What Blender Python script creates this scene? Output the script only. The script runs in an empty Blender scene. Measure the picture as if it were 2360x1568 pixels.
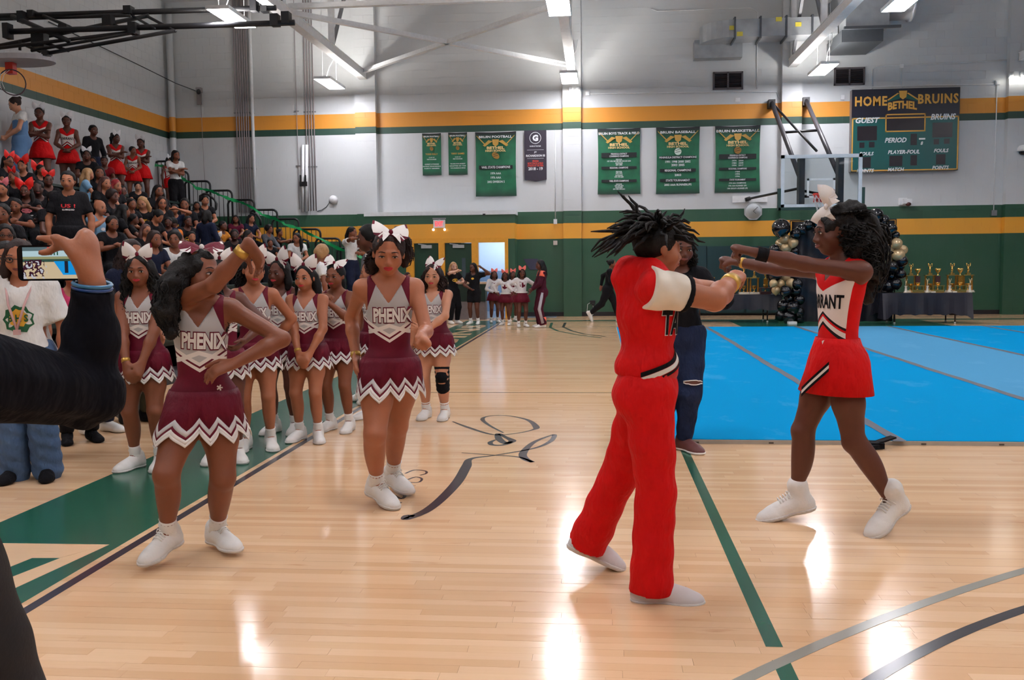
import bpy, bmesh, math, random
import numpy as np
from mathutils import Vector, Matrix
from mathutils.bvhtree import BVHTree
random.seed(7)
rng = np.random.default_rng(7)
SC = bpy.context.scene
C = SC.collection
pi = math.pi

# ---------------------------------------------------------------- camera, view, light of the place
CAMH = 1.36
F_PX, YAW, PITCH, ROLL = 2172.5, -0.0926107511, -0.0800245512, -0.00991520762
def _basis():
    cy, sy = math.cos(YAW), math.sin(YAW); cp, sp = math.cos(PITCH), math.sin(PITCH)
    fwd = np.array([sy*cp, cy*cp, sp]); right = np.array([cy, -sy, 0.0]); up = np.cross(right, fwd)
    cr, sr = math.cos(ROLL), math.sin(ROLL)
    return cr*right+sr*up, -sr*right+cr*up, fwd
CR, CU, CF = _basis()
cam_d = bpy.data.cameras.new('camera'); cam = bpy.data.objects.new('camera', cam_d); C.objects.link(cam)
cam_d.sensor_width = 36.0; cam_d.lens = F_PX/2360*36.0; cam_d.clip_start = 0.05; cam_d.clip_end = 200
M = Matrix(((CR[0], CU[0], -CF[0], 0), (CR[1], CU[1], -CF[1], 0), (CR[2], CU[2], -CF[2], CAMH), (0, 0, 0, 1)))
cam.matrix_world = M
SC.camera = cam
SC.view_settings.view_transform = 'Standard'; SC.view_settings.look = 'None'
SC.view_settings.gamma = 1.0; SC.view_settings.use_curve_mapping = False
SC.view_settings.exposure = 0.05
LAMP_L, UP = 62.0, 1.5         # radiance of the gym's LED panels, share for uplights added to brighten upper walls
world = bpy.data.worlds.new('hall_air'); SC.world = world; world.use_nodes = True
world.node_tree.nodes['Background'].inputs[0].default_value = (0.6, 0.68, 0.8, 1)
world.node_tree.nodes['Background'].inputs[1].default_value = 0.05

def ray(px, py):
    return CR*(px-1180.0)+CU*(784.0-py)+CF*F_PX
O3 = np.array([0, 0, CAMH])
def at_z(px, py, z=0.0):
    d = ray(px, py); return O3+d*((z-CAMH)/d[2])
def at_y(px, py, Y):
    d = ray(px, py); return O3+d*(Y/d[1])
def at_x(px, py, X):
    d = ray(px, py); return O3+d*(X/d[0])
YW, XL, XR, YR, ZC = 24.6, -11.42, 21.8, -5.5, 8.35

# ---------------------------------------------------------------- materials
def lin(c):
    return tuple(((v/255.0)/12.92 if v/255.0 <= .04045 else ((v/255.0+.055)/1.055)**2.4) for v in c)
class NT:
    """small expression builder on a material's node tree"""
    def __init__(s, mat): s.t = mat.node_tree; s.n = s.t.nodes; s.l = s.t.links
    def node(s, typ, **kw):
        n = s.n.new(typ)
        for k, v in kw.items(): setattr(n, k, v)
        return n
    def put(s, sock, v):
        if isinstance(v, bpy.types.NodeSocket): s.l.new(v, sock)
        else: sock.default_value = v
    def m(s, op, a, b=0.0, c=None):
        n = s.node('ShaderNodeMath', operation=op); s.put(n.inputs[0], a); s.put(n.inputs[1], b)
        if c is not None: s.put(n.inputs[2], c)
        return n.outputs[0]
    def mix(s, f, a, b):
        n = s.node('ShaderNodeMix', data_type='RGBA'); s.put(n.inputs[0], f)
        for i, v in ((6, a), (7, b)):
            s.put(n.inputs[i], v if isinstance(v, bpy.types.NodeSocket) else (*v[:3], 1))
        return n.outputs[2]
    def noise(s, scale, vec=None, detail=3.0, rough=.5, stretch=None):
        n = s.node('ShaderNodeTexNoise'); n.inputs['Scale'].default_value = scale
        n.inputs['Detail'].default_value = detail; n.inputs['Roughness'].default_value = rough
        if vec is None: vec = s.node('ShaderNodeTexCoord').outputs['Object']
        if stretch:
            mp = s.node('ShaderNodeMapping'); mp.inputs['Scale'].default_value = stretch; s.l.new(vec, mp.inputs[0]); vec = mp.outputs[0]
        s.l.new(vec, n.inputs['Vector']); return n.outputs['Fac']
    def bsdf(s): return s.n['Principled BSDF']
    def bump(s, h, strength, dist=.01):
        b = s.node('ShaderNodeBump'); b.inputs['Strength'].default_value = strength; b.inputs['Distance'].default_value = dist
        s.l.new(h, b.inputs['Height']); s.l.new(b.outputs[0], s.bsdf().inputs['Normal'])
def base_mat(name, rough=.6, metal=0.0, spec=.5, coat=0.0):
    m = bpy.data.materials.new(name); m.use_nodes = True
    b = m.node_tree.nodes['Principled BSDF']; b.inputs['Roughness'].default_value = rough; b.inputs['Metallic'].default_value = metal
    b.inputs['Specular IOR Level'].default_value = spec; b.inputs['Coat Weight'].default_value = coat
    return m, NT(m)
_MC = {}
def mat(name, c, rough=.6, metal=0.0, spec=.5, var=.12, scale=14.0, bump=0.0, bscale=None, coat=0.0, sheen=0.0, wrinkle=0.0, wscale=9.0):
    """plain procedural material: colour with slight noise variation and fine relief"""
    if name in _MC: return _MC[name]
    m, t = base_mat(name, rough, metal, spec, coat)
    c = lin(c); f = t.noise(scale)
    t.put(t.bsdf().inputs['Base Color'], t.mix(f, tuple(v*(1-var) for v in c), tuple(min(1, v*(1+var)) for v in c)))
    if wrinkle:
        w = t.noise(wscale, detail=3, rough=.55, stretch=(1.6, 1.6, .8)); f2 = t.noise(bscale or 120, detail=3)
        t.bump(t.m('ADD', t.m('MULTIPLY', w, 1.0), t.m('MULTIPLY', f2, .008)), wrinkle, .05)
    elif bump: t.bump(t.noise(bscale or scale*6, detail=4), bump)
    if sheen: t.bsdf().inputs['Sheen Weight'].default_value = sheen
    _MC[name] = m; return m
def skin(name, c):
    if name in _MC: return _MC[name]
    m, t = base_mat(name, .48, 0, .42)
    c = lin(c); f = t.noise(9)
    col = t.mix(f, tuple(v*.84 for v in c), tuple(min(1, v*1.14) for v in c))
    t.put(t.bsdf().inputs['Base Color'], col)
    t.bsdf().inputs['Subsurface Weight'].default_value = .06
    t.bsdf().inputs['Subsurface Radius'].default_value = (.012, .005, .003)
    t.bump(t.noise(160), .06); _MC[name] = m; return m
def emit(name, c, s):
    if name in _MC: return _MC[name]
    m, t = base_mat(name); b = t.bsdf(); b.inputs['Base Color'].default_value = (*lin(c), 1)
    b.inputs['Emission Color'].default_value = (*lin(c), 1); b.inputs['Emission Strength'].default_value = s
    _MC[name] = m; return m
def glass(name, c=(235, 245, 248), rough=.02, alpha=None):
    if name in _MC: return _MC[name]
    m, t = base_mat(name, rough); b = t.bsdf(); b.inputs['Base Color'].default_value = (*lin(c), 1)
    b.inputs['Transmission Weight'].default_value = 1.0; b.inputs['IOR'].default_value = 1.1
    _MC[name] = m; return m

# ---------------------------------------------------------------- mesh helpers
def link(o, parent=None):
    C.objects.link(o)
    if parent is not None: o.parent = parent
    return o
def meshify(name, V, Fq, mats, parent=None, smooth=False, midx=None, T=None, loc=None):
    """fast mesh from numpy arrays; Fq = quads (n,4) or list of mixed polygons"""
    me = bpy.data.meshes.new(name)
    V = np.asarray(V, np.float32)
    if isinstance(Fq, np.ndarray):
        nf, k = Fq.shape; tot = np.full(nf, k, np.int32); idx = Fq.astype(np.int32).ravel()
    else:
        tot = np.array([len(f) for f in Fq], np.int32); idx = np.array([i for f in Fq for i in f], np.int32); nf = len(Fq)
    me.vertices.add(len(V)); me.vertices.foreach_set('co', V.ravel())
    me.loops.add(len(idx)); me.loops.foreach_set('vertex_index', idx)
    me.polygons.add(nf); me.polygons.foreach_set('loop_start', np.r_[0, np.cumsum(tot)[:-1]].astype(np.int32)); me.polygons.foreach_set('loop_total', tot)
    if not isinstance(mats, (list, tuple)): mats = [mats]
    for m in mats: me.materials.append(m)
    if midx is not None: me.polygons.foreach_set('material_index', np.asarray(midx, np.int32))
    me.update(calc_edges=True)
    if smooth is not False:
        s = np.full(nf, True) if smooth is True else np.asarray(smooth, bool)
        me.polygons.foreach_set('use_smooth', s)
    o = bpy.data.objects.new(name, me)
    if loc is not None: o.location = loc
    return link(o, parent)
def frame_of(d, hint=(0, 0, 1)):
    d = np.asarray(d, float); d = d/(np.linalg.norm(d)+1e-12); h = np.asarray(hint, float)
    if abs(d@h) > .97*np.linalg.norm(h): h = np.array([0, 1., 0]) if abs(d[1]) < .9 else np.array([1., 0, 0])
    a = np.cross(h, d); a /= np.linalg.norm(a); return a, np.cross(d, a), d
class MB:
    def __init__(s): s.v = []; s.f = []; s.mi = []; s.sm = []
    def add(s, V, F, mi=0, sm=False):
        o = len(s.v); s.v.extend([tuple(map(float, p)) for p in V]); s.f.extend([tuple(i+o for i in f) for f in F])
        s.mi += [mi]*len(F); s.sm += [sm]*len(F)
    def box(s, x0, x1, y0, y1, z0, z1, mi=0):
        s.add([(x0, y0, z0), (x1, y0, z0), (x1, y1, z0), (x0, y1, z0), (x0, y0, z1), (x1, y0, z1), (x1, y1, z1), (x0, y1, z1)],
              [(0, 3, 2, 1), (4, 5, 6, 7), (0, 1, 5, 4), (1, 2, 6, 5), (2, 3, 7, 6), (3, 0, 4, 7)], mi)
    def beam(s, a, b, w, h, mi=0, hint=(0, 0, 1)):
        a = np.asarray(a, float); b = np.asarray(b, float); x, y, d = frame_of(b-a, hint)
        V = [p+x*i*w/2+y*j*h/2 for p in (a, b) for i, j in ((-1, -1), (1, -1), (1, 1), (-1, 1))]
        s.add(V, [(3, 2, 1, 0), (4, 5, 6, 7), (0, 1, 5, 4), (1, 2, 6, 5), (2, 3, 7, 6), (3, 0, 4, 7)], mi)
    def tube(s, pts, r, n=8, mi=0, cap=True, closed=False, sm=True, hint=(0, 0, 1)):
        P = [np.asarray(p, float) for p in pts]; m = len(P); R = r if hasattr(r, '__len__') else [r]*m
        V = []; px = None
        for i, p in enumerate(P):
            d = (P[(i+1) % m]-P[i-1]) if closed else (P[min(i+1, m-1)]-P[max(i-1, 0)])
            if px is None: x, y, d = frame_of(d, hint)
            else:
                d = d/(np.linalg.norm(d)+1e-12); x = px-d*(px@d); x /= np.linalg.norm(x)+1e-12; y = np.cross(d, x)
            px = x
            for k in range(n):
                t = 2*pi*k/n; V.append(p+(x*math.cos(t)+y*math.sin(t))*R[i])
        F = []
        for i in range(m if closed else m-1):
            j = (i+1) % m
            for k in range(n): F.append((i*n+k, i*n+(k+1) % n, j*n+(k+1) % n, j*n+k))
        if cap and not closed: F += [tuple(range(n-1, -1, -1)), tuple(range((m-1)*n, m*n))]
        s.add(V, F, mi, sm)
    def ball(s, c, r, R=None, nu=12, nv=8, mi=0, sm=True):
        r = np.array([r]*3 if not hasattr(r, '__len__') else r, float); c = np.asarray(c, float)
        V = [(0, 0, 1.)]+[(math.sin(pi*j/nv)*math.cos(2*pi*i/nu), math.sin(pi*j/nv)*math.sin(2*pi*i/nu), math.cos(pi*j/nv)) for j in range(1, nv) for i in range(nu)]+[(0, 0, -1.)]
        V = np.array(V)*r
        if R is not None: V = V@np.asarray(R)
        F = [(0, 1+i, 1+(i+1) % nu) for i in range(nu)]
        for j in range(nv-2):
            for i in range(nu): F.append((1+j*nu+i, 1+(j+1)*nu+i, 1+(j+1)*nu+(i+1) % nu, 1+j*nu+(i+1) % nu))
        l = 1+(nv-1)*nu; F += [(l, l-nu+(i+1) % nu, l-nu+i) for i in range(nu)]
        s.add(V+c, F, mi, sm)
    def lathe(s, prof, c=(0, 0, 0), n=16, mi=0, sm=True, ax=None):
        """prof: list of (radius, height)"""
        c = np.asarray(c, float); X, Y, Z = ax if ax is not None else (np.array([1., 0, 0]), np.array([0, 1., 0]), np.array([0, 0, 1.]))
        V = [c+(X*math.cos(2*pi*k/n)+Y*math.sin(2*pi*k/n))*r+Z*h for r, h in prof for k in range(n)]
        F = [(i*n+k, i*n+(k+1) % n, (i+1)*n+(k+1) % n, (i+1)*n+k) for i in range(len(prof)-1) for k in range(n)]
        F += [tuple(range(n-1, -1, -1)), tuple(range((len(prof)-1)*n, len(prof)*n))]
        s.add(V, F, mi, sm)
    def prism(s, poly, ext, mi=0):
        P = [np.asarray(p, float) for p in poly]; e = np.asarray(ext, float); n = len(P)
        s.add(P+[p+e for p in P], [tuple(range(n-1, -1, -1)), tuple(range(n, 2*n))]+[(i, (i+1) % n, n+(i+1) % n, n+i) for i in range(n)], mi)
    def build(s, name, mats, parent=None, loc=None):
        return meshify(name, s.v, s.f, mats, parent, np.array(s.sm, bool), s.mi, loc=loc)
def tag(o, label=None, cat=None, group=None, kind=None):
    if label: o['label'] = label
    if cat: o['category'] = cat
    if group: o['group'] = group
    if kind: o['kind'] = kind
    return o
def empty(name, loc=(0, 0, 0), label=None, cat=None, group=None, kind=None):
    o = bpy.data.objects.new(name, None); o.location = loc; o.empty_display_size = .1; C.objects.link(o)
    return tag(o, label, cat, group, kind)
# lettering from Blender's built-in font, as flat meshes
_TX = {}
def text_mesh(s, bold=.0, shear=0.0, spacing=1.0):
    k = (s, bold, shear, spacing)
    if k in _TX: return _TX[k]
    cu = bpy.data.curves.new('t', 'FONT'); cu.body = s; cu.offset = bold; cu.shear = shear; cu.space_character = spacing; cu.resolution_u = 2
    o = bpy.data.objects.new('t', cu); C.objects.link(o)
    me = bpy.data.meshes.new_from_object(o.evaluated_get(bpy.context.evaluated_depsgraph_get()))
    V = np.array([v.co[:2] for v in me.vertices]); Fs = [tuple(p.vertices) for p in me.polygons]
    bpy.data.objects.remove(o); bpy.data.meshes.remove(me); bpy.data.curves.remove(cu)
    lo, hi = V.min(0), V.max(0); V = (V-(lo+hi)/2); _TX[k] = (V, Fs, hi-lo); return _TX[k]
def text_into(mb, s, c, xd, yd, h, w=None, bold=.02, shear=0.0, mi=0, arc=0.0, lift=None, spacing=1.0):
    """letters of height h (and width w if given) centred on c in the plane xd, yd"""
    V, Fs, sz = text_mesh(s, bold, shear, spacing); k = h/sz[1]; kx = k if w is None else w/sz[0]
    c = np.asarray(c, float); xd = np.asarray(xd, float); yd = np.asarray(yd, float); n = np.cross(xd, yd)
    mb.add([c+xd*(v[0]*kx)+yd*(v[1]*k-arc*(v[0]*kx)**2) for v in V], Fs, mi)
    return sz[0]*kx
# ---------------------------------------------------------------- palette
WHITE = (208, 211, 213); GREEN = (25, 80, 54); YEL = (238, 168, 44)
M_black = mat('black_paint', (20, 20, 24), .45)
M_steel = mat('grey_steel', (150, 152, 156), .35, .8)
M_galv = mat('galvanised_sheet', (160, 164, 168), .36, .35, var=.25, scale=5)
M_beam = mat('white_beam_paint', (236, 238, 240), .5)
M_wht = mat('white_plastic', (226, 228, 230), .45)
M_dkgrn = mat('dark_green_paint', (20, 62, 44), .4)
M_gold = mat('gold_plate', (222, 178, 96), .22, .9, var=.2)
M_cloth = mat('black_plastic_cloth', (34, 32, 42), .38, var=.2, bump=.3, bscale=9)
M_black_cloth = mat('black_cloth', (16, 16, 21), .85, 0, .2, var=.2, wrinkle=.5)
M_txt = mat('white_print', (226, 230, 232), .5, var=.03)
M_gold_txt = mat('gold_print', (214, 160, 70), .5, var=.06)
M_grn_print = mat('green_print', (16, 88, 60), .5, var=.2, scale=3)
M_dark_print = mat('dark_print', (14, 22, 24), .5)
M_red_txt = mat('red_print', (205, 60, 45), .5)

def wz(px, py): return at_y(px, py, YW)[2]
ZB = dict(y1=wz(1400, 247.5), g1=wz(1400, 281.4), w1=wz(1400, 297), g2=wz(1354, 486.4), y2=wz(1300, 515.2), g3=wz(1300, 550.5))
def wall_paint():
    m, t = base_mat('painted_block', .42)
    g = t.node('ShaderNodeNewGeometry'); sx = t.node('ShaderNodeSeparateXYZ'); t.l.new(g.outputs['Position'], sx.inputs[0]); z = sx.outputs[2]
    w, gr, ye = lin(WHITE), lin(GREEN), lin(YEL)
    c = t.mix(t.m('GREATER_THAN', z, ZB['g3']), gr, ye)
    c = t.mix(t.m('GREATER_THAN', z, ZB['y2']), c, gr)
    c = t.mix(t.m('GREATER_THAN', z, ZB['g2']), c, w)
    c = t.mix(t.m('GREATER_THAN', z, ZB['w1']), c, lin((24, 66, 52)))
    c = t.mix(t.m('GREATER_THAN', z, ZB['g1']), c, lin((226, 150, 44)))  # upper band: the same yellow made darker, dimmer light put into the colour
    c = t.mix(t.m('GREATER_THAN', z, ZB['y1']), c, w)
    n = t.noise(1.3, g.outputs['Position'], 4)
    c = t.mix(t.m('MULTIPLY', n, .16), c, (.2, .2, .2))
    t.put(t.bsdf().inputs['Base Color'], c); t.bump(t.noise(70, g.outputs['Position']), .12, .004)
    return m
M_wall = wall_paint()
M_mortar = M_wall

# ---------------------------------------------------------------- room shell
def struct(o): o['kind'] = 'structure'; return o
def blocks_mb(mb, u0, u1, z0, z1, y, n_off=0, axis='x', face=-1, gap=.004, holes=()):
    """courses of 0.4 x 0.2 m blocks, running bond, front faces at y"""
    rows = int(round((z1-z0)/.2))
    for r in range(rows):
        za, zb = z0+r*.2, min(z1, z0+(r+1)*.2); u = u0-(.2 if (r+n_off) % 2 else 0)
        while u < u1-.01:
            a, b = max(u, u0)+gap/2, min(u+.4, u1)-gap/2; u += .4
            if b-a < .02 or any(a < h[1] and b > h[0] and za < h[3]-.02 and zb > h[2] for h in holes): continue
            if axis == 'x': mb.box(a, b, y, y+.03, za+gap/2, zb-gap/2)
            else: mb.box(y-.03, y, a, b, za+gap/2, zb-gap/2)
XB0, XB1 = at_y(843, 600, 23.9)[0], at_y(1187, 600, 23.9)[0]      # the entrance bay stands forward of the back wall
YB = 23.9; ZBAY = at_y(1100, 486, YB)[2]
wb = MB(); wb.box(XL-.3, XB0, YW+.004, YW+.3, 0, ZC); wb.box(XB1, XR+.3, YW+.004, YW+.3, 0, ZC); wb.box(XB0, XB1, YW+.004, YW+.3, ZBAY-.1, ZC)
wall_back = struct(wb.build('wall_back', M_mortar))
s = MB(); blocks_mb(s, XL, XB1, ZBAY if False else 2.4, 8.4, YW); blocks_mb(s, XL, XB0, 0, 2.4, YW)
blocks_mb(s, XB1, XR, 1.8, 8.4, YW); blocks_mb(s, 11.2, XR, 0, 1.8, YW)
tag(s.build('block_courses', M_wall, wall_back), kind='stuff')
_bm = {}
for r in range(9):                                     # single blocks of the green dado, the part of the wall whose joints show
    u = XB1-(.2 if r % 2 else 0)
    while u < 11.19:
        a, b = max(u, XB1), min(u+.4, 11.2); u += .4
        if b-a < .05: continue
        w = round(b-a, 2)
        if w not in _bm:
            q = MB(); q.box(.003, w-.004, 0, .03, .003, .197); o = q.build('block', M_wall, wall_back); _bm[w] = o.data
        else: o = link(bpy.data.objects.new('block', _bm[w]), wall_back)
        o.location = (a, YW+random.uniform(-.0015, .0015), r*.2)
def pilaster(px0, px1, n, proud=.18, z0=0.0):
    x0, x1 = at_y(px0, 400, YW)[0], at_y(px1, 400, YW)[0]
    q = MB(); q.box(x0+.004, x1-.004, YW-proud+.006, YW+.02, z0, ZC-.01); r = int((ZC-z0)/.2)
    for k in range(r):
        if k % 2: q.box(x0, x1, YW-proud, YW, z0+k*.2+.003, z0+(k+1)*.2-.003)
        else:
            m = (x0+x1)/2; q.box(x0, m-.003, YW-proud, YW, z0+k*.2+.003, z0+(k+1)*.2-.003); q.box(m+.003, x1, YW-proud, YW, z0+k*.2+.003, z0+(k+1)*.2-.003)
    struct(q.build('trim_%d' % n, M_wall))
pilaster(825, 872, 1); pilaster(1298, 1340, 2); pilaster(1797, 1843, 3); pilaster(2312, 2362, 4)
# entrance bay with three door openings
q = MB()
xj = [at_y(p, 640, YB)[0] for p in (937, 955, 1012, 1026, 1088, 1103, 1164, 1172)]
zd = at_y(1050, 560, YB)[2]
q.box(XB0, xj[0], YB, YW+.1, 0, ZBAY-.1); q.box(xj[7], XB1, YB, YW+.1, 0, ZBAY-.1); q.box(xj[0], xj[7], YB, YW+.1, zd+.06, ZBAY-.1)
bay = struct(q.build('wall_entrance', M_wall))
q = MB(); q.box(XB0-.02, XB1+.02, YB-.02, YW+.1, ZBAY-.1, ZBAY); struct(q.build('trim_5', mat('white_cap', (222, 226, 229), .5)))
M_frame = mat('yellow_frame', (226, 160, 48), .4)
q = MB()
for a, b in ((0, 1), (2, 3), (4, 5), (6, 7)): q.box(xj[a], xj[b], YB-.03, YB+.15, 0, zd)
q.box(xj[0], xj[7], YB-.03, YB+.15, zd, max(zd+.07, ZB['g3']+.03)); struct(q.build('trim_6', M_frame))
for n, (a, b) in enumerate(((1, 2), (3, 4))):
    d = struct(empty('door_%d' % (n+1), (xj[a], YB+.05, 0))); w = xj[b]-xj[a]
    q = MB(); q.box(.005, w-.005, 0, .045, .01, zd-.01); q.build('leaf', M_dkgrn, d)
    q = MB(); q.box(w*.62, w*.76, -.008, .002, zd*.52, zd*.80); q.build('pane', mat('dark_pane', (70, 84, 92), .12), d)
    q = MB(); q.box(w*.3, w*.72, -.07, .0, zd-.13, zd-.05); q.beam((w*.5, -.03, zd-.05), (w*.2, -.12, zd-.02), .02, .02); q.build('door_closer', mat('closer_grey', (176, 180, 182), .4, .3), d)
    q = MB(); q.box(.08, w-.08, -.06, -.02, .95, 1.0); q.box(.08, .14, -.03, .0, .93, 1.02); q.box(w-.14, w-.08, -.03, .0, .93, 1.02); q.build('push_bar', M_steel, d)
# lit hall behind the third, open bay
q = MB(); hx0, hx1 = xj[4]-.3, xj[7]+1.2
q.box(hx0, hx1, 27.4, 27.5, 0, 2.9); q.box(hx0-.1, hx0, YW+.2, 27.5, 0, 2.9); q.box(hx1, hx1+.1, YW+.2, 27.5, 0, 2.9); q.box(hx0, hx1, YW+.2, 27.5, 2.9, 3.0)
q.box(xj[7], xj[7]+.05, YW, YW+.3, 0, zd); q.box(xj[4]-.05, xj[4], YW, YW+.3, 0, zd)
def hall_paint():
    m, t = base_mat('hall_paint', .5); g = t.node('ShaderNodeNewGeometry'); sx = t.node('ShaderNodeSeparateXYZ'); t.l.new(g.outputs['Position'], sx.inputs[0])
    c = t.mix(t.m('GREATER_THAN', sx.outputs[2], 1.18), lin((120, 140, 164)), lin((214, 226, 238)))
    t.put(t.bsdf().inputs['Base Color'], t.mix(t.m('MULTIPLY', t.noise(2), .1), c, (.3, .3, .3))); return m
struct(q.build('wall_hall', hall_paint()))
q = MB(); q.box(hx0, hx1, YB, 27.5, -.05, 0.002); struct(q.build('floor_hall', mat('grey_vinyl', (120, 130, 140), .3)))
hl = empty('ceiling_light', ((hx0+hx1)/2, 26.2, 2.86), 'white panel light in the hall beyond the open entrance door', 'light')
q = MB(); q.box(-.35, .35, -.5, .5, 0, .04); q.build('housing', M_wht, hl)
q = MB(); q.box(-.32, .32, -.47, .47, -.012, 0); q.build('diffuser', emit('hall_panel', (225, 238, 255), 34), hl)
# other walls, ceiling
q = MB(); q.box(XL-.3, XL-.003, YR, YW+.3, 0, ZC); wl = struct(q.build('wall_left', M_mortar))
s = MB(); blocks_mb(s, 12.0, YW, 2.2, 8.4, XL, axis='y'); tag(s.build('block_courses', M_wall, wl), kind='stuff')
q = MB(); q.box(XL-.006, XL, YR, 12.0, 0, ZC); q.build('plain_wall_face', M_wall, wl)
q = MB(); q.box(XR, XR+.3, YR, YW+.3, 0, ZC); struct(q.build('wall_right', M_wall))
q = MB(); q.box(XL-.3, XR+.3, YR-.3, YR, 0, ZC); struct(q.build('wall_rear', M_wall))
q = MB(); q.box(XL-.3, XR+.3, YR-.3, YW+.3, ZC, ZC+.2)
for k in range(40): q.box(XL, XR, YR+k*.75, YR+k*.75+.12, ZC-.05, ZC)
struct(q.build('ceiling', mat('ceiling_deck', (196, 194, 196), .6)))
q = MB(); q.box(XB1+.05, XR, YW-.03, YW+.01, 0, .11); struct(q.build('baseboard_back', mat('black_rubber', (20, 18, 24), .5)))
q = MB(); q.box(XB0-4, XB0, YW-.03, YW+.01, 0, .11); struct(q.build('baseboard_back_left', mat('black_rubber', (20, 18, 24), .5)))

# ---------------------------------------------------------------- floor: maple strips
def wood():
    m, t = base_mat('maple_strip', .2, 0, .5)
    oi = t.node('ShaderNodeObjectInfo'); at = t.node('ShaderNodeAttribute', attribute_name='tone')
    g = t.node('ShaderNodeNewGeometry')
    tone = t.m('ADD', at.outputs['Fac'], t.m('MULTIPLY', oi.outputs['Random'], t.m('LESS_THAN', at.outputs['Fac'], .001)))
    gr = t.noise(5, g.outputs['Position'], 5, .6, stretch=(1.0, 16, 16))
    f2 = t.noise(.55, g.outputs['Position'], 2, stretch=(.5, 1.2, 1))
    c = t.mix(tone, lin((222, 180, 138)), lin((240, 204, 165)))
    c = t.mix(t.m('MULTIPLY', gr, .3), c, lin((210, 160, 114)))
    kn = t.noise(1.4, g.outputs['Position'], 4, .62, stretch=(1.2, 9, 1)); kn = t.m('MULTIPLY', t.m('SUBTRACT', kn, .64), 6); kn = t.m('MINIMUM', t.m('MAXIMUM', kn, 0), .55)
    c = t.mix(kn, c, lin((190, 128, 84)))
    c = t.mix(t.m('MULTIPLY', f2, .2), c, lin((236, 200, 158)))
    t.put(t.bsdf().inputs['Base Color'], c)
    t.put(t.bsdf().inputs['Roughness'], t.m('ADD', .075, t.m('MULTIPLY', gr, .13)))
    t.bump(t.noise(2.5, g.outputs['Position'], 3, stretch=(.4, 12, 1)), .05, .006)
    return m
M_wood = wood()
q = MB(); q.box(XL, XR, YR, YW+.3, -.2, -.014); floor = struct(q.build('floor', mat('subfloor', (126, 84, 50), .7)))
PW = .057; LEN = [.38, .55, .72, .9, 1.15]; pd = {}
for L in LEN:
    q = MB(); q.box(.0004, L-.0004, .0003, PW-.0003, -.013, 0); pd[L] = q
NEAR0, NEAR1, made, pm = 2.85, 4.05, 0, {}
NR = int((NEAR1-NEAR0)/PW)
for r in range(NR):
    y = NEAR0+r*PW; x = -2.3-random.random()*.9
    while x < 2.6:
        L = random.choice(LEN)
        if L not in pm: o = pd[L].build('plank', M_wood, floor); pm[L] = o.data
        elif made < 290: o = link(bpy.data.objects.new('plank', pm[L]), floor)
        o.location = (x, y, random.uniform(-.0006, 0)); x += L; made += 1
_XE = {}
V = []; Fq = []; tones = []
def strips(x0, x1, y0, y1):
    y = y0
    while y < y1-1e-6:
        x = x0
        while x < x1:
            L = random.choice(LEN)*1.5; e = min(x+L, x1); a = len(V); t = .02+.98*random.random(); z = random.uniform(-.0005, 0)
            V.extend([(x+.0005, y+.0003, z), (e-.0005, y+.0003, z), (e-.0005, y+PW-.0003, z), (x+.0005, y+PW-.0003, z)]); Fq.append((a, a+1, a+2, a+3)); tones.extend([t]*4); x = e
        y += PW
strips(-11, 14, NEAR0+NR*PW, 24.7); strips(-5, -2.3, NEAR0, NEAR0+NR*PW-1e-4); strips(2.6, 8, NEAR0, NEAR0+NR*PW-1e-4); strips(-8, 10, YR, NEAR0)
fo = tag(meshify('plank_field', np.array(V), np.array(Fq), M_wood, floor), kind='stuff')
at = fo.data.attributes.new('tone', 'FLOAT', 'POINT'); at.data.foreach_set('value', np.array(tones, np.float32))

# painted markings: thin coats of floor paint, each mark a part of the floor
def floor_paint(name, c):
    return mat(name, c, .2, var=.1, scale=2.0)
M_fg = floor_paint('green_floor_paint', (34, 92, 72)); M_fk = floor_paint('navy_floor_paint', (46, 42, 54)); M_fgr = floor_paint('grey_floor_paint', (150, 148, 138))
M_fb = floor_paint('black_floor_paint', (54, 50, 54))
def mark(name, polys, m, z=.0006):
    q = MB()
    for P in polys: q.prism([(p[0], p[1], z*.2) for p in P], (0, 0, z*.8))
    return q.build(name, m, floor)
def rect(x0, x1, y0, y1): return [(x0, y0), (x1, y0), (x1, y1), (x0, y1)]
XS = -2.26; YBL = 22.35
mark('sideline', [rect(XS-.05, XS, YR+3.0, YBL)], M_fk)
mark('green_border', [rect(-3.22, XS-.09, 3.0, YBL+.4)], M_fg)
mark('green_baseline', [rect(XS-.09, 14, YBL, YBL+.42)], M_fg, .0007)
mark('key_paint', [rect(3.0, 7.3, 17.0, YBL)], M_fg, .0004)
mark('volleyball_line', [rect(.585, .645, YR+3, at_z(1822, 1524)[1]), rect(.585, .645, at_z(1800, 1492)[1], 7.2)], M_fg)
mark('attack_line', [rect(XS+.02, 9, 9.90, 9.925)], M_fb)
def arc(cx, cy, r, w, a0, a1, n=60):
    out = []
    for k in range(n):
        t0, t1 = a0+(a1-a0)*k/n, a0+(a1-a0)*(k+1)/n
        out.append([(cx+(r-w/2)*math.cos(t0), cy+(r-w/2)*math.sin(t0)), (cx+(r+w/2)*math.cos(t0), cy+(r+w/2)*math.sin(t0)), (cx+(r+w/2)*math.cos(t1), cy+(r+w/2)*math.sin(t1)), (cx+(r-w/2)*math.cos(t1), cy+(r-w/2)*math.sin(t1))])
    return out
def circ3(a, b, c):
    A = np.array([[b[0]-a[0], b[1]-a[1]], [c[0]-a[0], c[1]-a[1]]])*2; B = np.array([b[0]**2-a[0]**2+b[1]**2-a[1]**2, c[0]**2-a[0]**2+c[1]**2-a[1]**2])
    o = np.linalg.solve(A, B); return o[0], o[1], math.hypot(a[0]-o[0], a[1]-o[1])
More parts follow.
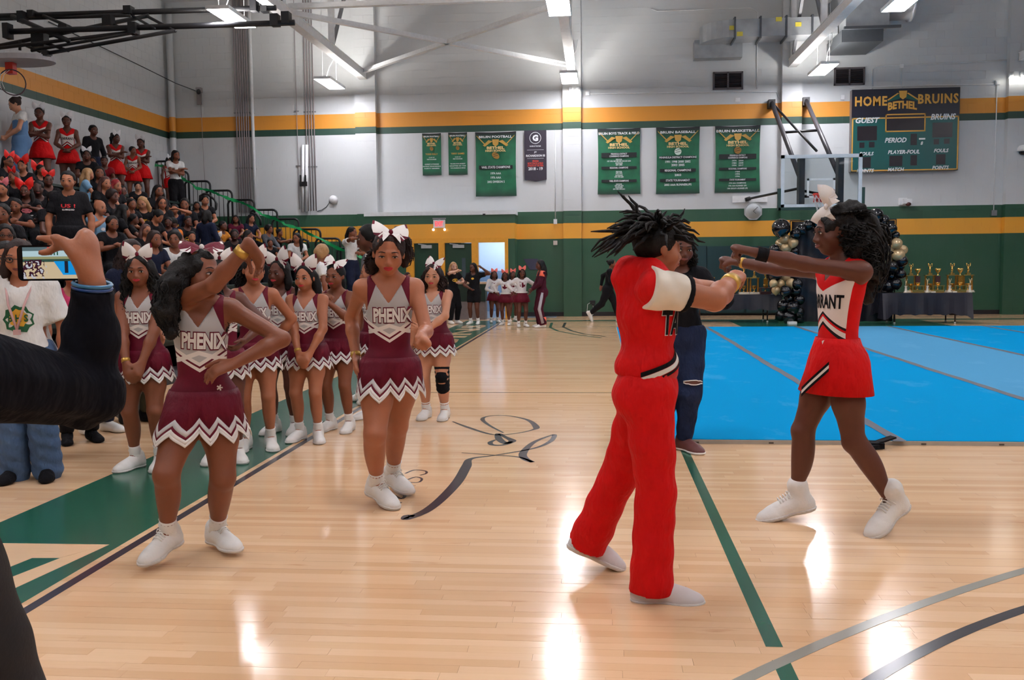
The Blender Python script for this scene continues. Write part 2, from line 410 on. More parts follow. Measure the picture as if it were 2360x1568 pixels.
cx, cy, rr = circ3(at_z(1712, 1568), at_z(2000, 1440), at_z(2360, 1316))
mark('three_point_arc', arc(cx, cy, rr, .05, pi*.3, pi*.9), M_fgr, .0009)
c2 = circ3(at_z(2010, 1568), at_z(2180, 1475), at_z(2360, 1405))
mark('inner_arc', arc(c2[0], c2[1], c2[2], .05, pi*.3, pi*.9), M_fb, .0009)
for nm, pp, m in (('far_green_arc', [(1272, 744), (1268, 755), (1285, 763), (1325, 771), (1385, 779)], M_fg), ('far_black_arc', [(1303, 744), (1298, 754), (1318, 763), (1345, 770), (1395, 776)], M_fb)):
    q = MB(); P = [at_z(*p)[:2] for p in pp]; out = []
    for a, b in zip(P[:-1], P[1:]):
        d = (b-a)/np.linalg.norm(b-a); n = np.array([-d[1], d[0]])*.03; out.append([a-n, b-n, b+n, a+n])
    mark(nm, out, m)
# unpainted wood letters in the green border (strips of bare maple, set in as parts)
G = lambda px, py: at_z(px, py)[:2]
mark('border_letter', [[G(-60, 1252), G(252, 1256), G(137, 1287), G(74, 1287), G(-20, 1325), ], [G(252, 1256), G(-120, 1428), G(-220, 1428), G(139, 1287)]], M_wood, .0012)
def letters(txt, y0, y1, x0, x1):
    V_, F_, sz = text_mesh(txt, .03); q = MB()
    # letters run along the sideline, tops towards the bleachers
    q.add([(x0+(x1-x0)*(.5-v[1]/sz[1]), (y0+y1)/2+(y1-y0)*v[0]/sz[0], .0012) for v in V_], F_); return q.build('border_lettering', M_wood, floor)
letters('BRUINS', 12.6, 21.2, -3.02, -2.5)
# sponsor's signature painted on the court
q = MB()
def brush(pp, ws):
    P = [at_z(*p) for p in pp]
    # smooth the stroke
    T = np.linspace(0, len(P)-1, (len(P)-1)*5+1); out = []; W_ = []
    for t in T:
        i = min(int(t), len(P)-2); u = t-i; p0, p1, p2, p3 = P[max(i-1, 0)], P[i], P[i+1], P[min(i+2, len(P)-1)]
        out.append(.5*((2*p1)+(-p0+p2)*u+(2*p0-5*p1+4*p2-p3)*u*u+(-p0+3*p1-3*p2+p3)*u**3)); W_.append(ws[i]+(ws[i+1]-ws[i])*u)
    V_ = []
    for i, p in enumerate(out):
        d = out[min(i+1, len(out)-1)]-out[max(i-1, 0)]; d[2] = 0; d /= np.linalg.norm(d)+1e-9; n = np.array([-d[1], d[0], 0])*W_[i]
        V_ += [(p+n)*[1, 1, 0]+[0, 0, .0006], (p-n)*[1, 1, 0]+[0, 0, .0006]]
    q.add(V_, [(2*i, 2*i+1, 2*i+3, 2*i+2) for i in range(len(out)-1)])
brush([(1043, 972), (1080, 986), (1135, 1002), (1185, 1000), (1225, 992), (1236, 985), (1215, 968), (1165, 958), (1125, 960), (1112, 967), (1128, 981), (1160, 998)], [.008, .02, .014, .01, .012, .03, .02, .01, .012, .02, .014, .008])
brush([(1180, 1018), (1165, 1022), (1150, 1012), (1148, 1000), (1165, 1008), (1178, 1014), (1180, 1018), (1160, 1026), (1135, 1026), (1130, 1020), (1142, 1014)], [.012, .03, .03, .02, .02, .03, .03, .02, .02, .02, .01])
brush([(1064, 1044), (1130, 1049), (1195, 1054), (1228, 1066), (1210, 1058), (1206, 1044), (1230, 1020), (1270, 1004), (1278, 1004), (1268, 1018), (1230, 1034), (1140, 1050), (1085, 1058), (1075, 1075), (1055, 1110), (1020, 1148), (985, 1176), (950, 1192), (933, 1197), (938, 1190), (955, 1190)], [.006, .01, .012, .016, .03, .03, .02, .012, .02, .02, .014, .01, .02, .035, .035, .032, .03, .026, .02, .024, .02])
q.build('floor_signature', M_fk, floor)
q = MB()
brush([(934, 1092), (955, 1084), (980, 1086), (982, 1092), (968, 1096)], [.008]*5); brush([(940, 1106), (958, 1100), (972, 1104), (965, 1112), (940, 1112)], [.008]*5)
brush([(932, 1120), (958, 1120)], [.004]*2); brush([(908, 1142), (925, 1150), (933, 1142), (915, 1134)], [.01]*4); brush([(916, 1162), (924, 1158)], [.01]*2)
q.build('floor_small_lettering', M_fk, floor)

# ---------------------------------------------------------------- roof steel
def zx(px, py, X): return at_x(px, py, X)
tr_x = [at_y(842, 192, YW)[0], at_y(1318, 165, YW)[0], at_y(1822, 168, YW)[0]]; ZT = at_y(842, 178, YW)[2]
tr_x.append(2*tr_x[2]-tr_x[1])
def truss(X, ys, lab):
    t = empty('roof_truss', (X, 12, ZT), lab, 'truss', 'roof trusses')
    q = MB(); q.box(-.085, .085, YR-12, YW-12-.2, -.085, .085); q.box(-.1, .1, YR-12, YW-12-.2, -.1, -.085); q.box(-.1, .1, YR-12, YW-12-.2, .085, .1); q.build('bottom_chord', M_beam, t)
    q = MB(); q.box(-.1, .1, YR-12, YW-12-.2, ZC-ZT-.22, ZC-ZT-.06); q.build('top_chord', M_beam, t)
    for i, y in enumerate(ys):
        q = MB(); q.beam((0, y-12, .05), (0, y-12, ZC-ZT-.2), .12, .12); q.build('web_post', M_beam, t)
        q = MB(); q.beam((0, y-12+.05, .1), (0, y-12+1.5 if i % 2 == 0 else y-12-1.5, ZC-ZT-.2), .07, .07); q.build('web_diagonal', mat('grey_beam_paint', (96, 98, 104), .5), t)
    return t
y1 = zx(765, 128, tr_x[0])[1]; y3 = zx(1898, 95, tr_x[2])[1]
truss(tr_x[0], [y1, y1-3.4, y1-6.8, y1-10.2, y1+3.2], 'white steel roof truss farthest left, over the dancing girls')
truss(tr_x[1], [23.4-1, 19, 15.6, 12.2], 'white steel roof truss above the middle of the court')
truss(tr_x[2], [y3, y3-3.4, y3-6.8, y3+3.2], 'white steel roof truss in front of the metal duct')
truss(tr_x[3], [y3, y3-3.4], 'white steel roof truss at the far right')
yb = zx(662, 45, tr_x[0])[1]
br = empty('roof_bracing', (0, 0, ZT), 'white crossed roof braces between the left and middle trusses', 'brace')
for nm, a, b in (('brace', (tr_x[0], yb, .02), (tr_x[1], YW-.4, .02)), ('brace', (tr_x[0], YW-.4, .02), (tr_x[1], yb, .02)), ('strut', (tr_x[0], yb, .12), (tr_x[1], yb, .12))):
    q = MB(); w = .10 if nm == 'brace' else .13; q.beam(a, b, w, .02); q.beam(np.array(a)+[0, 0, .05], np.array(b)+[0, 0, .05], .02, .1); q.build(nm, M_beam, br)
st = empty('roof_strut', (0, yb, ZT), 'long white roof strut running right from the middle truss', 'brace')
q = MB(); q.beam((tr_x[1], 0, .12), (tr_x[3], 0, .12), .13, .02); q.beam((tr_x[1], 0, .17), (tr_x[3], 0, .17), .02, .1); q.build('strut', M_beam, st)

# ---------------------------------------------------------------- LED high-bay lights
M_up = emit('added_uplight', (255, 250, 244), LAMP_L*UP)  # glow added on top of the fixtures to lift the upper walls
M_lens = emit('led_lens', (250, 248, 254), LAMP_L)
def highbay(x, y, z, lab, first=[None]):
    if first[0] is None:
        t = empty('high_bay_light', (0, 0, 0))
        q = MB(); q.box(-.21, .21, -.68, .68, 0, .05); q.box(-.21, -.195, -.68, .68, -.012, 0); q.box(.195, .21, -.68, .68, -.012, 0); q.box(-.21, .21, -.68, -.665, -.012, 0); q.box(-.21, .21, .665, .68, -.012, 0); q.build('housing', M_wht, t)
        q = MB(); q.box(-.19, .19, -.66, .66, -.012, -.001); q.build('lens', M_lens, t)
        for d in (-1, 1): q = MB(); q.box(d*.145-.05, d*.145+.05, -.62, .62, .05, .054); q.build('added_uplight_lens', M_up, t)  # added upward emitters, assumed and out of sight from below
        q = MB(); q.box(-.08, .08, -.14, .14, .05, .13); q.build('driver_box', M_wht, t)
        q = MB(); q.tube([(0, -.3, .1), (.05, -.2, .35), (.16, -.1, .6), (.2, 0, .9)], .008, 6); q.tube([(0, -.6, .05), (0, -.6, 2.44)], .004, 5); q.tube([(0, .6, .05), (0, .6, 2.44)], .004, 5); q.build('cable', M_wht, t)
        first[0] = t
    else:
        t = first[0].copy(); C.objects.link(t)
        for ch in first[0].children: c = ch.copy(); C.objects.link(c); c.parent = t
    t.location = (x, y, z); tag(t, lab, 'light', 'LED high bay lights')
ZL = 5.82
vis = [((535, 42), 'bright LED high bay light beside the black folded hoop frame'), ((760, 193), 'bright LED high bay light under the left truss near the back wall'), ((1287, 12), 'bright LED high bay light cut by the top edge above the middle truss'), ((1312, 180), 'bright LED high bay light at the middle pilaster'), ((1897, 160), 'bright LED high bay light between the two wall vents'), ((2085, 2), 'bright LED high bay light cut by the top edge near the duct end')]
PX = []
for p, l in vis: c = at_z(p[0], p[1], ZL); PX.append(c); highbay(c[0], c[1], ZL, l)
xa, xb, xc = PX[0][0], PX[2][0], PX[4][0]; ysp = 6.4
for x in (xa, xb, xc, 2*xc-xb):
    for k in range(5):
        y = 17.6-ysp*(k-1)
        if k < (2 if x != 2*xc-xb else 1): continue
        highbay(x, y, ZL, 'LED high bay light of the rows overhead, out of the picture')
# small twin spot lamps on the pilasters
def spots(px, py, lab, gap):
    c = at_y(px, py, YW-.3); t = empty('spot_lamp', c, lab, 'light')
    q = MB(); q.box(-.06, .06, .1, .3, .04, .16); q.build('bracket', M_wht, t)
    for sgn in (-1, 1):
        q = MB(); q.lathe([(.0, 0), (.05, 0), (.065, .1), (.04, .14)], (sgn*gap, .05, 0), 12); q.build('lamp_head', M_wht, t)
        q = MB(); q.ball((sgn*gap, .05-.015, -.005), .05, nu=10, nv=6); q.build('bulb', emit('spot_bulb', (255, 250, 240), 40), t)
spots(1324, 212, 'small twin emergency lamp on the middle pilaster', .09); spots(2346, 178, 'twin emergency lamp on the pilaster right of the scoreboard', .14)
# ---------------------------------------------------------------- things on the back wall
XD, ZD = np.array([1., 0, 0]), np.array([0, 0, 1.])
def wp(px, py, Y=None): return at_y(px, py, YW if Y is None else Y)
def panel(px0, py0, px1, py1, Y):
    """centre, half width, half height of an upright rectangle given two picture corners"""
    a, b = at_y(px0, py0, Y), at_y(px1, py1, Y); return (a+b)/2, (b[0]-a[0])/2, (a[2]-b[2])/2
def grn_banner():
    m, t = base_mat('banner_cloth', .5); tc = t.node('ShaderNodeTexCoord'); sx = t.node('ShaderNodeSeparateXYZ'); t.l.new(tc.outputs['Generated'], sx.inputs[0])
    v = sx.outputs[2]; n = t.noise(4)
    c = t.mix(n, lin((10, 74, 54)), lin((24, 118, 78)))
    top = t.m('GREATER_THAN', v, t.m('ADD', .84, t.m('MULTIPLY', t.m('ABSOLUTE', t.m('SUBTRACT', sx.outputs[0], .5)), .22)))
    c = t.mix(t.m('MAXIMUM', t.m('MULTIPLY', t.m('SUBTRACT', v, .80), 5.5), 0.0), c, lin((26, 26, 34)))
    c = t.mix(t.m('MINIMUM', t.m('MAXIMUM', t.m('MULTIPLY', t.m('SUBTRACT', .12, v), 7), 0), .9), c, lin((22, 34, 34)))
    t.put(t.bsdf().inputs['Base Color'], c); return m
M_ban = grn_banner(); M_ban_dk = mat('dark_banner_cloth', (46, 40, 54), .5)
M_gold_arch = mat('crest_gold', (190, 150, 70), .5)
def banner(px, lab, title, lines, ball=None, wave=.012, small=False):
    c, hw, hh = panel(*px, YW-.022); o = empty('banner', c, lab, 'banner', 'banners on the back wall')
    q = MB(); nx, nz = 10, 14
    bow = .05 if not small else .01
    def P(i, j):
        u, v = i/nx*2-1, j/nz*2-1
        return (u*hw*(1-bow*(1-v*v)*.6), -.02+wave*math.sin(u*7+v*3)-.0, v*hh+(.02*hh*(1-u*u) if v > .99 else 0)*-1)
    V = [P(i, j) for j in range(nz+1) for i in range(nx+1)]
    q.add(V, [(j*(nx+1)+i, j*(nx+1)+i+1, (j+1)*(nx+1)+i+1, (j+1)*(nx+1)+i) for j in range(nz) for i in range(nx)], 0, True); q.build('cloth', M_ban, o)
    Y = -.05
    q = MB(); text_into(q, title, (0, Y, hh*.84), XD, ZD, hh*.075, hw*(1.62 if len(title) < 15 else 1.9), .03); q.build('title', M_txt, o)
    # plain crest: two gold wings and a shield, the school's name over it
    q = MB()
    for s in (-1, 1):
        q.add([(s*hw*.14, Y, hh*.70), (s*hw*.34, Y, hh*.74), (s*hw*.62, Y, hh*.58), (s*hw*.52, Y, hh*.54), (s*hw*.3, Y, hh*.64)][::s], [(0, 1, 2, 3, 4)])
        q.add([(s*hw*.5, Y, hh*.62), (s*hw*.54, Y, hh*.60), (s*hw*.92, Y, hh*.86), (s*hw*.92, Y, hh*.89)][::s], [(0, 1, 2, 3)])
    q.add([(-hw*.17, Y, hh*.76), (-hw*.13, Y, hh*.60), (0, Y, hh*.54), (hw*.13, Y, hh*.60), (hw*.17, Y, hh*.76)], [(0, 1, 2, 3, 4)]); q.build('crest', M_gold_arch, o)
    q = MB(); text_into(q, 'BETHEL', (0, Y-.004, hh*.50), XD, ZD, hh*.085, hw*.86, .04); text_into(q, 'HIGH SCHOOL', (0, Y-.004, hh*.41), XD, ZD, hh*.065, hw*1.0, .04); q.build('school_name', mat('cream_print', (226, 196, 134), .5), o)
    if ball:
        q = MB(); r = {'foot': (.2*hw, .0, .1*hh)}.get(ball, (.16*hw, 0, .16*hw)); k = 16
        ang = -.5 if ball == 'foot' else 0
        q.add([(r[0]*math.cos(2*pi*i/k)*math.cos(ang)-r[2]*math.sin(2*pi*i/k)*math.sin(ang)*.6, Y, hh*.26+r[0]*math.cos(2*pi*i/k)*math.sin(ang)+r[2]*math.sin(2*pi*i/k)*math.cos(ang)) for i in range(k)], [tuple(range(k))])
        q.build('ball_print', mat('ball_white' if ball == 'base' else 'ball_gold', (206, 226, 214) if ball == 'base' else (150, 112, 44), .5), o)
        q = MB()
        for dz in (-.03, .03): q.beam((-.12*hw, Y-.003, hh*(.26+dz)-.0), (.12*hw, Y-.003, hh*(.26+dz)+.04*hh), .02*hw, .001, hint=(0, 1, 0))
        q.build('ball_seams', M_dark_print, o)
    dk = MB()
    for txt, z, h, ww, bar, col in lines:
        dk = MB()
        if bar: dk.add([(-hw*.82, Y+.003, hh*(z-h*.75)), (hw*.82, Y+.003, hh*(z-h*.75)), (hw*.82, Y+.003, hh*(z+h*.75)), (-hw*.82, Y+.003, hh*(z+h*.75))], [(0, 1, 2, 3)]); dk.build('text_bar', M_dark_print, o)
        q = MB(); text_into(q, txt, (0, Y, hh*z), XD, ZD, hh*h, hw*ww, .02); q.build('gold_lettering' if col else 'lettering', M_gold_txt if col else M_txt, o)
    return o
banner((973, 308, 1018, 404), 'small green banner, leftmost of the wall banners', 'BRUIN FOOTBALL', [('TODD KELLY', .0, .08, 1.3, 0, 1), ('CLASS OF', -.16, .04, .6, 0, 0), ('FIRST-ROUNDER', -.25, .05, 1.0, 0, 0), ('UNIVERSITY OF TENNESSEE', -.48, .055, 1.5, 0, 0), ('DRAFTED BY THE SAN FRANCISCO', -.58, .05, 1.9, 0, 0), ('FORTY NINERS', -.68, .05, 1.6, 0, 0)], 'foot', .006, True)
banner((1033, 306, 1078, 403), 'small green banner, second from the left on the wall', 'BRUIN FOOTBALL', [('TERRY GAMES', .0, .08, 1.4, 0, 1), ('CLASS OF', -.16, .04, .6, 0, 0), ('FIRST-ROUNDER', -.25, .05, 1.0, 0, 0), ('THE OHIO STATE UNIVERSITY', -.48, .055, 1.6, 0, 0), ('DRAFTED BY THE', -.58, .05, 1.7, 0, 0), ('WARRIORS', -.68, .05, 1.6, 0, 0)], 'foot', .006, True)
banner((1095, 305, 1191, 452), 'large green football banner beside the black pennant', 'BRUIN FOOTBALL', [('VHSL STATE CHAMPIONS', -.10, .075, 1.4, 1, 0), ('1974 AAA', -.29, .07, .5, 0, 0), ('1976 AAA', -.42, .07, .5, 0, 0), ('2002 DIVISION 5', -.55, .07, .85, 0, 0)], 'foot')
banner((1377, 297, 1476, 447), 'large green track and field banner right of the middle pilaster', 'BRUIN BOYS TRACK & FIELD', [('PENINSULA DISTRICT', .22, .05, .75, 1, 0), ('CONFERENCE CHAMPIONS', .15, .05, .9, 1, 0), ('INDOOR', .05, .045, .28, 0, 0), ('1977 1978 1989 2000 2001 2012 2013 2014', 0, .045, 1.1, 0, 0), ('OUTDOOR', -.06, .045, .34, 0, 0), ('2001 2002', -.11, .045, .3, 0, 0), ('REGIONAL CHAMPIONS', -.2, .055, .85, 1, 0), ('INDOOR', -.32, .045, .28, 0, 0), ('1974 1975', -.37, .045, .3, 0, 0), ('OUTDOOR', -.43, .045, .34, 0, 0), ('1974 1974 2001', -.48, .045, .42, 0, 0), ('VHSL STATE CHAMPIONS', -.6, .055, .9, 1, 0), ('INDOOR', -.7, .045, .28, 0, 0), ('1974 1975 2014', -.75, .045, .4, 0, 0), ('OUTDOOR', -.8, .045, .34, 0, 0), ('1971 1974 1975 2013', -.85, .045, .55, 0, 0)])
banner((1512, 294, 1612, 446), 'large green baseball banner in the middle of three', 'BRUIN BASEBALL', [('PENINSULA DISTRICT CHAMPIONS', .09, .06, 1.7, 1, 0), ('1991 1998 2000 2002', -.04, .07, 1.15, 0, 0), ('2003 2005', -.14, .07, .6, 0, 0), ('REGIONAL CHAMPIONS', -.3, .065, 1.2, 1, 0), ('2003', -.44, .065, .3, 0, 0), ('STATE TOURNAMENT', -.6, .065, 1.1, 1, 0), ('2003 AAA RUNNERUPS', -.73, .065, 1.25, 0, 0)], 'base')
banner((1648, 291, 1751, 443), 'large green basketball banner nearest the hoop', 'BRUIN BASKETBALL', [('PENINSULA DISTRICT', .11, .05, .7, 1, 0), ('CONFERENCE CHAMPIONS', .04, .05, .85, 1, 0), ('1974   2004', -.05, .045, .5, 0, 0), ('1984   2005', -.12, .045, .5, 0, 0), ('1994   2017', -.19, .045, .5, 0, 0), ('REGIONAL CHAMPIONS', -.29, .05, .8, 1, 0), ('1984', -.38, .045, .2, 0, 0), ('1994', -.45, .045, .2, 0, 0), ('1996', -.52, .045, .2, 0, 0), ('STATE TOURNAMENT', -.62, .05, .7, 1, 0), ('1994 AAA CHAMPIONS', -.72, .045, .75, 0, 0), ('1996 AAA RUNNER UPS', -.8, .045, .8, 0, 0), ('1984 GROUP A RUNNER UPS', -.88, .045, .9, 0, 0)], 'basket')
c, hw, hh = panel(1208, 301, 1260, 418, YW-.05)
o = empty('pennant', c, 'narrow black pointed banner with a big white letter in a ring', 'banner', 'banners on the back wall')
q = MB(); q.prism([(-hw, 0, hh), (-hw, 0, -hh*.93), (0, 0, -hh), (hw, 0, -hh*.93), (hw, 0, hh)], (0, .006, 0)); q.build('cloth', M_ban_dk, o)
q = MB(); k = 28; Y = -.006
for i in range(k):
    a, b = 2*pi*i/k, 2*pi*(i+1)/k; R0, R1 = hw*.48, hw*.52
    q.add([(R0*math.cos(a), Y, hh*.70+R0*math.sin(a)), (R1*math.cos(a), Y, hh*.70+R1*math.sin(a)), (R1*math.cos(b), Y, hh*.70+R1*math.sin(b)), (R0*math.cos(b), Y, hh*.70+R0*math.sin(b))], [(0, 1, 2, 3)])
text_into(q, 'G', (0, Y, hh*.70), XD, ZD, hh*.25, None, .06)
for tx, z, h, w in (('PLAYER OF THE YEAR', .38, .045, 1.0), ('JT', .14, .07, .25), ('RICHARDSON III', .01, .085, 1.7), ('2018 - 19', -.5, .12, 1.3)): q2 = MB(); text_into(q2, tx, (0, Y, hh*z), XD, ZD, hh*h, hw*w, .03); q2.build('lettering', M_txt, o)
for z in (.23, -.10): q.add([(-hw*.75, Y, hh*z), (hw*.75, Y, hh*z), (hw*.75, Y, hh*(z+.008)), (-hw*.75, Y, hh*(z+.008))], [(0, 1, 2, 3)])
q.build('ring_emblem', M_txt, o)
for tx, z, w in (('VIRGINIA', -.2, .6), ('BOYS TRACK & FIELD', -.29, 1.4), ('ATHLETE OF THE YEAR', -.38, 1.45)): q = MB(); text_into(q, tx, (0, Y, hh*z), XD, ZD, hh*.075, hw*w, .03); q.build('red_lettering', M_red_txt, o)

# scoreboard
c, hw, hh = panel(1964, 207, 2208, 392, YW-.22)
sb = empty('scoreboard', c, 'green and navy scoreboard with gold trim behind the glass backboard', 'scoreboard')
q = MB(); q.box(-hw, hw, .01, .2, -hh, hh); q.build('cabinet', mat('scoreboard_case', (120, 112, 112), .5), sb)
M_sbg = mat('scoreboard_green', (6, 84, 82), .35, var=.1, scale=2); M_sbk = mat('scoreboard_navy', (16, 20, 38), .35); M_dig = mat('display_black', (24, 16, 26), .3)
zt = hh*.32
q = MB(); q.box(-hw, hw, 0, .012, -hh, zt); q.build('face', M_sbg, sb)
q = MB(); q.box(-hw, hw, 0, .012, zt+.005, hh); q.build('header_panel', M_sbk, sb)
q = MB(); t_ = .03
def frm(x0, x1, z0, z1):
    q.box(x0, x1, -.006, 0, z1-t_, z1); q.box(x0, x1, -.006, 0, z0, z0+t_); q.box(x0, x0+t_, -.006, 0, z0, z1); q.box(x1-t_, x1, -.006, 0, z0, z1)
frm(-hw+.01, hw-.01, -hh+.01, zt-.01); U = lambda v: (v-1032)/865*hw; Wv = lambda v: (755-v)/640*hh
frm(U(712), U(1358), Wv(785), Wv(505)+.0); q.build('gold_trim', M_gold_txt, sb)
for x0, y0, x1, y1 in ((735, 525, 1335, 760), (262, 685, 580, 910), (1470, 655, 1790, 885), (300, 938, 382, 1022), (455, 932, 545, 1018), (1495, 908, 1580, 992), (1660, 905, 1748, 985), (1125, 820, 1225, 995), (790, 1155, 1000, 1320), (1130, 1150, 1235, 1312), (300, 1165, 490, 1335), (1540, 1145, 1690, 1305)):
    q = MB(); q.box(U(x0), U(x1), -.004, 0, Wv(y1), Wv(y0)); q.build('digit_panel', M_dig, sb)
q = MB(); Yt = -.008
def sw(tx, xa, xb, yc, h): q = MB(); text_into(q, tx, (U((xa+xb)/2), Yt, Wv(yc)), XD, ZD, h/640*hh, U(xb)-U(xa), .03, .25); q.build('lettering', M_txt, sb)
sw('GUEST', 230, 620, 595, 85); sw('BRUINS', 1435, 1838, 565, 92); sw('PERIOD', 708, 1060, 912, 78); sw('FOULS', 302, 535, 1115, 56); sw('PLAYER-FOUL', 762, 1275, 1098, 62); sw('FOULS', 1500, 1738, 1088, 58); sw('POINTS', 262, 545, 1378, 56); sw('MATCH', 765, 1030, 1368, 56); sw('POINTS', 1480, 1748, 1352, 58); sw('8', 1285, 1325, 968, 56)
q.box(U(1258), U(1358), Yt, -.004, Wv(912), Wv(888)); q.build('label_bar', M_txt, sb)
q = MB(); text_into(q, 'HOME', (U(475), -.006, Wv(300)), XD, ZD, .24*hh*1.0, U(735)-U(215), .035, spacing=1.15); q.build('header_lettering', M_gold_txt, sb); q = MB(); text_into(q, 'BRUINS', (U(1550), -.006, Wv(285)), XD, ZD, .24*hh, U(1872)-U(1228), .035, spacing=1.15); q.build('header_lettering', M_gold_txt, sb)
q = MB()
for s_ in (-1, 1):
    q.add([(s_*.06*hw+U(985), -.004, Wv(200)), (s_*.25*hw+U(985), -.004, Wv(270)), (s_*.29*hw+U(985), -.004, Wv(318)), (s_*.2*hw+U(985), -.004, Wv(300)), (s_*.05*hw+U(985), -.004, Wv(270))][::s_], [(0, 1, 2, 3, 4)])
q.build('crest_wing', mat('crest_green', (12, 84, 74), .5), sb)
q = MB(); q.add([(U(920), -.006, Wv(150)), (U(935), -.006, Wv(250)), (U(985), -.006, Wv(285)), (U(1040), -.006, Wv(250)), (U(1052), -.006, Wv(150))], [(0, 1, 2, 3, 4)])
for s_ in (-1, 1): q.add([(U(985)+s_*.07*hw, -.006, Wv(190)), (U(985)+s_*.1*hw, -.006, Wv(182)), (U(985)+s_*.29*hw, -.006, Wv(285)), (U(985)+s_*.27*hw, -.006, Wv(298))][::s_], [(0, 1, 2, 3)])
text_into(q, 'BETHEL', (U(980), -.009, Wv(365)), XD, ZD, .19*hh, U(1212)-U(745), .045, arc=.35); q.build('crest', M_gold_txt, sb)

def thing_mb(name, lab, cat, q, m, loc=(0, 0, 0), group=None): return tag(q.build(name, m, None, loc), lab, cat, group)
# wall vents
for (a, b, cc_, d), lab in (((1643, 167, 1712, 206), 'dark louvred wall vent under the elbow of the duct'), ((1922, 157, 1992, 196), 'dark louvred wall vent above the scoreboard')):
    c, hw, hh = panel(a, b, cc_, d, YW); o = empty('wall_vent', c, lab, 'vent', 'wall vents')
    q = MB(); q.box(-hw, hw, -.05, .02, hh-.04, hh); q.box(-hw, hw, -.05, .02, -hh, -hh+.04); q.box(-hw, -hw+.04, -.05, .02, -hh, hh); q.box(hw-.04, hw, -.05, .02, -hh, hh); q.box(-.02, .02, -.05, .02, -hh, hh); q.build('frame', mat('vent_frame', (92, 86, 90), .5), o)
    q = MB(); q.box(-hw, hw, -.006, -.002, -hh, hh); q.build('dark_opening', mat('vent_dark', (30, 24, 28), .8), o)
    for k in range(7): z = -hh+.06+k*(2*hh-.1)/7; q = MB(); q.beam((-hw+.03, -.03, z), (hw-.03, -.03, z), .05, .006, hint=(0, -.6, 1)); q.build('louvre', mat('vent_slat', (52, 44, 48), .5), o)
# octagonal clock
c = wp(1736, 487, YW-.06); o = empty('wall_clock', c, 'grey eight sided wall clock left of the hoop', 'clock')
q = MB(); q.lathe([(.0, 0), (.235, 0), (.235, .05), (.0, .05)], n=8, sm=False, ax=(np.array([math.cos(.39), 0, math.sin(.39)]), np.array([-math.sin(.39), 0, math.cos(.39)]), np.array([0, 1., 0]))); q.build('case', mat('clock_grey', (176, 180, 182), .35), o)
q = MB(); q.lathe([(.0, 0), (.19, 0), (.19, .004)], (0, -.005, 0), 24, ax=(XD, ZD, np.array([0, 1., 0]))); q.build('dial', mat('clock_dial', (196, 202, 204), .3), o)
q = MB()
for a, l in ((.8, .15), (2.3, .1)): q.beam((0, -.01, 0), (math.sin(a)*l, -.01, math.cos(a)*l), .014, .003, hint=(0, 1, 0))
q.build('hand', mat('clock_hand', (90, 92, 96), .4), o)
# exit sign with twin lamps
c = wp(1012, 516, YB-.05); o = empty('exit_sign', c, 'lit white exit sign with red letters over the green doors', 'sign')
q = MB(); q.box(-.15, .15, 0, .05, -.1, .1); q.build('housing', mat('sign_white', (216, 216, 218), .4), o)
q = MB(); text_into(q, 'EXIT', (0, -.004, 0), XD, ZD, .13, .21, .03); q.build('lettering', emit('exit_red', (255, 70, 80), 1.3), o)
q = MB()
for s_ in (-1, 1): q.ball((s_*.145, -.03, -.15), .032, nu=10, nv=6)
q.build('lamp', emit('exit_lamp', (255, 240, 225), 4), o)
q = MB(); q.box(-.17, .17, .01, .04, .115, .15); q.box(-.02, .02, .01, .05, .1, .12); q.box(-.16, -.13, 0, .03, -.14, -.1); q.box(.13, .16, 0, .03, -.14, -.1); q.build('bracket', M_steel, o)
# small wall fittings
for (px, py, w, h), nm, lab, m in (((1280, 511, 8, 11), 'wall_switch', 'small white switch plate on the upper green band', M_wht), ((1280, 560, 9, 10), 'fire_alarm', 'small pale alarm box on the green wall under the yellow band', mat('alarm_pale', (200, 188, 180), .5)), ((1116, 495, 6, 4), 'door_sensor', 'tiny dark sensor box above the open entrance bay', M_black), ((2290, 491, 11, 12), 'wall_socket', 'small grey outlet box on the green band at far right', M_steel), ((1700, 231, 10, 9), 'junction_box', 'small white junction box left of the hoop struts', M_wht), ((1354, 216, 9, 9), 'junction_box', 'small white junction box right of the middle pilaster', M_wht), ((1941, 225, 8, 10), 'junction_box', 'small white junction box at the left edge of the scoreboard', M_wht), ((2298, 191, 10, 9), 'junction_box', 'small white junction box right of the scoreboard', M_wht), ((2077, 153, 8, 8), 'junction_box', 'small white junction box above the scoreboard', M_wht)):
    Yf = YB if px == 1116 else YW; c = wp(px, py, Yf); s_ = Yf/2172; q = MB(); q.box(-w*s_/2, w*s_/2, -.05, .0, -h*s_/2, h*s_/2); q.box(-w*s_/3, w*s_/3, -.06, -.05, -h*s_/3, h*s_/3); thing_mb(nm, lab, 'fitting', q, m, c)
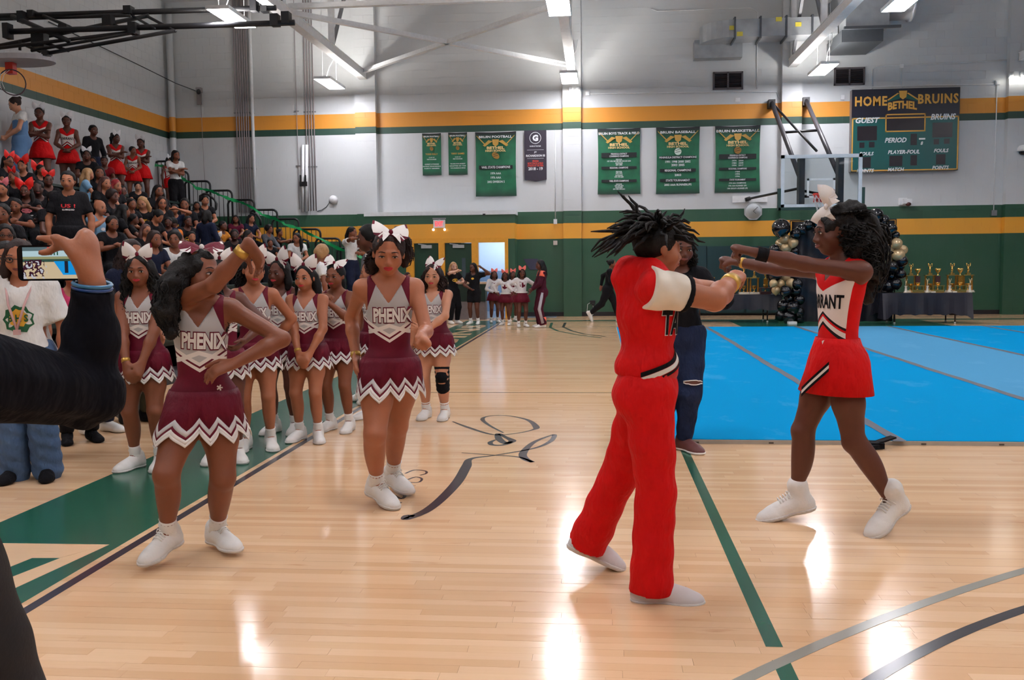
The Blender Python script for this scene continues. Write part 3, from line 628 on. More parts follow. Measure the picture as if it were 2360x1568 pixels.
# cameras and speakers
def dome_cam(px, py, lab, s_=1.0):
    c = wp(px, py, YW); o = empty('security_camera', c, lab, 'camera')
    q = MB(); q.box(-.14*s_, -.02*s_, -.12, 0, -.16*s_, .02*s_); q.beam((-.05*s_, -.1, .02), (.08*s_, -.22, .1*s_), .07*s_, .07*s_); q.build('bracket', M_wht, o)
    q = MB(); q.lathe([(.01, .13), (.09, .11), (.13, .04), (.13, -.02), (.1, -.03)], (.1*s_, -.24, .03), 16); q.build('housing', M_wht, o)
    q = MB(); q.ball((.1*s_, -.24, 0), (.1, .1, .09), nu=14, nv=8); q.build('dome', mat('smoked_dome', (22, 22, 34), .08), o)
dome_cam(2338, 352, 'white dome camera on the wall right of the scoreboard')
c = wp(2083, 466, YW); o = empty('security_camera', c, 'small white box camera under the scoreboard', 'camera')
q = MB(); q.box(-.13, .05, -.1, 0, -.07, .1); q.box(-.06, .14, -.2, -.08, -.05, .07); q.build('housing', M_wht, o)
q = MB(); q.ball((.06, -.17, -.06), (.07, .06, .05)); q.build('lens', mat('lens_brown', (70, 30, 34), .2), o)
c = wp(461, 215, YW-.02); o = empty('security_camera', c, 'small camera on the grey wall near the left corner', 'camera')
q = MB(); q.box(-.08, .04, -.04, 0, -.3, .08); q.box(-.03, .09, -.2, -.04, .0, .12); q.build('housing', mat('grey_plastic', (150, 144, 146), .5), o)
q = MB(); q.ball((.05, -.21, .0), (.06, .05, .07)); q.build('lens', M_black, o)
q = MB(); q.tube([(.02, -.012, -.3), (.03, -.012, -1.2), (.06, -.012, -3.0)], .006, 5); q.build('cable', mat('grey_plastic', (150, 144, 146), .5), o)
c = wp(769, 461, YW); o = empty('wall_bell', c, 'round white bell on the wall beside the white conduits', 'bell')
q = MB(); q.lathe([(0, 0), (.115, .0), (.12, -.03), (.09, -.07), (.03, -.09), (0, -.09)][::-1], n=20, ax=(XD, ZD, np.array([0, 1., 0]))); q.build('cover', M_wht, o)
q = MB(); q.tube([(-.1, -.01, -.05), (-.2, -.01, -.18), (-.32, -.02, -.26), (-.45, -.01, -.29)], .009, 6); q.build('cable', mat('dark_cable', (60, 62, 66), .5), o)
# vertical conduits
def conduit(pxs, y0, y1, r, lab, m=M_wht, grp='white conduits on the back wall'):
    o = empty('wall_conduit', wp(pxs[0], y1, YW), lab, 'pipe', grp); b = np.array(o.location)
    for p in pxs:
        a, e = wp(p-(y1-y0)*.022, y0, YW-.05), wp(p, y1, YW-.05); a[0] = e[0]
        q = MB(); q.tube([a-b, e-b], r, 8); q.build('pipe', m, o)
    for yy in (y0*.45+y1*.55, y0*.2+y1*.8):
        z = wp(pxs[0], yy, YW)[2]; x0, x1 = wp(pxs[0], y1, YW)[0]-.06, wp(pxs[-1], y1, YW)[0]+.06; q = MB(); q.box(x0-b[0], x1-b[0], -.03, 0, z-.015-b[2], z+.015-b[2]); q.build('clamp', M_steel, o)
conduit([552, 558, 563.5, 568.5, 574, 579], -20, 490, .018, 'cluster of six thin white conduits left of the wall pipe', mat('conduit_grey', (150, 140, 142), .5))
conduit([589], -20, 492, .045, 'thick white pipe beside the cluster of thin conduits')
conduit([711, 717, 723, 729], -20, 486, .014, 'four thin white conduits right of the double wall pipe', mat('conduit_grey', (150, 140, 142), .5))
conduit([690], -20, 483, .008, 'single thin conduit left of the double wall pipe', mat('conduit_grey', (150, 140, 142), .5))
o = empty('wall_pipe', wp(702, 410, YW), 'double white wall pipe with a black clamp', 'pipe'); b = np.array(o.location)
q = MB()
for p in (697.5, 706): q.tube([wp(p+1, 334, YW-.07)-b, wp(p, 488, YW-.07)-b], .04, 10)
q.build('pipe', M_wht, o)
q = MB(); q.box(-.1, .1, -.13, -.02, -.23, -.11)
for d in (-.07, .06): q.box(d-.02, d+.02, -.14, -.1, -.16, .06)
q.build('clamp', M_black, o)
q = MB(); a = np.array([XL+.16, YW-.14, 0]); q.tube([a, a+[0, 0, ZC-.1]], .085, 12); thing_mb('corner_pipe', 'tall painted pipe standing in the left corner of the hall', 'pipe', q, M_wall)
q = MB(); q.tube([at_x(112, 50, XL+.05), at_x(300, 140, XL+.05), wp(405, 192, YW-.3), wp(452, 210, YW-.2)], .012, 5); thing_mb('slack_cable', 'thin dark cable sagging across the left corner to a camera', 'cable', q, mat('dark_cable', (60, 62, 66), .5))
for pp, lab in (([(1360, 217), (1700, 211), (1790, 212), (1795, 225)], 'thin conduit along the wall above the yellow band'), ([(1958, 202), (2290, 194)], 'thin conduit above the scoreboard'), ([(2010, 210), (2010, 160), (2020, 153), (2190, 146), (2330, 138)], 'thin conduit looping up above the scoreboard'), ([(2077, 205), (2077, 150)], 'short conduit dropping to the top of the scoreboard'), ([(1500, 20), (1515, 26), (1730, 18), (1746, 28), (1744, 205)], 'thin conduit under the ceiling that drops beside the vent'), ([(2298, 195), (2290, 490)], 'thin conduit dropping to the outlet box at far right'), ([(1280, 300), (1280, 505)], 'thin conduit dropping to the switch by the pennant')):
    q = MB(); q.tube([wp(*p, YW-.02) for p in pp], .012, 6); thing_mb('wall_conduit', lab, 'pipe', q, M_wht)
q = MB(); c, hw, hh = panel(1688, 452, 1768, 466, YW); q.box(-hw, hw, -.04, 0, -hh, hh); thing_mb('wall_board', 'white mounting board on the wall above the octagonal clock', 'board', q, M_wht, c)

# ---------------------------------------------------------------- air duct
YD = YW-.75
def dq(px, py, Y): return at_y(px, py, Y)
o = empty('air_duct', dq(1770, 65, YD), 'galvanised metal air duct with an elbow high on the back wall', 'duct'); b = np.array(o.location)
z0, z1 = dq(1800, 83, YD-.3)[2], dq(1800, 42, YD-.3)[2]; xe, xr = dq(1690, 60, YD)[0], dq(1925, 50, YD)[0]; ya, yb_ = YD-.35, YD+.3
def seg(P0, P1, name='section'):
    q = MB(); n = len(P0); V = []
    for p0, p1 in zip(P0, P1): V += [(*p0, z0), (*p1, z0), (*p1, z1), (*p0, z1)]
    V = [np.array(v)-b for v in V]; F = [(4*i+k, 4*i+(k+1) % 4, 4*i+4+(k+1) % 4, 4*i+4+k) for i in range(n-1) for k in range(4)]+[(3, 2, 1, 0), tuple(4*(n-1)+k for k in range(4))]
    q.add(V, F); return q.build(name, M_galv, o)
L = (xr-xe)/4
for k in range(4): seg([(xe+k*L, ya), (xe+(k+1)*L-.02, ya)], [(xe+k*L, yb_), (xe+(k+1)*L-.02, yb_)])
for k in range(4): q = MB(); x = xe+k*L-b[0]; q.box(x-.03, x+.01, ya-.04-b[1], yb_+.04-b[1], z0-.05-b[2], z1+.05-b[2]); q.build('flange', mat('duct_flange', (86, 90, 96), .4, .6), o)
R0, R1 = .12, .12+(yb_-ya)
seg([(xe-R1*math.sin(t), yb_+.12-R1*math.cos(t)) for t in np.linspace(0, pi/2, 9)], [(xe-R0*math.sin(t), yb_+.12-R0*math.cos(t)) for t in np.linspace(0, pi/2, 9)], 'elbow')
q = MB(); q.box(xe-R1-.12-b[0], xe+.28-b[0], yb_+.08-b[1], YW-.02-b[1], z0-.32-b[2], z0+.12-b[2]); q.build('boot', M_galv, o)
q = MB()
for px, py in ((1688, 64), (1795, 44), (1840, 56), (1705, 78)): c = dq(px, py, ya-.015)-b; q.box(c[0]-.07, c[0]+.07, c[1], c[1]+.01, c[2]-.05, c[2]+.05)
q.build('tape_label', mat('yellow_tape', (206, 190, 70), .5), o)
o2 = empty('air_duct', dq(1990, 50, YD), 'large square duct with a round sleeve at its right end', 'duct'); b = np.array(o2.location)
q = MB(); xa_, xb_ = dq(1925, 60, YD)[0], dq(2050, 40, YD-1)[0]; q.box(xa_-b[0], xb_-b[0], YD-1.0-b[1], YW-.02-b[1], z0-.02-b[2], z1+.55-b[2]); q.build('section', M_galv, o2)
q = MB(); q.box(xa_-b[0]-.05, xb_-b[0]+.25, YD-1.06-b[1], YD-.98-b[1], z0-.06-b[2], z0+.0-b[2]); q.box(xa_-b[0]-.04, xa_-b[0]+.9, YD-.8-b[1], YW-.1-b[1], z0-.3-b[2], z0-.02-b[2]); q.build('flange', mat('duct_flange', (86, 90, 96), .4, .6), o2)
q = MB(); cc = np.array([xb_+.05, YD-.6, (z0+z1)/2+.42])-b; q.lathe([(.0, 0), (.42, 0), (.42, .5), (.46, .5), (.46, .56), (.40, .56), (0, .56)], cc, 24, ax=(np.array([0, 1., 0]), ZD, XD)); q.build('round_sleeve', mat('sleeve_white', (206, 208, 212), .4, .3), o2)

# ---------------------------------------------------------------- wall hoop
YH = 21.25
tl, brn = at_y(1800, 358, YH), at_y(1985, 477, YH); c = (tl+brn)/2; hw, hh = (brn[0]-tl[0])/2, (tl[2]-brn[2])/2
hp = empty('basketball_hoop', c, 'glass backboard and orange rim on struts from the back wall', 'hoop'); b = np.array(c)
M_hf = mat('hoop_frame_white', (206, 216, 222), .4)
q = MB(); q.box(-hw+.05, hw-.05, 0, .012, -hh+.05, hh-.05); q.build('glass_board', glass('backboard_glass'), hp)
q = MB(); t_ = .075
q.box(-hw, hw, -.03, .03, hh-t_, hh); q.box(-hw, hw, -.03, .03, -hh, -hh+t_); q.box(-hw, -hw+t_, -.03, .03, -hh, hh); q.box(hw-t_, hw, -.03, .03, -hh, hh); q.build('board_frame', M_hf, hp)
q = MB(); sx0, sx1, sz0, sz1 = -.30, .30, -.36, .06
for a in ((sx0, sx1, sz1-.045, sz1), (sx0, sx1, sz0, sz0+.045), (sx0, sx0+.045, sz0, sz1), (sx1-.045, sx1, sz0, sz1)): q.box(a[0], a[1], -.006, -.001, a[2], a[3])
q.build('target_square', mat('target_white', (210, 218, 220), .4), hp)
q = MB(); q.box(-hw-.05, hw+.05, -.05, .05, -hh-.05, -hh+.01); q.box(-hw-.06, -hw+.0, -.05, .05, -hh-.05, -hh+.42); q.box(hw, hw+.06, -.05, .05, -hh-.05, -hh+.42); q.build('edge_pad', mat('pad_green', (14, 58, 52), .5), hp)
rz = at_y(1898, 449, YH-.35)[2]-b[2]; rx = at_y(1898, 449, YH-.35)[0]-b[0]
q = MB(); q.tube([(rx+.23*math.cos(2*pi*k/28), -.38+.23*math.sin(2*pi*k/28), rz) for k in range(28)], .012, 8, closed=True); q.box(rx-.1, rx+.1, -.16, 0, rz-.06, rz+.01); q.box(rx-.14, rx+.14, -.02, 0, rz-.14, rz+.06); q.build('rim', mat('rim_orange', (206, 52, 40), .4), hp)
q = MB(); n = 12
for k in range(n):
    for d in (-1, 1):
        P = []
        for j in range(5):
            t = 2*pi*(k+d*j*.5)/n; r = .225-.025*j-.01*(j > 2); P.append((rx+r*math.cos(t), -.38+r*math.sin(t), rz-.01-.1*j))
        q.tube(P, .006, 4, cap=False)
q.build('net', mat('net_white', (216, 210, 206), .7), hp)
q = MB(); up = [at_y(1779, 237, YW-.22)-b, at_y(1858, 232, YW-.22)-b]; mid = [at_y(1843, 408, YH+.3)-b, at_y(1932, 402, YH+.3)-b]
for a, e, x in zip(up, mid, (-.47, .47)):
    q.tube([a, e*.999], .055, 10); q.box(e[0]-.06, e[0]+.06, .05, .3, -hh+.05, hh-.06)
q.build('strut', mat('strut_charcoal', (52, 50, 56), .45, var=.3, scale=30), hp)
q = MB(); q.tube([up[0], up[0]*.3+mid[1]*.7-np.array([0, 0, 0])], .03, 8); q.tube([up[0]*.57+mid[0]*.43, up[1]*.57+mid[1]*.43], .03, 8); q.tube([mid[0]+[0, -.1, -.44], mid[1]+[0, -.1, -.44]], .03, 8); q.build('cross_brace', M_black, hp)
q = MB(); lo = at_y(1722, 459, YW-.1)-b
q.tube([lo, at_y(1843, 434, YH+.35)-b], .03, 8); q.tube([at_y(1850, 440, YH+.3)-b, at_y(1925, 452, YH+.2)-b], .03, 8); q.tube([lo-[.05, 0, .02], lo+[.08, 0, .02]], .05, 8); q.build('stay', M_black, hp)
q = MB()
for a in up: q.box(a[0]-.08, a[0]+.08, a[1]-.04, a[1]+.24, a[2]-.12, a[2]+.08)
q.build('wall_bracket', M_black, hp)

# ---------------------------------------------------------------- folded side hoop under the roof at left
YS = 16.8
fo_ = empty('folded_hoop', at_y(60, 60, YS), 'black folded up hoop frame hanging from the roof at top left', 'hoop'); b = np.array(fo_.location)
def pipe(pts, Y0, Y1, r, name='pipe', sub=None):
    q = MB(); n = len(pts); q.tube([at_y(*p, Y0+(Y1-Y0)*i/max(n-1, 1))-b for i, p in enumerate(pts)], r, 8); return q.build(name, M_black, sub or fo_)
pipe([(-150, 42), (636, 18)], YS+.2, YS+.6, .052); pipe([(20, 73), (679, 52)], YS-.5, YS-.2, .052); pipe([(-150, 47), (300, 34)], YS+.3, YS+.4, .045)
pipe([(-160, 138), (343, 36)], YS, YS+.3, .04); pipe([(-160, 130), (318, 72)], YS-.3, YS-.3, .032); pipe([(104, 124), (402, 71)], YS-.5, YS-.5, .035); pipe([(72, 117), (306, 76)], YS-.5, YS-.4, .028)
pipe([(25, 36), (158, 94)], YS+.3, YS-.5, .045); pipe([(338, 37), (404, 72)], YS+.3, YS-.5, .028); pipe([(306, 37), (356, 66)], YS+.3, YS-.5, .026); pipe([(243, 47), (310, 78)], YS+.3, YS-.5, .022); pipe([(52, 102), (92, 119)], YS-.2, YS-.5, .025); pipe([(100, 98), (158, 117)], YS-.2, YS-.5, .028); pipe([(100, 36), (160, 62)], YS+.3, YS-.3, .03); pipe([(46, 92), (46, 116)], YS, YS, .026)
for (px, py, Y, w, h) in ((52, 40, YS+.2, .12, .2), (75, 33, YS+.3, .12, .12), (297, 24, YS+.4, .14, .14), (92, 88, YS-.2, .24, .34), (250, 48, YS, .16, .18), (150, 66, YS-.3, .16, .12), (308, 66, YS-.4, .14, .2), (586, 8, YS+.5, .12, .3), (610, 12, YS+.6, .12, .26), (634, 47, YS-.2, .14, .2), (660, 42, YS-.2, .14, .2), (18, 72, YS-.5, .1, .26), (108, 124, YS-.5, .1, .1)):
    c = at_y(px, py, Y)-b; q = MB(); q.box(c[0]-w/2, c[0]+w/2, c[1]-.09, c[1]+.09, c[2]-h/2, c[2]+h/2); q.build('clamp', M_black, fo_)
q = MB(); c = at_y(38, 138, YS-.4)-b; k = 26
fan = [(.70*math.cos(2*pi*i/k), .44*math.sin(2*pi*i/k)*(1 if math.sin(2*pi*i/k) > 0 else .9)) for i in range(k)]
q.prism([(c[0]+x, c[1]+y, c[2]-.05) for x, y in fan], (0, 0, .09)); q.build('fan_backboard', mat('fan_board_grey', (176, 174, 178), .5), fo_)
q = MB(); c = at_y(29, 190, YS-.5)-b; ax_ = np.array([.62, .78, 0])
q.tube([c+ax_*.225*math.cos(2*pi*i/24)+ZD*.225*math.sin(2*pi*i/24) for i in range(24)], .012, 6, closed=True); q.build('rim', mat('rim_dark', (60, 34, 40), .5), fo_)
q = MB(); a = at_y(24, 155, YS-.45)-b; q.box(a[0]-.07, a[0]+.07, a[1]-.05, a[1]+.08, a[2]-.12, a[2]+.08); q.build('rim_bracket', mat('rim_orange', (206, 52, 40), .4), fo_)
q = MB()
for k in range(9):
    t = pi*.55+k*.24; p = c+ax_*.22*math.cos(t)+ZD*.22*math.sin(t); q.tube([p, p+[-.05-.01*k, -.1, -.1], p+[-.06+.02*(k % 3), -.16, -.25-.03*(k % 4)], p+[-.02, -.15, -.36]], .005, 4)
q.build('net', mat('net_white', (216, 210, 206), .7), fo_)

# ---------------------------------------------------------------- bleachers with end rails and garland
BX0, RUN, RISE, NROW = -5.0, .56, .28, 10
bl = empty('bleachers', (BX0, 14, 0), 'dark stepped bleachers along the left wall filled with spectators', 'bleachers')
M_dk = mat('bleacher_dark', (34, 32, 36), .6); M_seat = mat('bleacher_seat', (28, 46, 40), .45)
for i in range(NROW):
    x = -RUN*i; q = MB(); q.box(x-RUN, x, -8.5, 9.74, .07+RISE*i-.05, .07+RISE*i); q.box(x-.02, x, -8.5, 9.74, max(0, RISE*(i-1)), .07+RISE*i-.05); q.build('deck', M_dk, bl)
    q = MB(); q.box(x-RUN-.12, x-RUN+.16, -8.5, 9.74, .07+RISE*i+.36, .07+RISE*i+.41); q.box(x-RUN-.02, x-RUN, -8.5, 9.74, .07+RISE*i, .07+RISE*i+.36); q.build('seat_board', M_seat, bl)
q = MB(); q.box(XL-BX0+.02, -RUN*NROW, -8.5, 9.74, .07+RISE*NROW-.05, .07+RISE*NROW); q.box(XL-BX0+.02, -.2, 9.79, 9.83, 0, .4)
for i in range(NROW): q.box(-RUN*i-RUN, -RUN*i, 9.74, 9.79, 0, .07+RISE*i)
q.build('end_panel', M_dk, bl)
YRL = 23.75
rails = [(355, 372, 405), (392, 396, 434), (425, 418, 484), (474, 439.5, 534.5), (525, 461, 585.5), (577, 484, 638.5), (627, 505, 688.5), (676.5, 528.5, 738.3), (727.4, 550, 784), (778, 572, 835)]
for k, (xl, yt, xr_) in enumerate(rails):
    a, e = at_y(xl, yt, YRL), at_y(xr_, yt, YRL); zt_ = (a[2]+e[2])/2; zb = max(0.02, zt_-1.0-.0); rr_ = .12
    o = empty('guard_rail', ((a[0]+e[0])/2, YRL, zb), ['topmost', 'second', 'third', 'fourth', 'fifth', 'sixth', 'seventh', 'eighth', 'ninth', 'lowest'][k]+' black guard rail down the far end of the bleachers', 'railing', 'guard rails at the end of the bleachers'); bb = np.array(o.location)
    P = [(a[0], YRL, zb)]+[(a[0]+rr_-rr_*math.cos(t), YRL, zt_-rr_+rr_*math.sin(t)) for t in np.linspace(0, pi/2, 5)]+[(e[0]-rr_+rr_*math.sin(t), YRL, zt_-rr_+rr_*math.cos(t)) for t in np.linspace(0, pi/2, 5)]+[(e[0], YRL, zb)]
    q = MB(); q.tube([np.array(p)-bb for p in P], .028, 8, hint=(0, 1, 0)); q.build('frame', M_black, o)
    nb = 5
    for j in range(nb): x = a[0]+(e[0]-a[0])*(j+1)/(nb+1)-bb[0]; q = MB(); q.tube([(x, 0, 0.05), (x, 0, zt_-zb)], .009, 6); q.build('baluster', M_black, o)
for k, (P, lab) in enumerate((([(461, 465), (461, 452), (470, 447), (480, 449), (494, 460), (499, 470), (498, 482), (490, 488)], 'small bent aisle handrail near the upper rows'), ([(576, 500), (580, 492), (592, 495), (600, 506), (601, 520)], 'small bent aisle handrail in the middle rows'), ([(690, 560), (700, 552), (710, 556), (712, 572)], 'small bent aisle handrail in the lower rows'))):
    q = MB(); q.tube([at_y(*p, 22.6) for p in P], .03, 8, hint=(0, 1, 0)); thing_mb('handrail', lab, 'railing', q, M_black)
gp = [(352, 380), (382, 384), (398, 386), (420, 412), (439, 421), (452, 434), (484, 439), (500, 447), (530, 459), (560, 468), (584, 480), (604, 495), (636, 505), (660, 519), (690, 527), (714, 540), (736, 549), (777, 572), (815, 585), (843, 598), (850, 615)]
q = MB(); V = []
for i, p in enumerate(gp):
    for j in range(4 if i < len(gp)-1 else 1):
        u = j/4; a = at_y(*p, YRL-.07); e = at_y(*gp[min(i+1, len(gp)-1)], YRL-.07); c = a+(e-a)*u; t = i*1.3+j*.7
        t = i*2.3+j*1.1; dv = np.array([.25*math.sin(t), .35*math.cos(t), .25+.65*abs(math.cos(t*.8))])*.05; V += [c+dv, c-dv]
n = len(V)//2; q.add(V, [(2*i, 2*i+1, 2*i+3, 2*i+2) for i in range(n-1)], 0, True)
thing_mb('garland', 'twisted bright green ribbon garland along the guard rails', 'garland', q, mat('green_ribbon', (22, 150, 84), .3, var=.35, scale=9))

# ---------------------------------------------------------------- mats
mx0 = .36; pw = 1.83; my0, my1 = 7.12, 19.75
cm = empty('cheer_mat', (mx0, my0, 0), 'large blue carpet mat of joined strips on the court', 'mat')
def carpet(name, c):
    m, t = base_mat(name, 1.0, 0, .04); c = lin(c); n = t.noise(1.6, None, 5, .7, stretch=(1, .5, 1)); n2 = t.noise(300, None, 2)
    f = t.m('MINIMUM', t.m('MAXIMUM', t.m('MULTIPLY', t.m('SUBTRACT', n, .56), 5), 0), .35)
    col = t.mix(f, c, tuple(v*.6+.4*w for v, w in zip(c, lin((120, 180, 220)))))
    t.put(t.bsdf().inputs['Base Color'], t.mix(t.m('MULTIPLY', n2, .3), col, tuple(v*.7 for v in c))); t.bump(n2, .15, .004); return m
M_blue, M_lblue = carpet('blue_carpet', (0, 146, 204)), carpet('pale_blue_carpet', (84, 154, 196))
for k in range(7):
    q = MB(); x0 = k*pw+.004; x1 = (k+1)*pw-.004
    q.box(x0, x1, 0.0, my1-my0, 0, .035); q.build('mat_strip', M_lblue if k in (2, 6) else M_blue, cm)
for k in range(1, 7):
    q = MB(); x = k*pw; V = []
    nseg = 60
    for i in range(nseg+1):
        y = (my1-my0)*i/nseg-(.05 if i == 0 else 0); w = .045+.004*math.sin(i*1.7+k); dx = .005*math.sin(i*.6+k*2)+.008*math.sin(i*.15+k)
        V += [(x+dx-w, y, .0375), (x+dx+w, y, .0375)]
    q.add(V, [(2*i, 2*i+1, 2*i+3, 2*i+2) for i in range(nseg)]); q.build('seam_tape', mat('seam_grey', (92, 96, 108), .7), cm)
q = MB(); q.box(-.02, 7*pw, -.012, 0, 0, .03); q.box(-.012, 0, -.0, my1-my0, 0, .03); q.build('foam_edge', mat('foam_beige', (168, 160, 148), .8), cm)
q = MB()
for k in range(9): q.box(.35+k*.55, .385+k*.55, -.016, -.012, .006, .016)
q.build('edge_tuft', mat('tuft_dark', (70, 64, 58), .8), cm)
c = at_z(2026, 1020, .04); q = MB(); q.box(-.09, .02, -.07, .05, -.035, .006); q.beam((-.03, -.02, .0), (.11, .03, .035), .07, .012); q.beam((-.02, -.05, -.02), (-.1, -.1, -.02), .05, .03)
thing_mb('tape_wad', 'dark crumpled tape end at the front edge of the blue mat', 'tape', q, M_black_cloth, c)

# wall pads behind the left trophy table
for k, (a, e) in enumerate(((1506, 1627), (1629, 1716), (1718, 1802))):
    c, hw, hh = panel(a, 568, e, 722, YW-.07); q = MB(); q.box(-hw, hw, -.03, .06, -hh, hh); q.box(-hw+.02, hw-.02, -.045, -.03, -hh+.02, hh-.02)
    thing_mb('wall_pad', ('dark teal wall pad, left of three behind the trophies', 'dark teal wall pad, middle of three behind the trophies', 'dark teal wall pad, right of three beside the arch')[k], 'pad', q, mat('pad_teal', (18, 56, 62), .42), c, 'wall pads')
c, hw, hh = panel(1206, 597, 1240, 622, YW); q = MB(); q.prism([(-hw, -.012, hh), (hw, -.012, hh), (hw, -.012, -hh), (-.1*hw, -.012, -hh)][::-1], (0, .012, 0)); thing_mb('wall_sign', 'dark slate plaque on the green wall left of the tracksuit woman', 'sign', q, mat('slate_sign', (62, 62, 86), .5), c)
c = wp(1366, 697, YW); o = empty('wall_outlet', c, 'dark power outlet with a hanging white cord low on the green wall', 'outlet'); q = MB(); q.box(-.07, .07, -.05, 0, -.05, .05); q.box(-.02, .05, -.1, -.04, -.08, -.03); q.build('box', M_black, o)
q = MB(); q.tube([(-.05, -.04, 0), (-.13, -.05, -.05), (-.15, -.05, -.25), (-.1, -.05, -.36), (0, -.05, -.33), (.03, -.05, -.2), (0, -.05, -.06)], .006, 5); q.build('cord', M_wht, o)

# ---------------------------------------------------------------- trophy tables
def folding_table(name, x0, x1, y0, y1, zt, lab, drop, clab):
    o = empty(name, ((x0+x1)/2, (y0+y1)/2, 0), lab, 'table'); hw, hd = (x1-x0)/2, (y1-y0)/2
    q = MB(); q.box(-hw, hw, -hd, hd, zt-.04, zt-.004); q.build('top', mat('table_grey', (120, 118, 118), .5), o)
    for sx_ in (-1, 1):
        for sy in (-1, 1): q = MB(); x = sx_*(hw-.28); q.tube([(x-.1*sx_, sy*(hd-.1), zt-.04), (x, sy*(hd-.1), zt-.16), (x, sy*(hd-.1), .03)], .016, 8); q.build('leg', mat('leg_brown', (66, 48, 48), .4, .3), o); 
        q = MB(); q.tube([(sx_*(hw-.28), -hd+.1, .2), (sx_*(hw-.28), hd-.1, .2)], .012, 6); q.build('leg_brace', mat('leg_brown', (66, 48, 48), .4, .3), o)
        q = MB(); 
        for sy in (-1, 1): q.lathe([(.02, 0), (.022, .03), (.018, .035)], (sx_*(hw-.28), sy*(hd-.1), 0), 8)
        q.build('foot_cap', M_wht, o)
    # cloth: draped grid
    q = MB(); nx, ny = 36, 6; P = []
    ring = []
    W_, D_ = hw+.02, hd+.02
    per = [(x, -D_) for x in np.linspace(-W_, W_, nx)]+[(W_, y) for y in np.linspace(-D_, D_, 10)[1:]]+[(x, D_) for x in np.linspace(W_, -W_, nx)[1:]]+[(-W_, y) for y in np.linspace(D_, -D_, 10)[1:-1]]
    n = len(per); V = []
    for lv in range(7):
        for i, (x, y) in enumerate(per):
            f = lv/6; nx_, ny_ = (0, -1) if y <= -D_+1e-6 else ((0, 1) if y >= D_-1e-6 else ((1, 0) if x > 0 else (-1, 0)))
            crn = min(abs(abs(x)-W_), .25)/.25*min(1, 1) if abs(y) >= D_-1e-6 else min(abs(abs(y)-D_), .2)/.2
            dr = drop*(1+.22*(1-crn))*(1+.05*math.sin(i*1.1)); off = f*(.018*math.sin(i*.5)+.01*math.sin(i*1.3)+.02+.1*(1-crn))
            V.append((x+nx_*off, y+ny_*off, zt+.004-dr*f))
    F = [(lv*n+i, (lv+1)*n+i, (lv+1)*n+(i+1) % n, lv*n+(i+1) % n) for lv in range(6) for i in range(n)]+[tuple(range(n))]
    q.add(V, F, 0, [False][0]); cl = q.build('tablecloth', M_cloth, None, loc=o.location); tag(cl, clab, 'tablecloth')
    return o
a, e = at_z(2072, 746), at_z(2208, 752); ty = 20.9
tx0, tx1 = at_y(2035, 680, ty)[0], at_y(2238, 680, ty)[0]; zt = at_y(2140, 676, ty)[2]
folding_table('folding_table', tx0, tx1, ty, ty+.75, zt, 'folding table with brown legs under the right row of trophies', .46, 'black plastic cloth draped over the right trophy table')
ux0, ux1 = at_y(1585, 700, 21.6)[0], at_y(1800, 700, 21.6)[0]; zt2 = at_y(1700, 680, 21.6)[2]
folding_table('folding_table', ux0, ux1, 21.6, 22.35, zt2, 'folding table with brown legs behind the two dancers fists', .34, 'black plastic cloth draped over the left trophy table')
M_marble = mat('trophy_base_marble', (226, 216, 196), .25, var=.1); M_col = mat('trophy_column_gold', (176, 120, 44), .25, .6, var=.5, scale=60); M_wood2 = mat('trophy_wood', (70, 30, 26), .3)
def figure_mb(q, x, z, s):
    """small cheer figure: legs, body, head, raised arms with pom poms"""
    for d in (-1, 1): q.tube([(x+d*.012*s, 0, z), (x+d*.014*s, 0, z+.05*s), (x+d*.01*s, 0, z+.1*s)], [.009*s, .011*s, .016*s], 6)
    q.lathe([(.034*s, .0), (.026*s, .03*s), (.018*s, .05*s), (.026*s, .09*s), (.012*s, .105*s)], (x, 0, z+.085*s), 10)
    q.ball((x, 0, z+.21*s), .021*s, nu=8, nv=6)
    for d in (-1, 1): q.tube([(x+d*.024*s, 0, z+.17*s), (x+d*.05*s, -.01, z+.19*s), (x+d*.045*s, -.01, z+.23*s)], .008*s, 5); q.ball((x+d*.045*s, -.01, z+.245*s), .02*s, nu=7, nv=5)
def cup_mb(q, x, z, s): q.lathe([(.02*s, 0), (.022*s, .008*s), (.006*s, .02*s), (.007*s, .04*s), (.03*s, .06*s), (.038*s, .1*s), (.04*s, .105*s), (.03*s, .1*s)], (x, 0, z), 12)
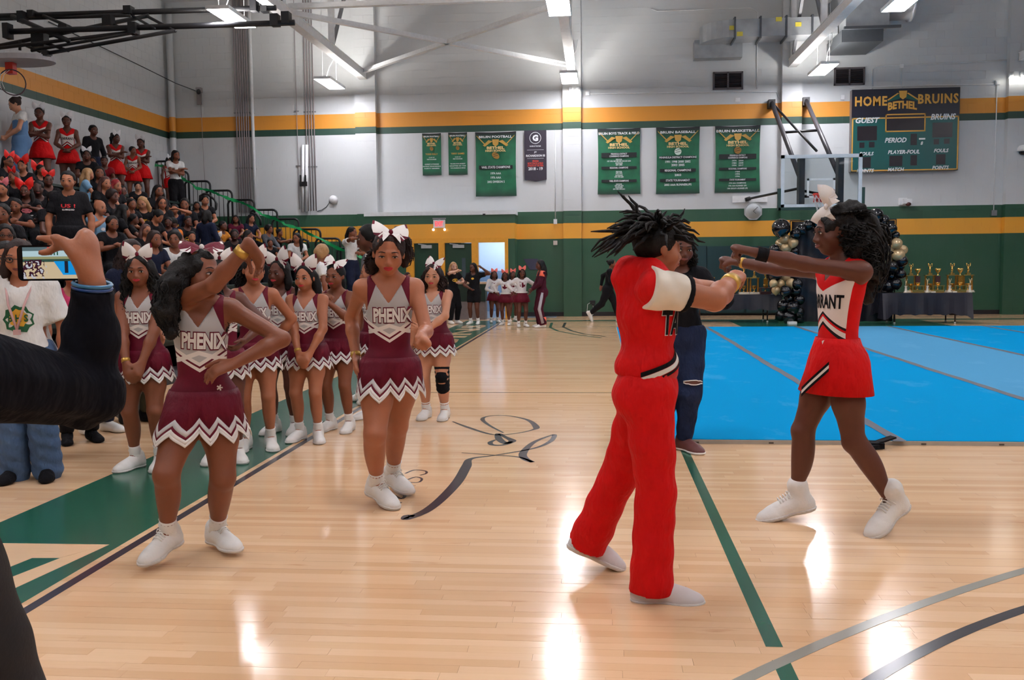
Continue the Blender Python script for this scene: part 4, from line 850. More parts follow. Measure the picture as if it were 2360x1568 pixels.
def trophy(kind, x, y, z, h, lab, grp):
    o = empty('trophy', (x, y, z), lab, 'trophy', grp)
    if kind == 'tall':
        w = .11; q = MB(); q.box(-w, w, -.07, .07, 0, .045); q.box(-w-.015, w+.015, -.08, .08, -.0, .012); q.build('base', M_marble, o)
        for d in (-1, 1): q = MB(); q.lathe([(.026, .045), (.022, .06), (.022, h*.56), (.026, h*.58)], (d*.085, 0, 0), 10); q.build('column', M_col, o)
        q = MB(); q.box(-w, w, -.06, .06, h*.58, h*.61); q.box(-.04, .04, -.04, .04, h*.61, h*.67); q.build('upper_deck', M_gold, o)
        q = MB(); figure_mb(q, 0, h*.67, h*1.3); q.build('figure', M_gold, o)
        q = MB(); cup_mb(q, 0, .045, 1.4); q.build('cup', M_gold, o)
    elif kind == 'mid':
        q = MB(); q.box(-.12, .12, -.06, .06, 0, .06); q.box(-.13, .13, -.07, .07, h*.3, h*.34)
        for d in (-1, 1): q.box(d*.11-.012, d*.11+.012, -.05, .05, .06, h*.3)
        q.build('base', M_gold if x > 6.5 else M_wood2, o)
        q = MB(); q.box(-.045, .045, -.03, .03, h*.34, h*.78); q.build('column', M_col if int(x*10) % 2 else M_wood2, o)
        q = MB(); q.lathe([(.05, 0), (.012, .03), (.02, .06), (.06, .12), (.065, .16), (.05, .15)], (0, 0, h*.78), 12); q.build('cup', M_gold, o)
        q = MB(); cup_mb(q, 0, .06, 1.5); q.build('small_cup', M_gold, o)
    elif kind == 'fig':
        q = MB(); q.lathe([(.05, 0), (.045, .02), (.028, .03), (.02, h*.4), (.03, h*.48), (.035, h*.5)], n=12); q.build('base', M_marble, o)
        q = MB(); figure_mb(q, 0, h*.5, h*1.9); q.build('figure', mat('pale_gold', (226, 204, 160), .25, .7), o)
    else:
        q = MB(); q.box(-.045, .045, -.035, .035, 0, .03); q.build('base', M_marble, o)
        q = MB(); cup_mb(q, 0, .03, h*8); q.build('cup', M_gold, o)
tz = lambda px, y: at_y(px, 672, y)[0]
Yt_ = ty+.35
R_ = [('tall', 2098, .62, 'tall gold trophy with a raised arm figure, leftmost of four on the right table'), ('tall', 2142, .62, 'tall gold trophy with a figure, second of four on the right table'), ('tall', 2193, .62, 'tall gold trophy with a figure, third of four on the right table'), ('tall', 2230, .62, 'tall gold trophy with a figure, rightmost on the right table'),
      ('mid', 2110, .46, 'squat column trophy with a cup, left one on the right table'), ('mid', 2156, .46, 'squat dark column trophy with a cup, middle one on the right table'), ('mid', 2207, .46, 'squat column trophy with a cup, right one on the right table'),
      ('fig', 2080, .3, 'small pale figure trophy at the left end of the right table'), ('fig', 2129, .3, 'small pale figure trophy between the first two tall ones'), ('fig', 2180, .3, 'small pale figure trophy left of the third tall one'), ('fig', 2226, .3, 'small pale figure trophy in front of the rightmost tall one'),
      ('cup', 2142, .016, 'tiny gold cup below the second tall trophy'), ('cup', 2191, .016, 'tiny gold cup below the third tall trophy')]
for k, px, h, lab in R_: trophy(k, tz(px, Yt_), Yt_-(.0 if k == 'tall' else .12 if k == 'mid' else .22), zt+.006, h, lab, 'trophies on the right table')
Yu = 21.95
L_ = [('tall', 1714, .62, 'tall gold trophy above the left table between the fists'), ('tall', 1738, .62, 'tall gold trophy right of the fists on the left table'), ('mid', 1762, .44, 'dark column trophy at the right end of the left table'), ('mid', 1680, .4, 'squat gold trophy behind the raised fist on the left table'), ('fig', 1664, .2, 'small gold figure trophy at the left of the left table'), ('mid', 1640, .3, 'low gold trophy near the black sweater woman')]
for k, px, h, lab in L_: trophy(k, at_y(px, 676, Yu)[0], Yu-(.0 if k == 'tall' else .12), zt2+.006, h, lab, 'trophies on the left table')

# ---------------------------------------------------------------- balloon arch with black backdrop
YA = 21.4
ar = empty('balloon_arch', at_y(1930, 740, YA), 'black and gold balloon arch with a dark sequin backdrop', 'balloon arch'); b = np.array(ar.location); b[2] = 0; ar.location = b
q = MB(); xa_, xb_ = at_y(1822, 700, YA+.15)[0]-b[0], at_y(2058, 700, YA+.15)[0]-b[0]; ztop = at_y(1900, 510, YA+.15)[2]
nx, nz = 40, 24; V = [(xa_+(xb_-xa_)*i/nx, .15+.025*math.sin(i*1.1)+.01*math.sin(j+i*.5), .02+(ztop-.02)*j/nz) for j in range(nz+1) for i in range(nx+1)]
q.add(V, [(j*(nx+1)+i, j*(nx+1)+i+1, (j+1)*(nx+1)+i+1, (j+1)*(nx+1)+i) for j in range(nz) for i in range(nx)], 0, True)
def sequin():
    m, t = base_mat('black_sequin', .3, .2); v = t.node('ShaderNodeTexVoronoi'); v.inputs['Scale'].default_value = 45; tc = t.node('ShaderNodeTexCoord'); t.l.new(tc.outputs['Object'], v.inputs['Vector'])
    t.put(t.bsdf().inputs['Base Color'], (.012, .011, .017, 1)); t.bump(v.outputs['Color'], .5, .01); return m
q.build('backdrop', sequin(), ar)
q = MB(); q.tube([(xa_-.03, .16, 0), (xa_-.03, .16, ztop+.02), (xb_+.03, .16, ztop+.02), (xb_+.03, .16, 0)], .016, 8); q.build('stand_frame', M_black, ar)
M_bb = mat('black_balloon', (14, 14, 20), .12, var=.1, coat=.5); M_gb = mat('gold_balloon', (204, 174, 130), .25, .4, var=.08, coat=.3)
BAL = [(1800, 527, 20, 0), (1800, 527, 18, 0)][:1]
BAL += [(1809, 550, 10.5, 1), (1797, 562, 10, 1), (1828, 560, 11, 1), (1811, 572, 12, 1), (1834, 540, 12, 0), (1786, 576, 12, 0), (1830, 580, 12, 0), (1846, 530, 12, 0), (1800, 590, 13, 0), (1822, 600, 13, 0),
        (1784, 634, 17, 0), (1811, 639, 10.5, 1), (1823, 653, 10.5, 1), (1798, 655, 10, 1), (1782, 654, 9, 1), (1788, 670, 9.5, 1), (1832, 632, 12, 0), (1780, 615, 12, 0), (1806, 616, 13, 0),
        (1810, 672, 13, 0), (1834, 672, 12, 0), (1820, 688, 13, 0), (1842, 692, 12, 0), (1806, 706, 15, 0), (1828, 710, 14, 0), (1840, 720, 14, 0), (1800, 728, 13, 0), (1818, 732, 14, 0), (1842, 736, 11, 0), (1838, 655, 12, 0),
        (1862, 520, 12, 0), (1880, 512, 12, 0), (1898, 508, 12, 0), (1916, 505, 12, 0), (1934, 500, 11, 0), (1947, 495, 11, 0), (1950, 504, 11, 0), (1963, 504, 12, 0), (1974, 506, 11, 0),
        (1990, 504, 12.5, 1), (2014, 503, 12.5, 1), (2002, 523, 12.5, 1), (1985, 538, 9.5, 1), (2006, 539, 9, 1), (2019, 497, 15, 0), (2037, 508, 12, 0), (1980, 523, 11, 0), (2026, 525, 12, 0), (2040, 528, 12, 0), (2055, 528, 11, 0), (2028, 545, 10, 0), (2050, 545, 13, 0), (2064, 543, 9, 0), (2020, 515, 10, 0),
        (2066, 562, 12, 1), (2048, 577, 13, 1), (2080, 577, 11, 1), (2070, 588, 14, 1), (2046, 598, 11, 1), (2032, 580, 9, 1), (2033, 565, 9, 0), (2040, 555, 10, 0), (2078, 602, 13, 0), (2064, 608, 11, 0),
        (2057, 616, 13, 0), (2037, 626, 9, 0), (2057, 637, 12, 0), (2076, 632, 11, 0), (2034, 645, 9, 0), (2066, 655, 12, 0), (2049, 660, 13, 0), (2040, 672, 11, 0), (2030, 660, 10, 0), (2074, 616, 10, 0)]
bm_ = {}
for k, (px, py, r, g) in enumerate(BAL):
    s_ = r*YA/2172*1.04; c = at_y(px, py, YA-.05+.14*((k*7) % 5-2)/2)-b
    if g not in bm_:
        q = MB(); q.lathe([(.004, -1.22), (.10, -1.2), (.05, -1.1), (.22, -1.02), (.5, -.84), (.78, -.55), (.95, -.2), (1, .1), (.95, .4), (.78, .7), (.5, .9), (.22, .985), (.02, 1.0)], n=18); o = q.build('balloon', M_gb if g else M_bb, ar); bm_[g] = o.data
    else: o = link(bpy.data.objects.new('balloon', bm_[g]), ar)
    o.location = c; o.scale = (s_, s_, s_); o.rotation_euler = (random.uniform(-.9, .9), random.uniform(-.9, .9), random.random()*6)
q = MB(); c = at_y(1826, 741, YA-.3)-b; q.box(c[0]-.09, c[0]+.09, c[1]-.06, c[1]+.1, 0, .05); q.build('weight', M_wht, ar)
# small counter by the entrance
a = at_y(1065, 650, 23.6); q = MB(); q.box(-.4, .75, -.25, .2, a[2]-.05, a[2]); o = empty('ticket_table', (a[0]-.1, 23.45, 0), 'narrow dark skirted table with a pale top before the green doors', 'table'); q.build('top', mat('pale_wood_top', (200, 170, 140), .4), o)
q = MB(); q.box(-.38, .73, -.22, .18, .45, a[2]-.05); q.build('skirt', mat('dark_skirt', (24, 44, 36), .8), o)
q = MB(); q.box(-.38, .73, -.2, .16, 0, .45); q.build('lower_panel', mat('grey_panel', (112, 106, 108), .6), o)
q = MB(); q.box(.2, .45, -.15, .05, 0, .012); thing_mb('paper_stack', 'white papers on the narrow table by the entrance', 'paper', q, M_wht, (a[0]-.1, 23.45, a[2]))
# ================================================================ PEOPLE: signed-distance bodies, meshed as one surface
def nrm(v): v = np.asarray(v, float); return v/(np.linalg.norm(v)+1e-12)
class PR:
    """list of primitives: tapered capsules and ellipsoids, each with a tag and a blend radius"""
    def __init__(s): s.p = []
    def cone(s, a, b, ra, rb, k=.02, flat=None, tag='', sub=False): s.p.append(('c', np.asarray(a, float), np.asarray(b, float), ra, rb, k, flat, tag, sub)); return s
    def ell(s, c, r, R=None, k=.02, tag='', sub=False): s.p.append(('e', np.asarray(c, float), np.asarray(r, float), np.eye(3) if R is None else np.asarray(R, float), 0, k, None, tag, sub)); return s
    def pick(s, tags, inf=0.0, scale=1.0):
        o = PR()
        for q in s.p:
            if q[7] in tags and not q[8]:
                q = list(q)
                if q[0] == 'c': q[3] = q[3]*scale+inf; q[4] = q[4]*scale+inf
                else: q[2] = q[2]*scale+inf
                o.p.append(tuple(q))
        return o
    def __add__(s, o): r = PR(); r.p = s.p+o.p; return r
def field(pr, h, cut=None, disp=None, pad=.012):
    los, his = [], []
    for q in pr.p:
        if q[0] == 'c': los.append(np.minimum(q[1]-q[3], q[2]-q[4])); his.append(np.maximum(q[1]+q[3], q[2]+q[4]))
        else: e = np.sqrt(((q[3]*q[2][:, None])**2).sum(0)); los.append(q[1]-e); his.append(q[1]+e)
    LO = np.min([l for l, q in zip(los, pr.p) if not q[8]], 0)-pad-2*h; HI = np.max([l for l, q in zip(his, pr.p) if not q[8]], 0)+pad+2*h
    N = np.ceil((HI-LO)/h).astype(int)+1
    Fd = np.full(N, .5, np.float32)
    ax = [(LO[i]+h*np.arange(N[i])).astype(np.float32) for i in range(3)]
    for q, l, u in zip(pr.p, los, his):
        m = q[5]+pad+2*h; i0 = np.clip(np.floor((l-m-LO)/h).astype(int), 0, N); i1 = np.clip(np.ceil((u+m-LO)/h).astype(int)+1, 0, N)
        if (i1 <= i0).any(): continue
        sl = tuple(slice(a, b) for a, b in zip(i0, i1))
        X = ax[0][sl[0]][:, None, None]-np.float32(q[1][0]); Y = ax[1][sl[1]][None, :, None]-np.float32(q[1][1]); Z = ax[2][sl[2]][None, None, :]-np.float32(q[1][2])
        if q[0] == 'c':
            b = (q[2]-q[1]).astype(np.float32); L2 = float(b@b)+1e-9
            t = np.clip((X*b[0]+Y*b[1]+Z*b[2])/L2, 0, 1)
            x, y, z = X-t*b[0], Y-t*b[1], Z-t*b[2]
            if q[6] is not None:
                n, s_ = q[6]; qn = x*np.float32(n[0])+y*np.float32(n[1])+z*np.float32(n[2]); f = np.float32(1/s_-1)
                x = x+qn*(f*n[0]); y = y+qn*(f*n[1]); z = z+qn*(f*n[2])
                d = (np.sqrt(x*x+y*y+z*z)-(q[3]+(q[4]-q[3])*t))*np.float32((1+s_)/2)
            else: d = np.sqrt(x*x+y*y+z*z)-(q[3]+(q[4]-q[3])*t)
        else:
            R, r = q[3], q[2]; c = [(X*np.float32(R[i][0])+Y*np.float32(R[i][1])+Z*np.float32(R[i][2]))/np.float32(r[i]) for i in range(3)]
            k0 = np.sqrt(c[0]**2+c[1]**2+c[2]**2)+1e-6; k1 = np.sqrt((c[0]/r[0])**2+(c[1]/r[1])**2+(c[2]/r[2])**2)+1e-6
            d = k0*(k0-1)/k1
        A = Fd[sl]; k = np.float32(max(q[5], 1e-4)); d = d.astype(np.float32)
        if q[8]:
            d = -d; hh = np.clip(.5+.5*(A-d)/k, 0, 1); Fd[sl] = d*(1-hh)+A*hh+k*hh*(1-hh)
        else:
            hh = np.clip(.5+.5*(A-d)/k, 0, 1); Fd[sl] = A*(1-hh)+d*hh-k*hh*(1-hh)
    if cut is not None or disp is not None:
        G = np.meshgrid(*ax, indexing='ij')
        if disp is not None: Fd = Fd+disp(*G).astype(np.float32)
        if cut is not None: Fd = np.maximum(Fd, cut(*G).astype(np.float32))
    Fd[0] = Fd[-1] = .5; Fd[:, 0] = Fd[:, -1] = .5; Fd[:, :, 0] = Fd[:, :, -1] = .5
    return Fd, LO, h
def nets(Fd, LO, h, smooth=2):
    """naive surface nets"""
    I = Fd < 0
    c = np.zeros(tuple(n-1 for n in Fd.shape), np.uint8)
    for a in (0, 1):
        for b in (0, 1):
            for d in (0, 1): c += I[a:I.shape[0]-1+a, b:I.shape[1]-1+b, d:I.shape[2]-1+d]
    act = (c > 0) & (c < 8); idx = np.argwhere(act)
    if len(idx) == 0: return np.zeros((0, 3)), np.zeros((0, 4), int)
    gid = np.full(act.shape, -1, np.int32); gid[act] = np.arange(len(idx))
    off = [(a, b, d) for a in (0, 1) for b in (0, 1) for d in (0, 1)]
    val = {o: Fd[idx[:, 0]+o[0], idx[:, 1]+o[1], idx[:, 2]+o[2]] for o in off}
    S = np.zeros((len(idx), 3), np.float32); n = np.zeros(len(idx), np.float32)
    for o in off:
        for k in range(3):
            if o[k] == 0:
                o2 = tuple(v+(i == k) for i, v in enumerate(o)); va, vb = val[o], val[o2]; m = (va < 0) != (vb < 0)
                t = np.where(m, va/np.where(m, va-vb, 1), 0); p = np.tile(np.array(o, np.float32), (len(idx), 1)); p[:, k] += t
                S += p*m[:, None]; n += m
    V = (idx+S/n[:, None])*h+LO
    Q = []
    for k in range(3):
        i, j = (k+1) % 3, (k+2) % 3
        sa = [slice(None)]*3; sb = [slice(None)]*3; sa[k] = slice(0, -1); sb[k] = slice(1, None)
        d = I[tuple(sa)] != I[tuple(sb)]; e = np.argwhere(d); e = e[(e[:, i] > 0) & (e[:, j] > 0) & (e[:, i] < Fd.shape[i]-1) & (e[:, j] < Fd.shape[j]-1)]
        ins = I[e[:, 0], e[:, 1], e[:, 2]]
        def g(di, dj): q = e.copy(); q[:, i] -= di; q[:, j] -= dj; return gid[q[:, 0], q[:, 1], q[:, 2]]
        f = np.stack([g(1, 1), g(0, 1), g(0, 0), g(1, 0)], 1); f[~ins] = f[~ins][:, ::-1]; Q.append(f)
    Q = np.concatenate(Q); Q = Q[(Q >= 0).all(1)]
    for _ in range(smooth):
        E = np.concatenate([Q[:, [0, 1]], Q[:, [1, 2]], Q[:, [2, 3]], Q[:, [3, 0]]]); cnt = np.bincount(E[:, 0], minlength=len(V)).astype(float); cnt[cnt == 0] = 1
        A = np.stack([np.bincount(E[:, 0], V[E[:, 1], a], len(V)) for a in range(3)], 1)/cnt[:, None]; V = V*.5+A*.5
    return V, Q
def sdf_obj(name, pr, h, m, parent, cut=None, disp=None, smooth=2, frame=None):
    V, Q = nets(*field(pr, h, cut, disp), smooth)
    if not len(Q): return None
    o = meshify(name, V, Q, m, parent, True)
    if frame is not None:
        org, R = frame; L = (V-org)@np.asarray(R).T
        a = o.data.attributes.new('fr', 'FLOAT_VECTOR', 'POINT'); a.data.foreach_set('vector', L.astype(np.float32).ravel())
    return o
def rot(v, axis, a):
    axis = nrm(axis); v = np.asarray(v, float); return v*math.cos(a)+np.cross(axis, v)*math.sin(a)+axis*(axis@v)*(1-math.cos(a))
def yawframe(y, lf=0.0, ls=0.0):
    """rows right, front, up; yaw 0 faces -Y (the camera); yaw>0 turns towards +X. lf leans forward, ls leans to the right axis"""
    y = math.radians(y); r = np.array([math.cos(y), math.sin(y), 0]); f = np.array([math.sin(y), -math.cos(y), 0]); u = np.array([0, 0, 1.])
    if lf: f, u = rot(f, r, math.radians(lf)), rot(u, r, math.radians(lf))
    if ls: r, u = rot(r, f, -math.radians(ls)), rot(u, f, -math.radians(ls))
    return np.array([r, f, u])
def ik(a, t, l1, l2, hint):
    d = t-a; L = np.linalg.norm(d); L2 = min(max(L, abs(l1-l2)+.01), (l1+l2)*.998); d = d/(L+1e-9); t = a+d*L2
    x = (l1*l1-l2*l2+L2*L2)/(2*L2); hgt = math.sqrt(max(l1*l1-x*x, 0)); hint = np.asarray(hint, float); p = hint-d*(hint@d)
    return a+d*x+nrm(p)*hgt, t
class Fig:
    def __init__(s, H, yaw=0, pel=(0, 0, None), lean=(0, 0), cyaw=0, chlean=None, head=(0, 0, 0), feet=None, hands=None, knee=None, elbow=None, handpose=('relax', 'relax'), handdir=(None, None), palm=(None, None),
                 fat=1.0, leg=1.0, arm=1.0, sh=1.0, headk=1.0, hipk=1.0, legl=1.0, neck=.031, shoff=None, armk=1.0):
        s.H = H; s.yaw = yaw; B = yawframe(yaw); s.B = B; s.hp = handpose; s.hd = handdir; s.palm = palm; s.fat, s.leg, s.arm = fat, leg, arm; s.hipk = hipk
        w = lambda v: B[0]*v[0]+B[1]*v[1]+B[2]*v[2]          # body axes -> offsets
        s.w = w
        s.ringp = None
        s.P = w((pel[0], pel[1], .53*H if pel[2] is None else pel[2])); s.Pf = yawframe(yaw, lean[0]*.4, lean[1]*.6)
        s.Cf = yawframe(yaw+cyaw, *(lean if chlean is None else chlean))
        sp = nrm(s.Cf[2]*.65+s.Pf[2]*.35); s.sp = sp
        s.NB = s.P+sp*.287*H
        c = s.Cf; so = s.NB-c[2]*.026*H-c[1]*.004*H; sw_ = .092*H*sh
        s.S = [so-c[0]*sw_, so+c[0]*sw_]
        if shoff: s.S = [S_+w(np.array(o_)) if o_ is not None else S_ for S_, o_ in zip(s.S, shoff)]
        hh = H/6.75*headk; s.hh = hh; s.Hf = yawframe(yaw+head[0], head[1], head[2])
        s.HC = s.NB+c[2]*neck*H+c[1]*.010*H+s.Hf[2]*hh*.44+s.Hf[1]*hh*.06
        s.Hp = [s.P+s.Pf[0]*d*.047*H*hipk-s.Pf[2]*.02*H for d in (-1, 1)]
        la, lf_ = .170*H*armk, .150*H*armk; lt, lc = .243*H*legl, .232*H*legl; s.lens = (la, lf_, lt, lc)
        s.E, s.W = [None]*2, [None]*2; s.K, s.A = [None]*2, [None]*2; s.Ff = [None]*2
        for i, d in enumerate((-1, 1)):
            t = None if hands is None or hands[i] is None else hands[i]
            if t is None: t = s.S[i]+w((d*.055*H, .03*H, -.308*H))
            elif isinstance(t, tuple) and t[0] == 'w': t = np.asarray(t[1], float)
            else: t = w(t)
            hint = np.array([d*.5, -1., -.3]) if elbow is None or elbow[i] is None else np.asarray(elbow[i], float)
            s.E[i], s.W[i] = ik(s.S[i], t, la, lf_, w(hint))
            ft = (d*.062*H, 0, .047*H, d*10, 0) if feet is None or feet[i] is None else feet[i]
            if ft[0] == 'w': a = np.asarray(ft[1], float); yw, pt = ft[2], ft[3]
            else: a = w(ft[:3]); yw, pt = ft[3], ft[4]
            kh = np.array([d*.12, 1., .0]) if knee is None or knee[i] is None else np.asarray(knee[i], float)
            s.K[i], s.A[i] = ik(s.Hp[i], a, lt, lc, w(kh)); s.Ff[i] = yawframe(yaw+yw, pt, 0)
    def prims(s, fine=True):
        H, P, c, pf = s.H, s.P, s.Cf, s.Pf; fat = s.fat; q = PR(); T = 'torso'; k = .035*H
        up = lambda t: s.P+s.sp*t*H
        mf = nrm(c[1]+pf[1]); Rm = np.array([nrm(c[0]+pf[0]), mf, s.sp])
        q.ell(P+pf[2]*.0*H, np.array([.084*s.hipk, .064, .075])*H*fat, pf, k, 'hips')
        for d in (-1, 1): q.ell(P-pf[1]*.026*H+pf[0]*d*.040*H*s.hipk-pf[2]*.022*H, np.array([.048, .05, .055])*H*fat, pf, k, 'hips')
        q.ell(up(.095), np.array([.070, .053, .085])*H*fat, Rm, k, 'waist')
        q.ell(up(.185), np.array([.078, .057, .085])*H*(.4+.6*fat), c, k, T)
        q.ell(up(.228)-c[1]*.002*H, np.array([.082, .047, .045])*H, c, k, T)
        q.cone(s.S[0], s.S[1], .029*H, .029*H, .03*H, None, 'shoulders')
        for d, S in zip((-1, 1), s.S): q.cone(s.NB+c[2]*.02*H+c[0]*d*.015*H, S*.75+s.NB*.25+c[2]*.006*H, .019*H, .019*H, .02*H, None, 'shoulders')
        q.cone(s.NB-c[2]*.02*H, s.HC-s.Hf[2]*s.hh*.26-s.Hf[1]*s.hh*.09, .033*H, .030*H, .015*H, None, 'neck')
        a, l = s.arm, s.leg
        for i in (0, 1):
            q.cone(s.S[i], s.E[i], .0290*H*a, .0235*H*a, .02*H, None, 'uarm'); fd = s.W[i]-s.E[i]
            q.cone(s.E[i], s.E[i]+fd*.35, .0245*H*a, .0255*H*a, .012*H, None, 'farm'); q.cone(s.E[i]+fd*.35, s.W[i], .0250*H*a, .0165*H*a, .012*H, None, 'farm')
            kd = s.K[i]-s.Hp[i]; ad = s.A[i]-s.K[i]
            q.cone(s.Hp[i], s.Hp[i]+kd*.5, .053*H*l, .048*H*l, .03*H, None, 'thigh'); q.cone(s.Hp[i]+kd*.5, s.K[i], .048*H*l, .0345*H*l, .02*H, None, 'thigh')
            q.cone(s.K[i], s.A[i]-nrm(ad)*.01*H, .034*H*l, .0205*H*l, .012*H, None, 'calf')
            # calf muscle sits behind the shank
            fr = nrm(s.Ff[i][1]-nrm(ad)*(s.Ff[i][1]@nrm(ad))); q.ell(s.K[i]+ad*.30-fr*.013*H, np.array([.030, .031, .085])*H*l, np.array([np.cross(fr, nrm(ad)), fr, -nrm(ad)]), .02*H, 'calf')
            q.ell(s.K[i]+fr*.008*H, np.array([.026, .026, .030])*H*l, None, .012*H, 'calf')
            q.cone(s.A[i]-nrm(ad)*.01*H, s.A[i]+s.Ff[i][1]*.05*H-s.Ff[i][2]*.02*H, .021*H, .018*H, .01*H, None, 'foot')
            s.hand(q, i, fine)
        s.face(q); return q
    def hand(s, q, i, fine):
        H = s.H; W = s.W[i]; fd = nrm(s.W[i]-s.E[i]) if s.hd[i] is None else nrm(s.w(s.hd[i])); sd = -1 if i == 0 else 1
        n = s.w((-sd, .3, 0)) if s.palm[i] is None else s.w(s.palm[i]); n = nrm(n-fd*(n@fd)); side = np.cross(fd, n)*(-1 if i == 1 else 1)
        # 'side' points to the thumb edge
        if side@s.w((0, 1, .5)) < 0 and s.palm[i] is None: side = -side
        kn = W+fd*.052*H; T = 'hand'; u = .0125*H
        q.cone(W-fd*.005*H, W+fd*.02*H, .0165*H, .019*H, .01*H, (n, .62), T)
        q.cone(W+fd*.018*H, kn-fd*.004*H, .021*H, .0245*H, .008*H, (n, .52), T)
        if not fine:
            cv = .9 if s.hp[i] == 'fist' else .35
            q.cone(kn, kn+nrm(fd*(1-cv)+n*cv)*.04*H, .022*H, .015*H, .01*H, (n, .6), T)
            q.cone(W+fd*.015*H+side*.018*H, W+fd*.045*H+side*.032*H+n*.01*H, .0105*H, .0085*H, .006*H, None, T); return
        curl = {'fist': (1.35, 1.75, 1.2), 'relax': (.35, .5, .3), 'open': (.02, .06, .04), 'grip': (.75, 1.0, .6), 'hold': (1.5, .45, .3)}[s.hp[i]]; sp = {'open': .14, 'relax': .03}.get(s.hp[i], 0)
        for j, (o, L) in enumerate(((1.5, .9), (.5, 1.0), (-.5, .95), (-1.5, .74))):
            p = kn+side*o*.0118*H-fd*abs(o)*.0018*H; d = nrm(fd+side*o*sp); r = .0068*H*(.9 if j == 3 else 1)
            for sgi, (sl, ca) in enumerate(zip((.028, .018, .014), curl)):
                d = nrm(d*math.cos(ca)+n*math.sin(ca)) if sgi == 0 else d2(d, n, side, ca); e = p+d*sl*H*L
                q.cone(p, e, r, r*.9, .0025*H, None, T); s.ringp = (p, e, r) if (j == 0 and sgi == 0) else s.ringp; p = e; r *= .9
        b = W+fd*.014*H+side*.016*H; fi = s.hp[i] in ('fist', 'grip')
        t1 = nrm(fd*.75+side*(.55 if fi else .8)+n*(.45 if fi else .2)); m = b+t1*.030*H; t2 = nrm(fd*.75-side*(.55 if fi else -.15)+n*(.5 if fi else .1)); e = m+t2*.024*H; e2 = e+nrm(t2*.8-side*(.4 if fi else 0)+n*.2)*.017*H
        if s.hp[i] == 'hold': t1 = nrm(fd*.9+side*.35+n*.25); m = b+t1*.026*H; t2 = nrm(fd*.75+n*.5); e = m+t2*.020*H; e2 = e+nrm(n*.8+fd*.5)*.013*H
        if s.hp[i] == 'fist': t1 = nrm(fd*.75+side*.35+n*.5); m = b+t1*.026*H; t2 = nrm(fd*.35-side*.55+n*.55); e = m+t2*.020*H; e2 = e+nrm(-side*.9+n*.15)*.015*H
        q.cone(b, m, .0105*H, .0085*H, .006*H, None, T); q.cone(m, e, .0085*H, .0075*H, .002*H, None, T); q.cone(e, e2, .0075*H, .0062*H, .002*H, None, T)
    def hpnt(s, x, f, u): return s.HC+(s.Hf[0]*x+s.Hf[1]*f+s.Hf[2]*u)*s.hh
    def face(s, q):
        h, R = s.hh, s.Hf; T = 'head'; e = lambda x, f, u, r, k=.05, sub=False: q.ell(s.hpnt(x, f, u), np.array(r)*h, R, k*h, T, sub)
        e(0, -.07, .13, (.335, .40, .37), .08); e(0, .09, -.12, (.285, .285, .31), .1); e(0, .20, -.365, (.13, .12, .09), .1)
        for d in (-1, 1):
            e(d*.175, .20, -.13, (.13, .125, .125), .08); e(d*.345, -.04, -.03, (.035, .075, .11), .03)
            e(d*.148, .40, .015, (.10, .075, .06), .06, True); e(d*.148, .315, .005, (.085, .05, .062), .02)
            e(d*.060, .380, -.155, (.048, .045, .036), .02)
        q.cone(s.hpnt(0, .335, .05), s.hpnt(0, .425, -.135), .032*h, .05*h, .035*h, None, T)
        e(0, .345, -.25, (.12, .06, .07), .05); q.cone(s.hpnt(-.15, .335, .10), s.hpnt(.15, .335, .10), .035*h, .035*h, .05*h, None, T)
def d2(d, n, side, a):
    ax = nrm(np.cross(d, n)) if np.linalg.norm(np.cross(d, n)) > .2 else None
    if ax is None:
        ax = nrm(side)
        # keep bending the same way round the finger's hinge
        c1 = d*math.cos(a)+np.cross(ax, d)*math.sin(a); c2 = d*math.cos(a)-np.cross(ax, d)*math.sin(a)
        return nrm(c1) if d2.last@np.cross(ax, d) > 0 else nrm(c2)
    r = nrm(d*math.cos(a)+np.cross(ax, d)*math.sin(a)); d2.last = np.cross(ax, d); return r
d2.last = np.array([0, 0, 1.])

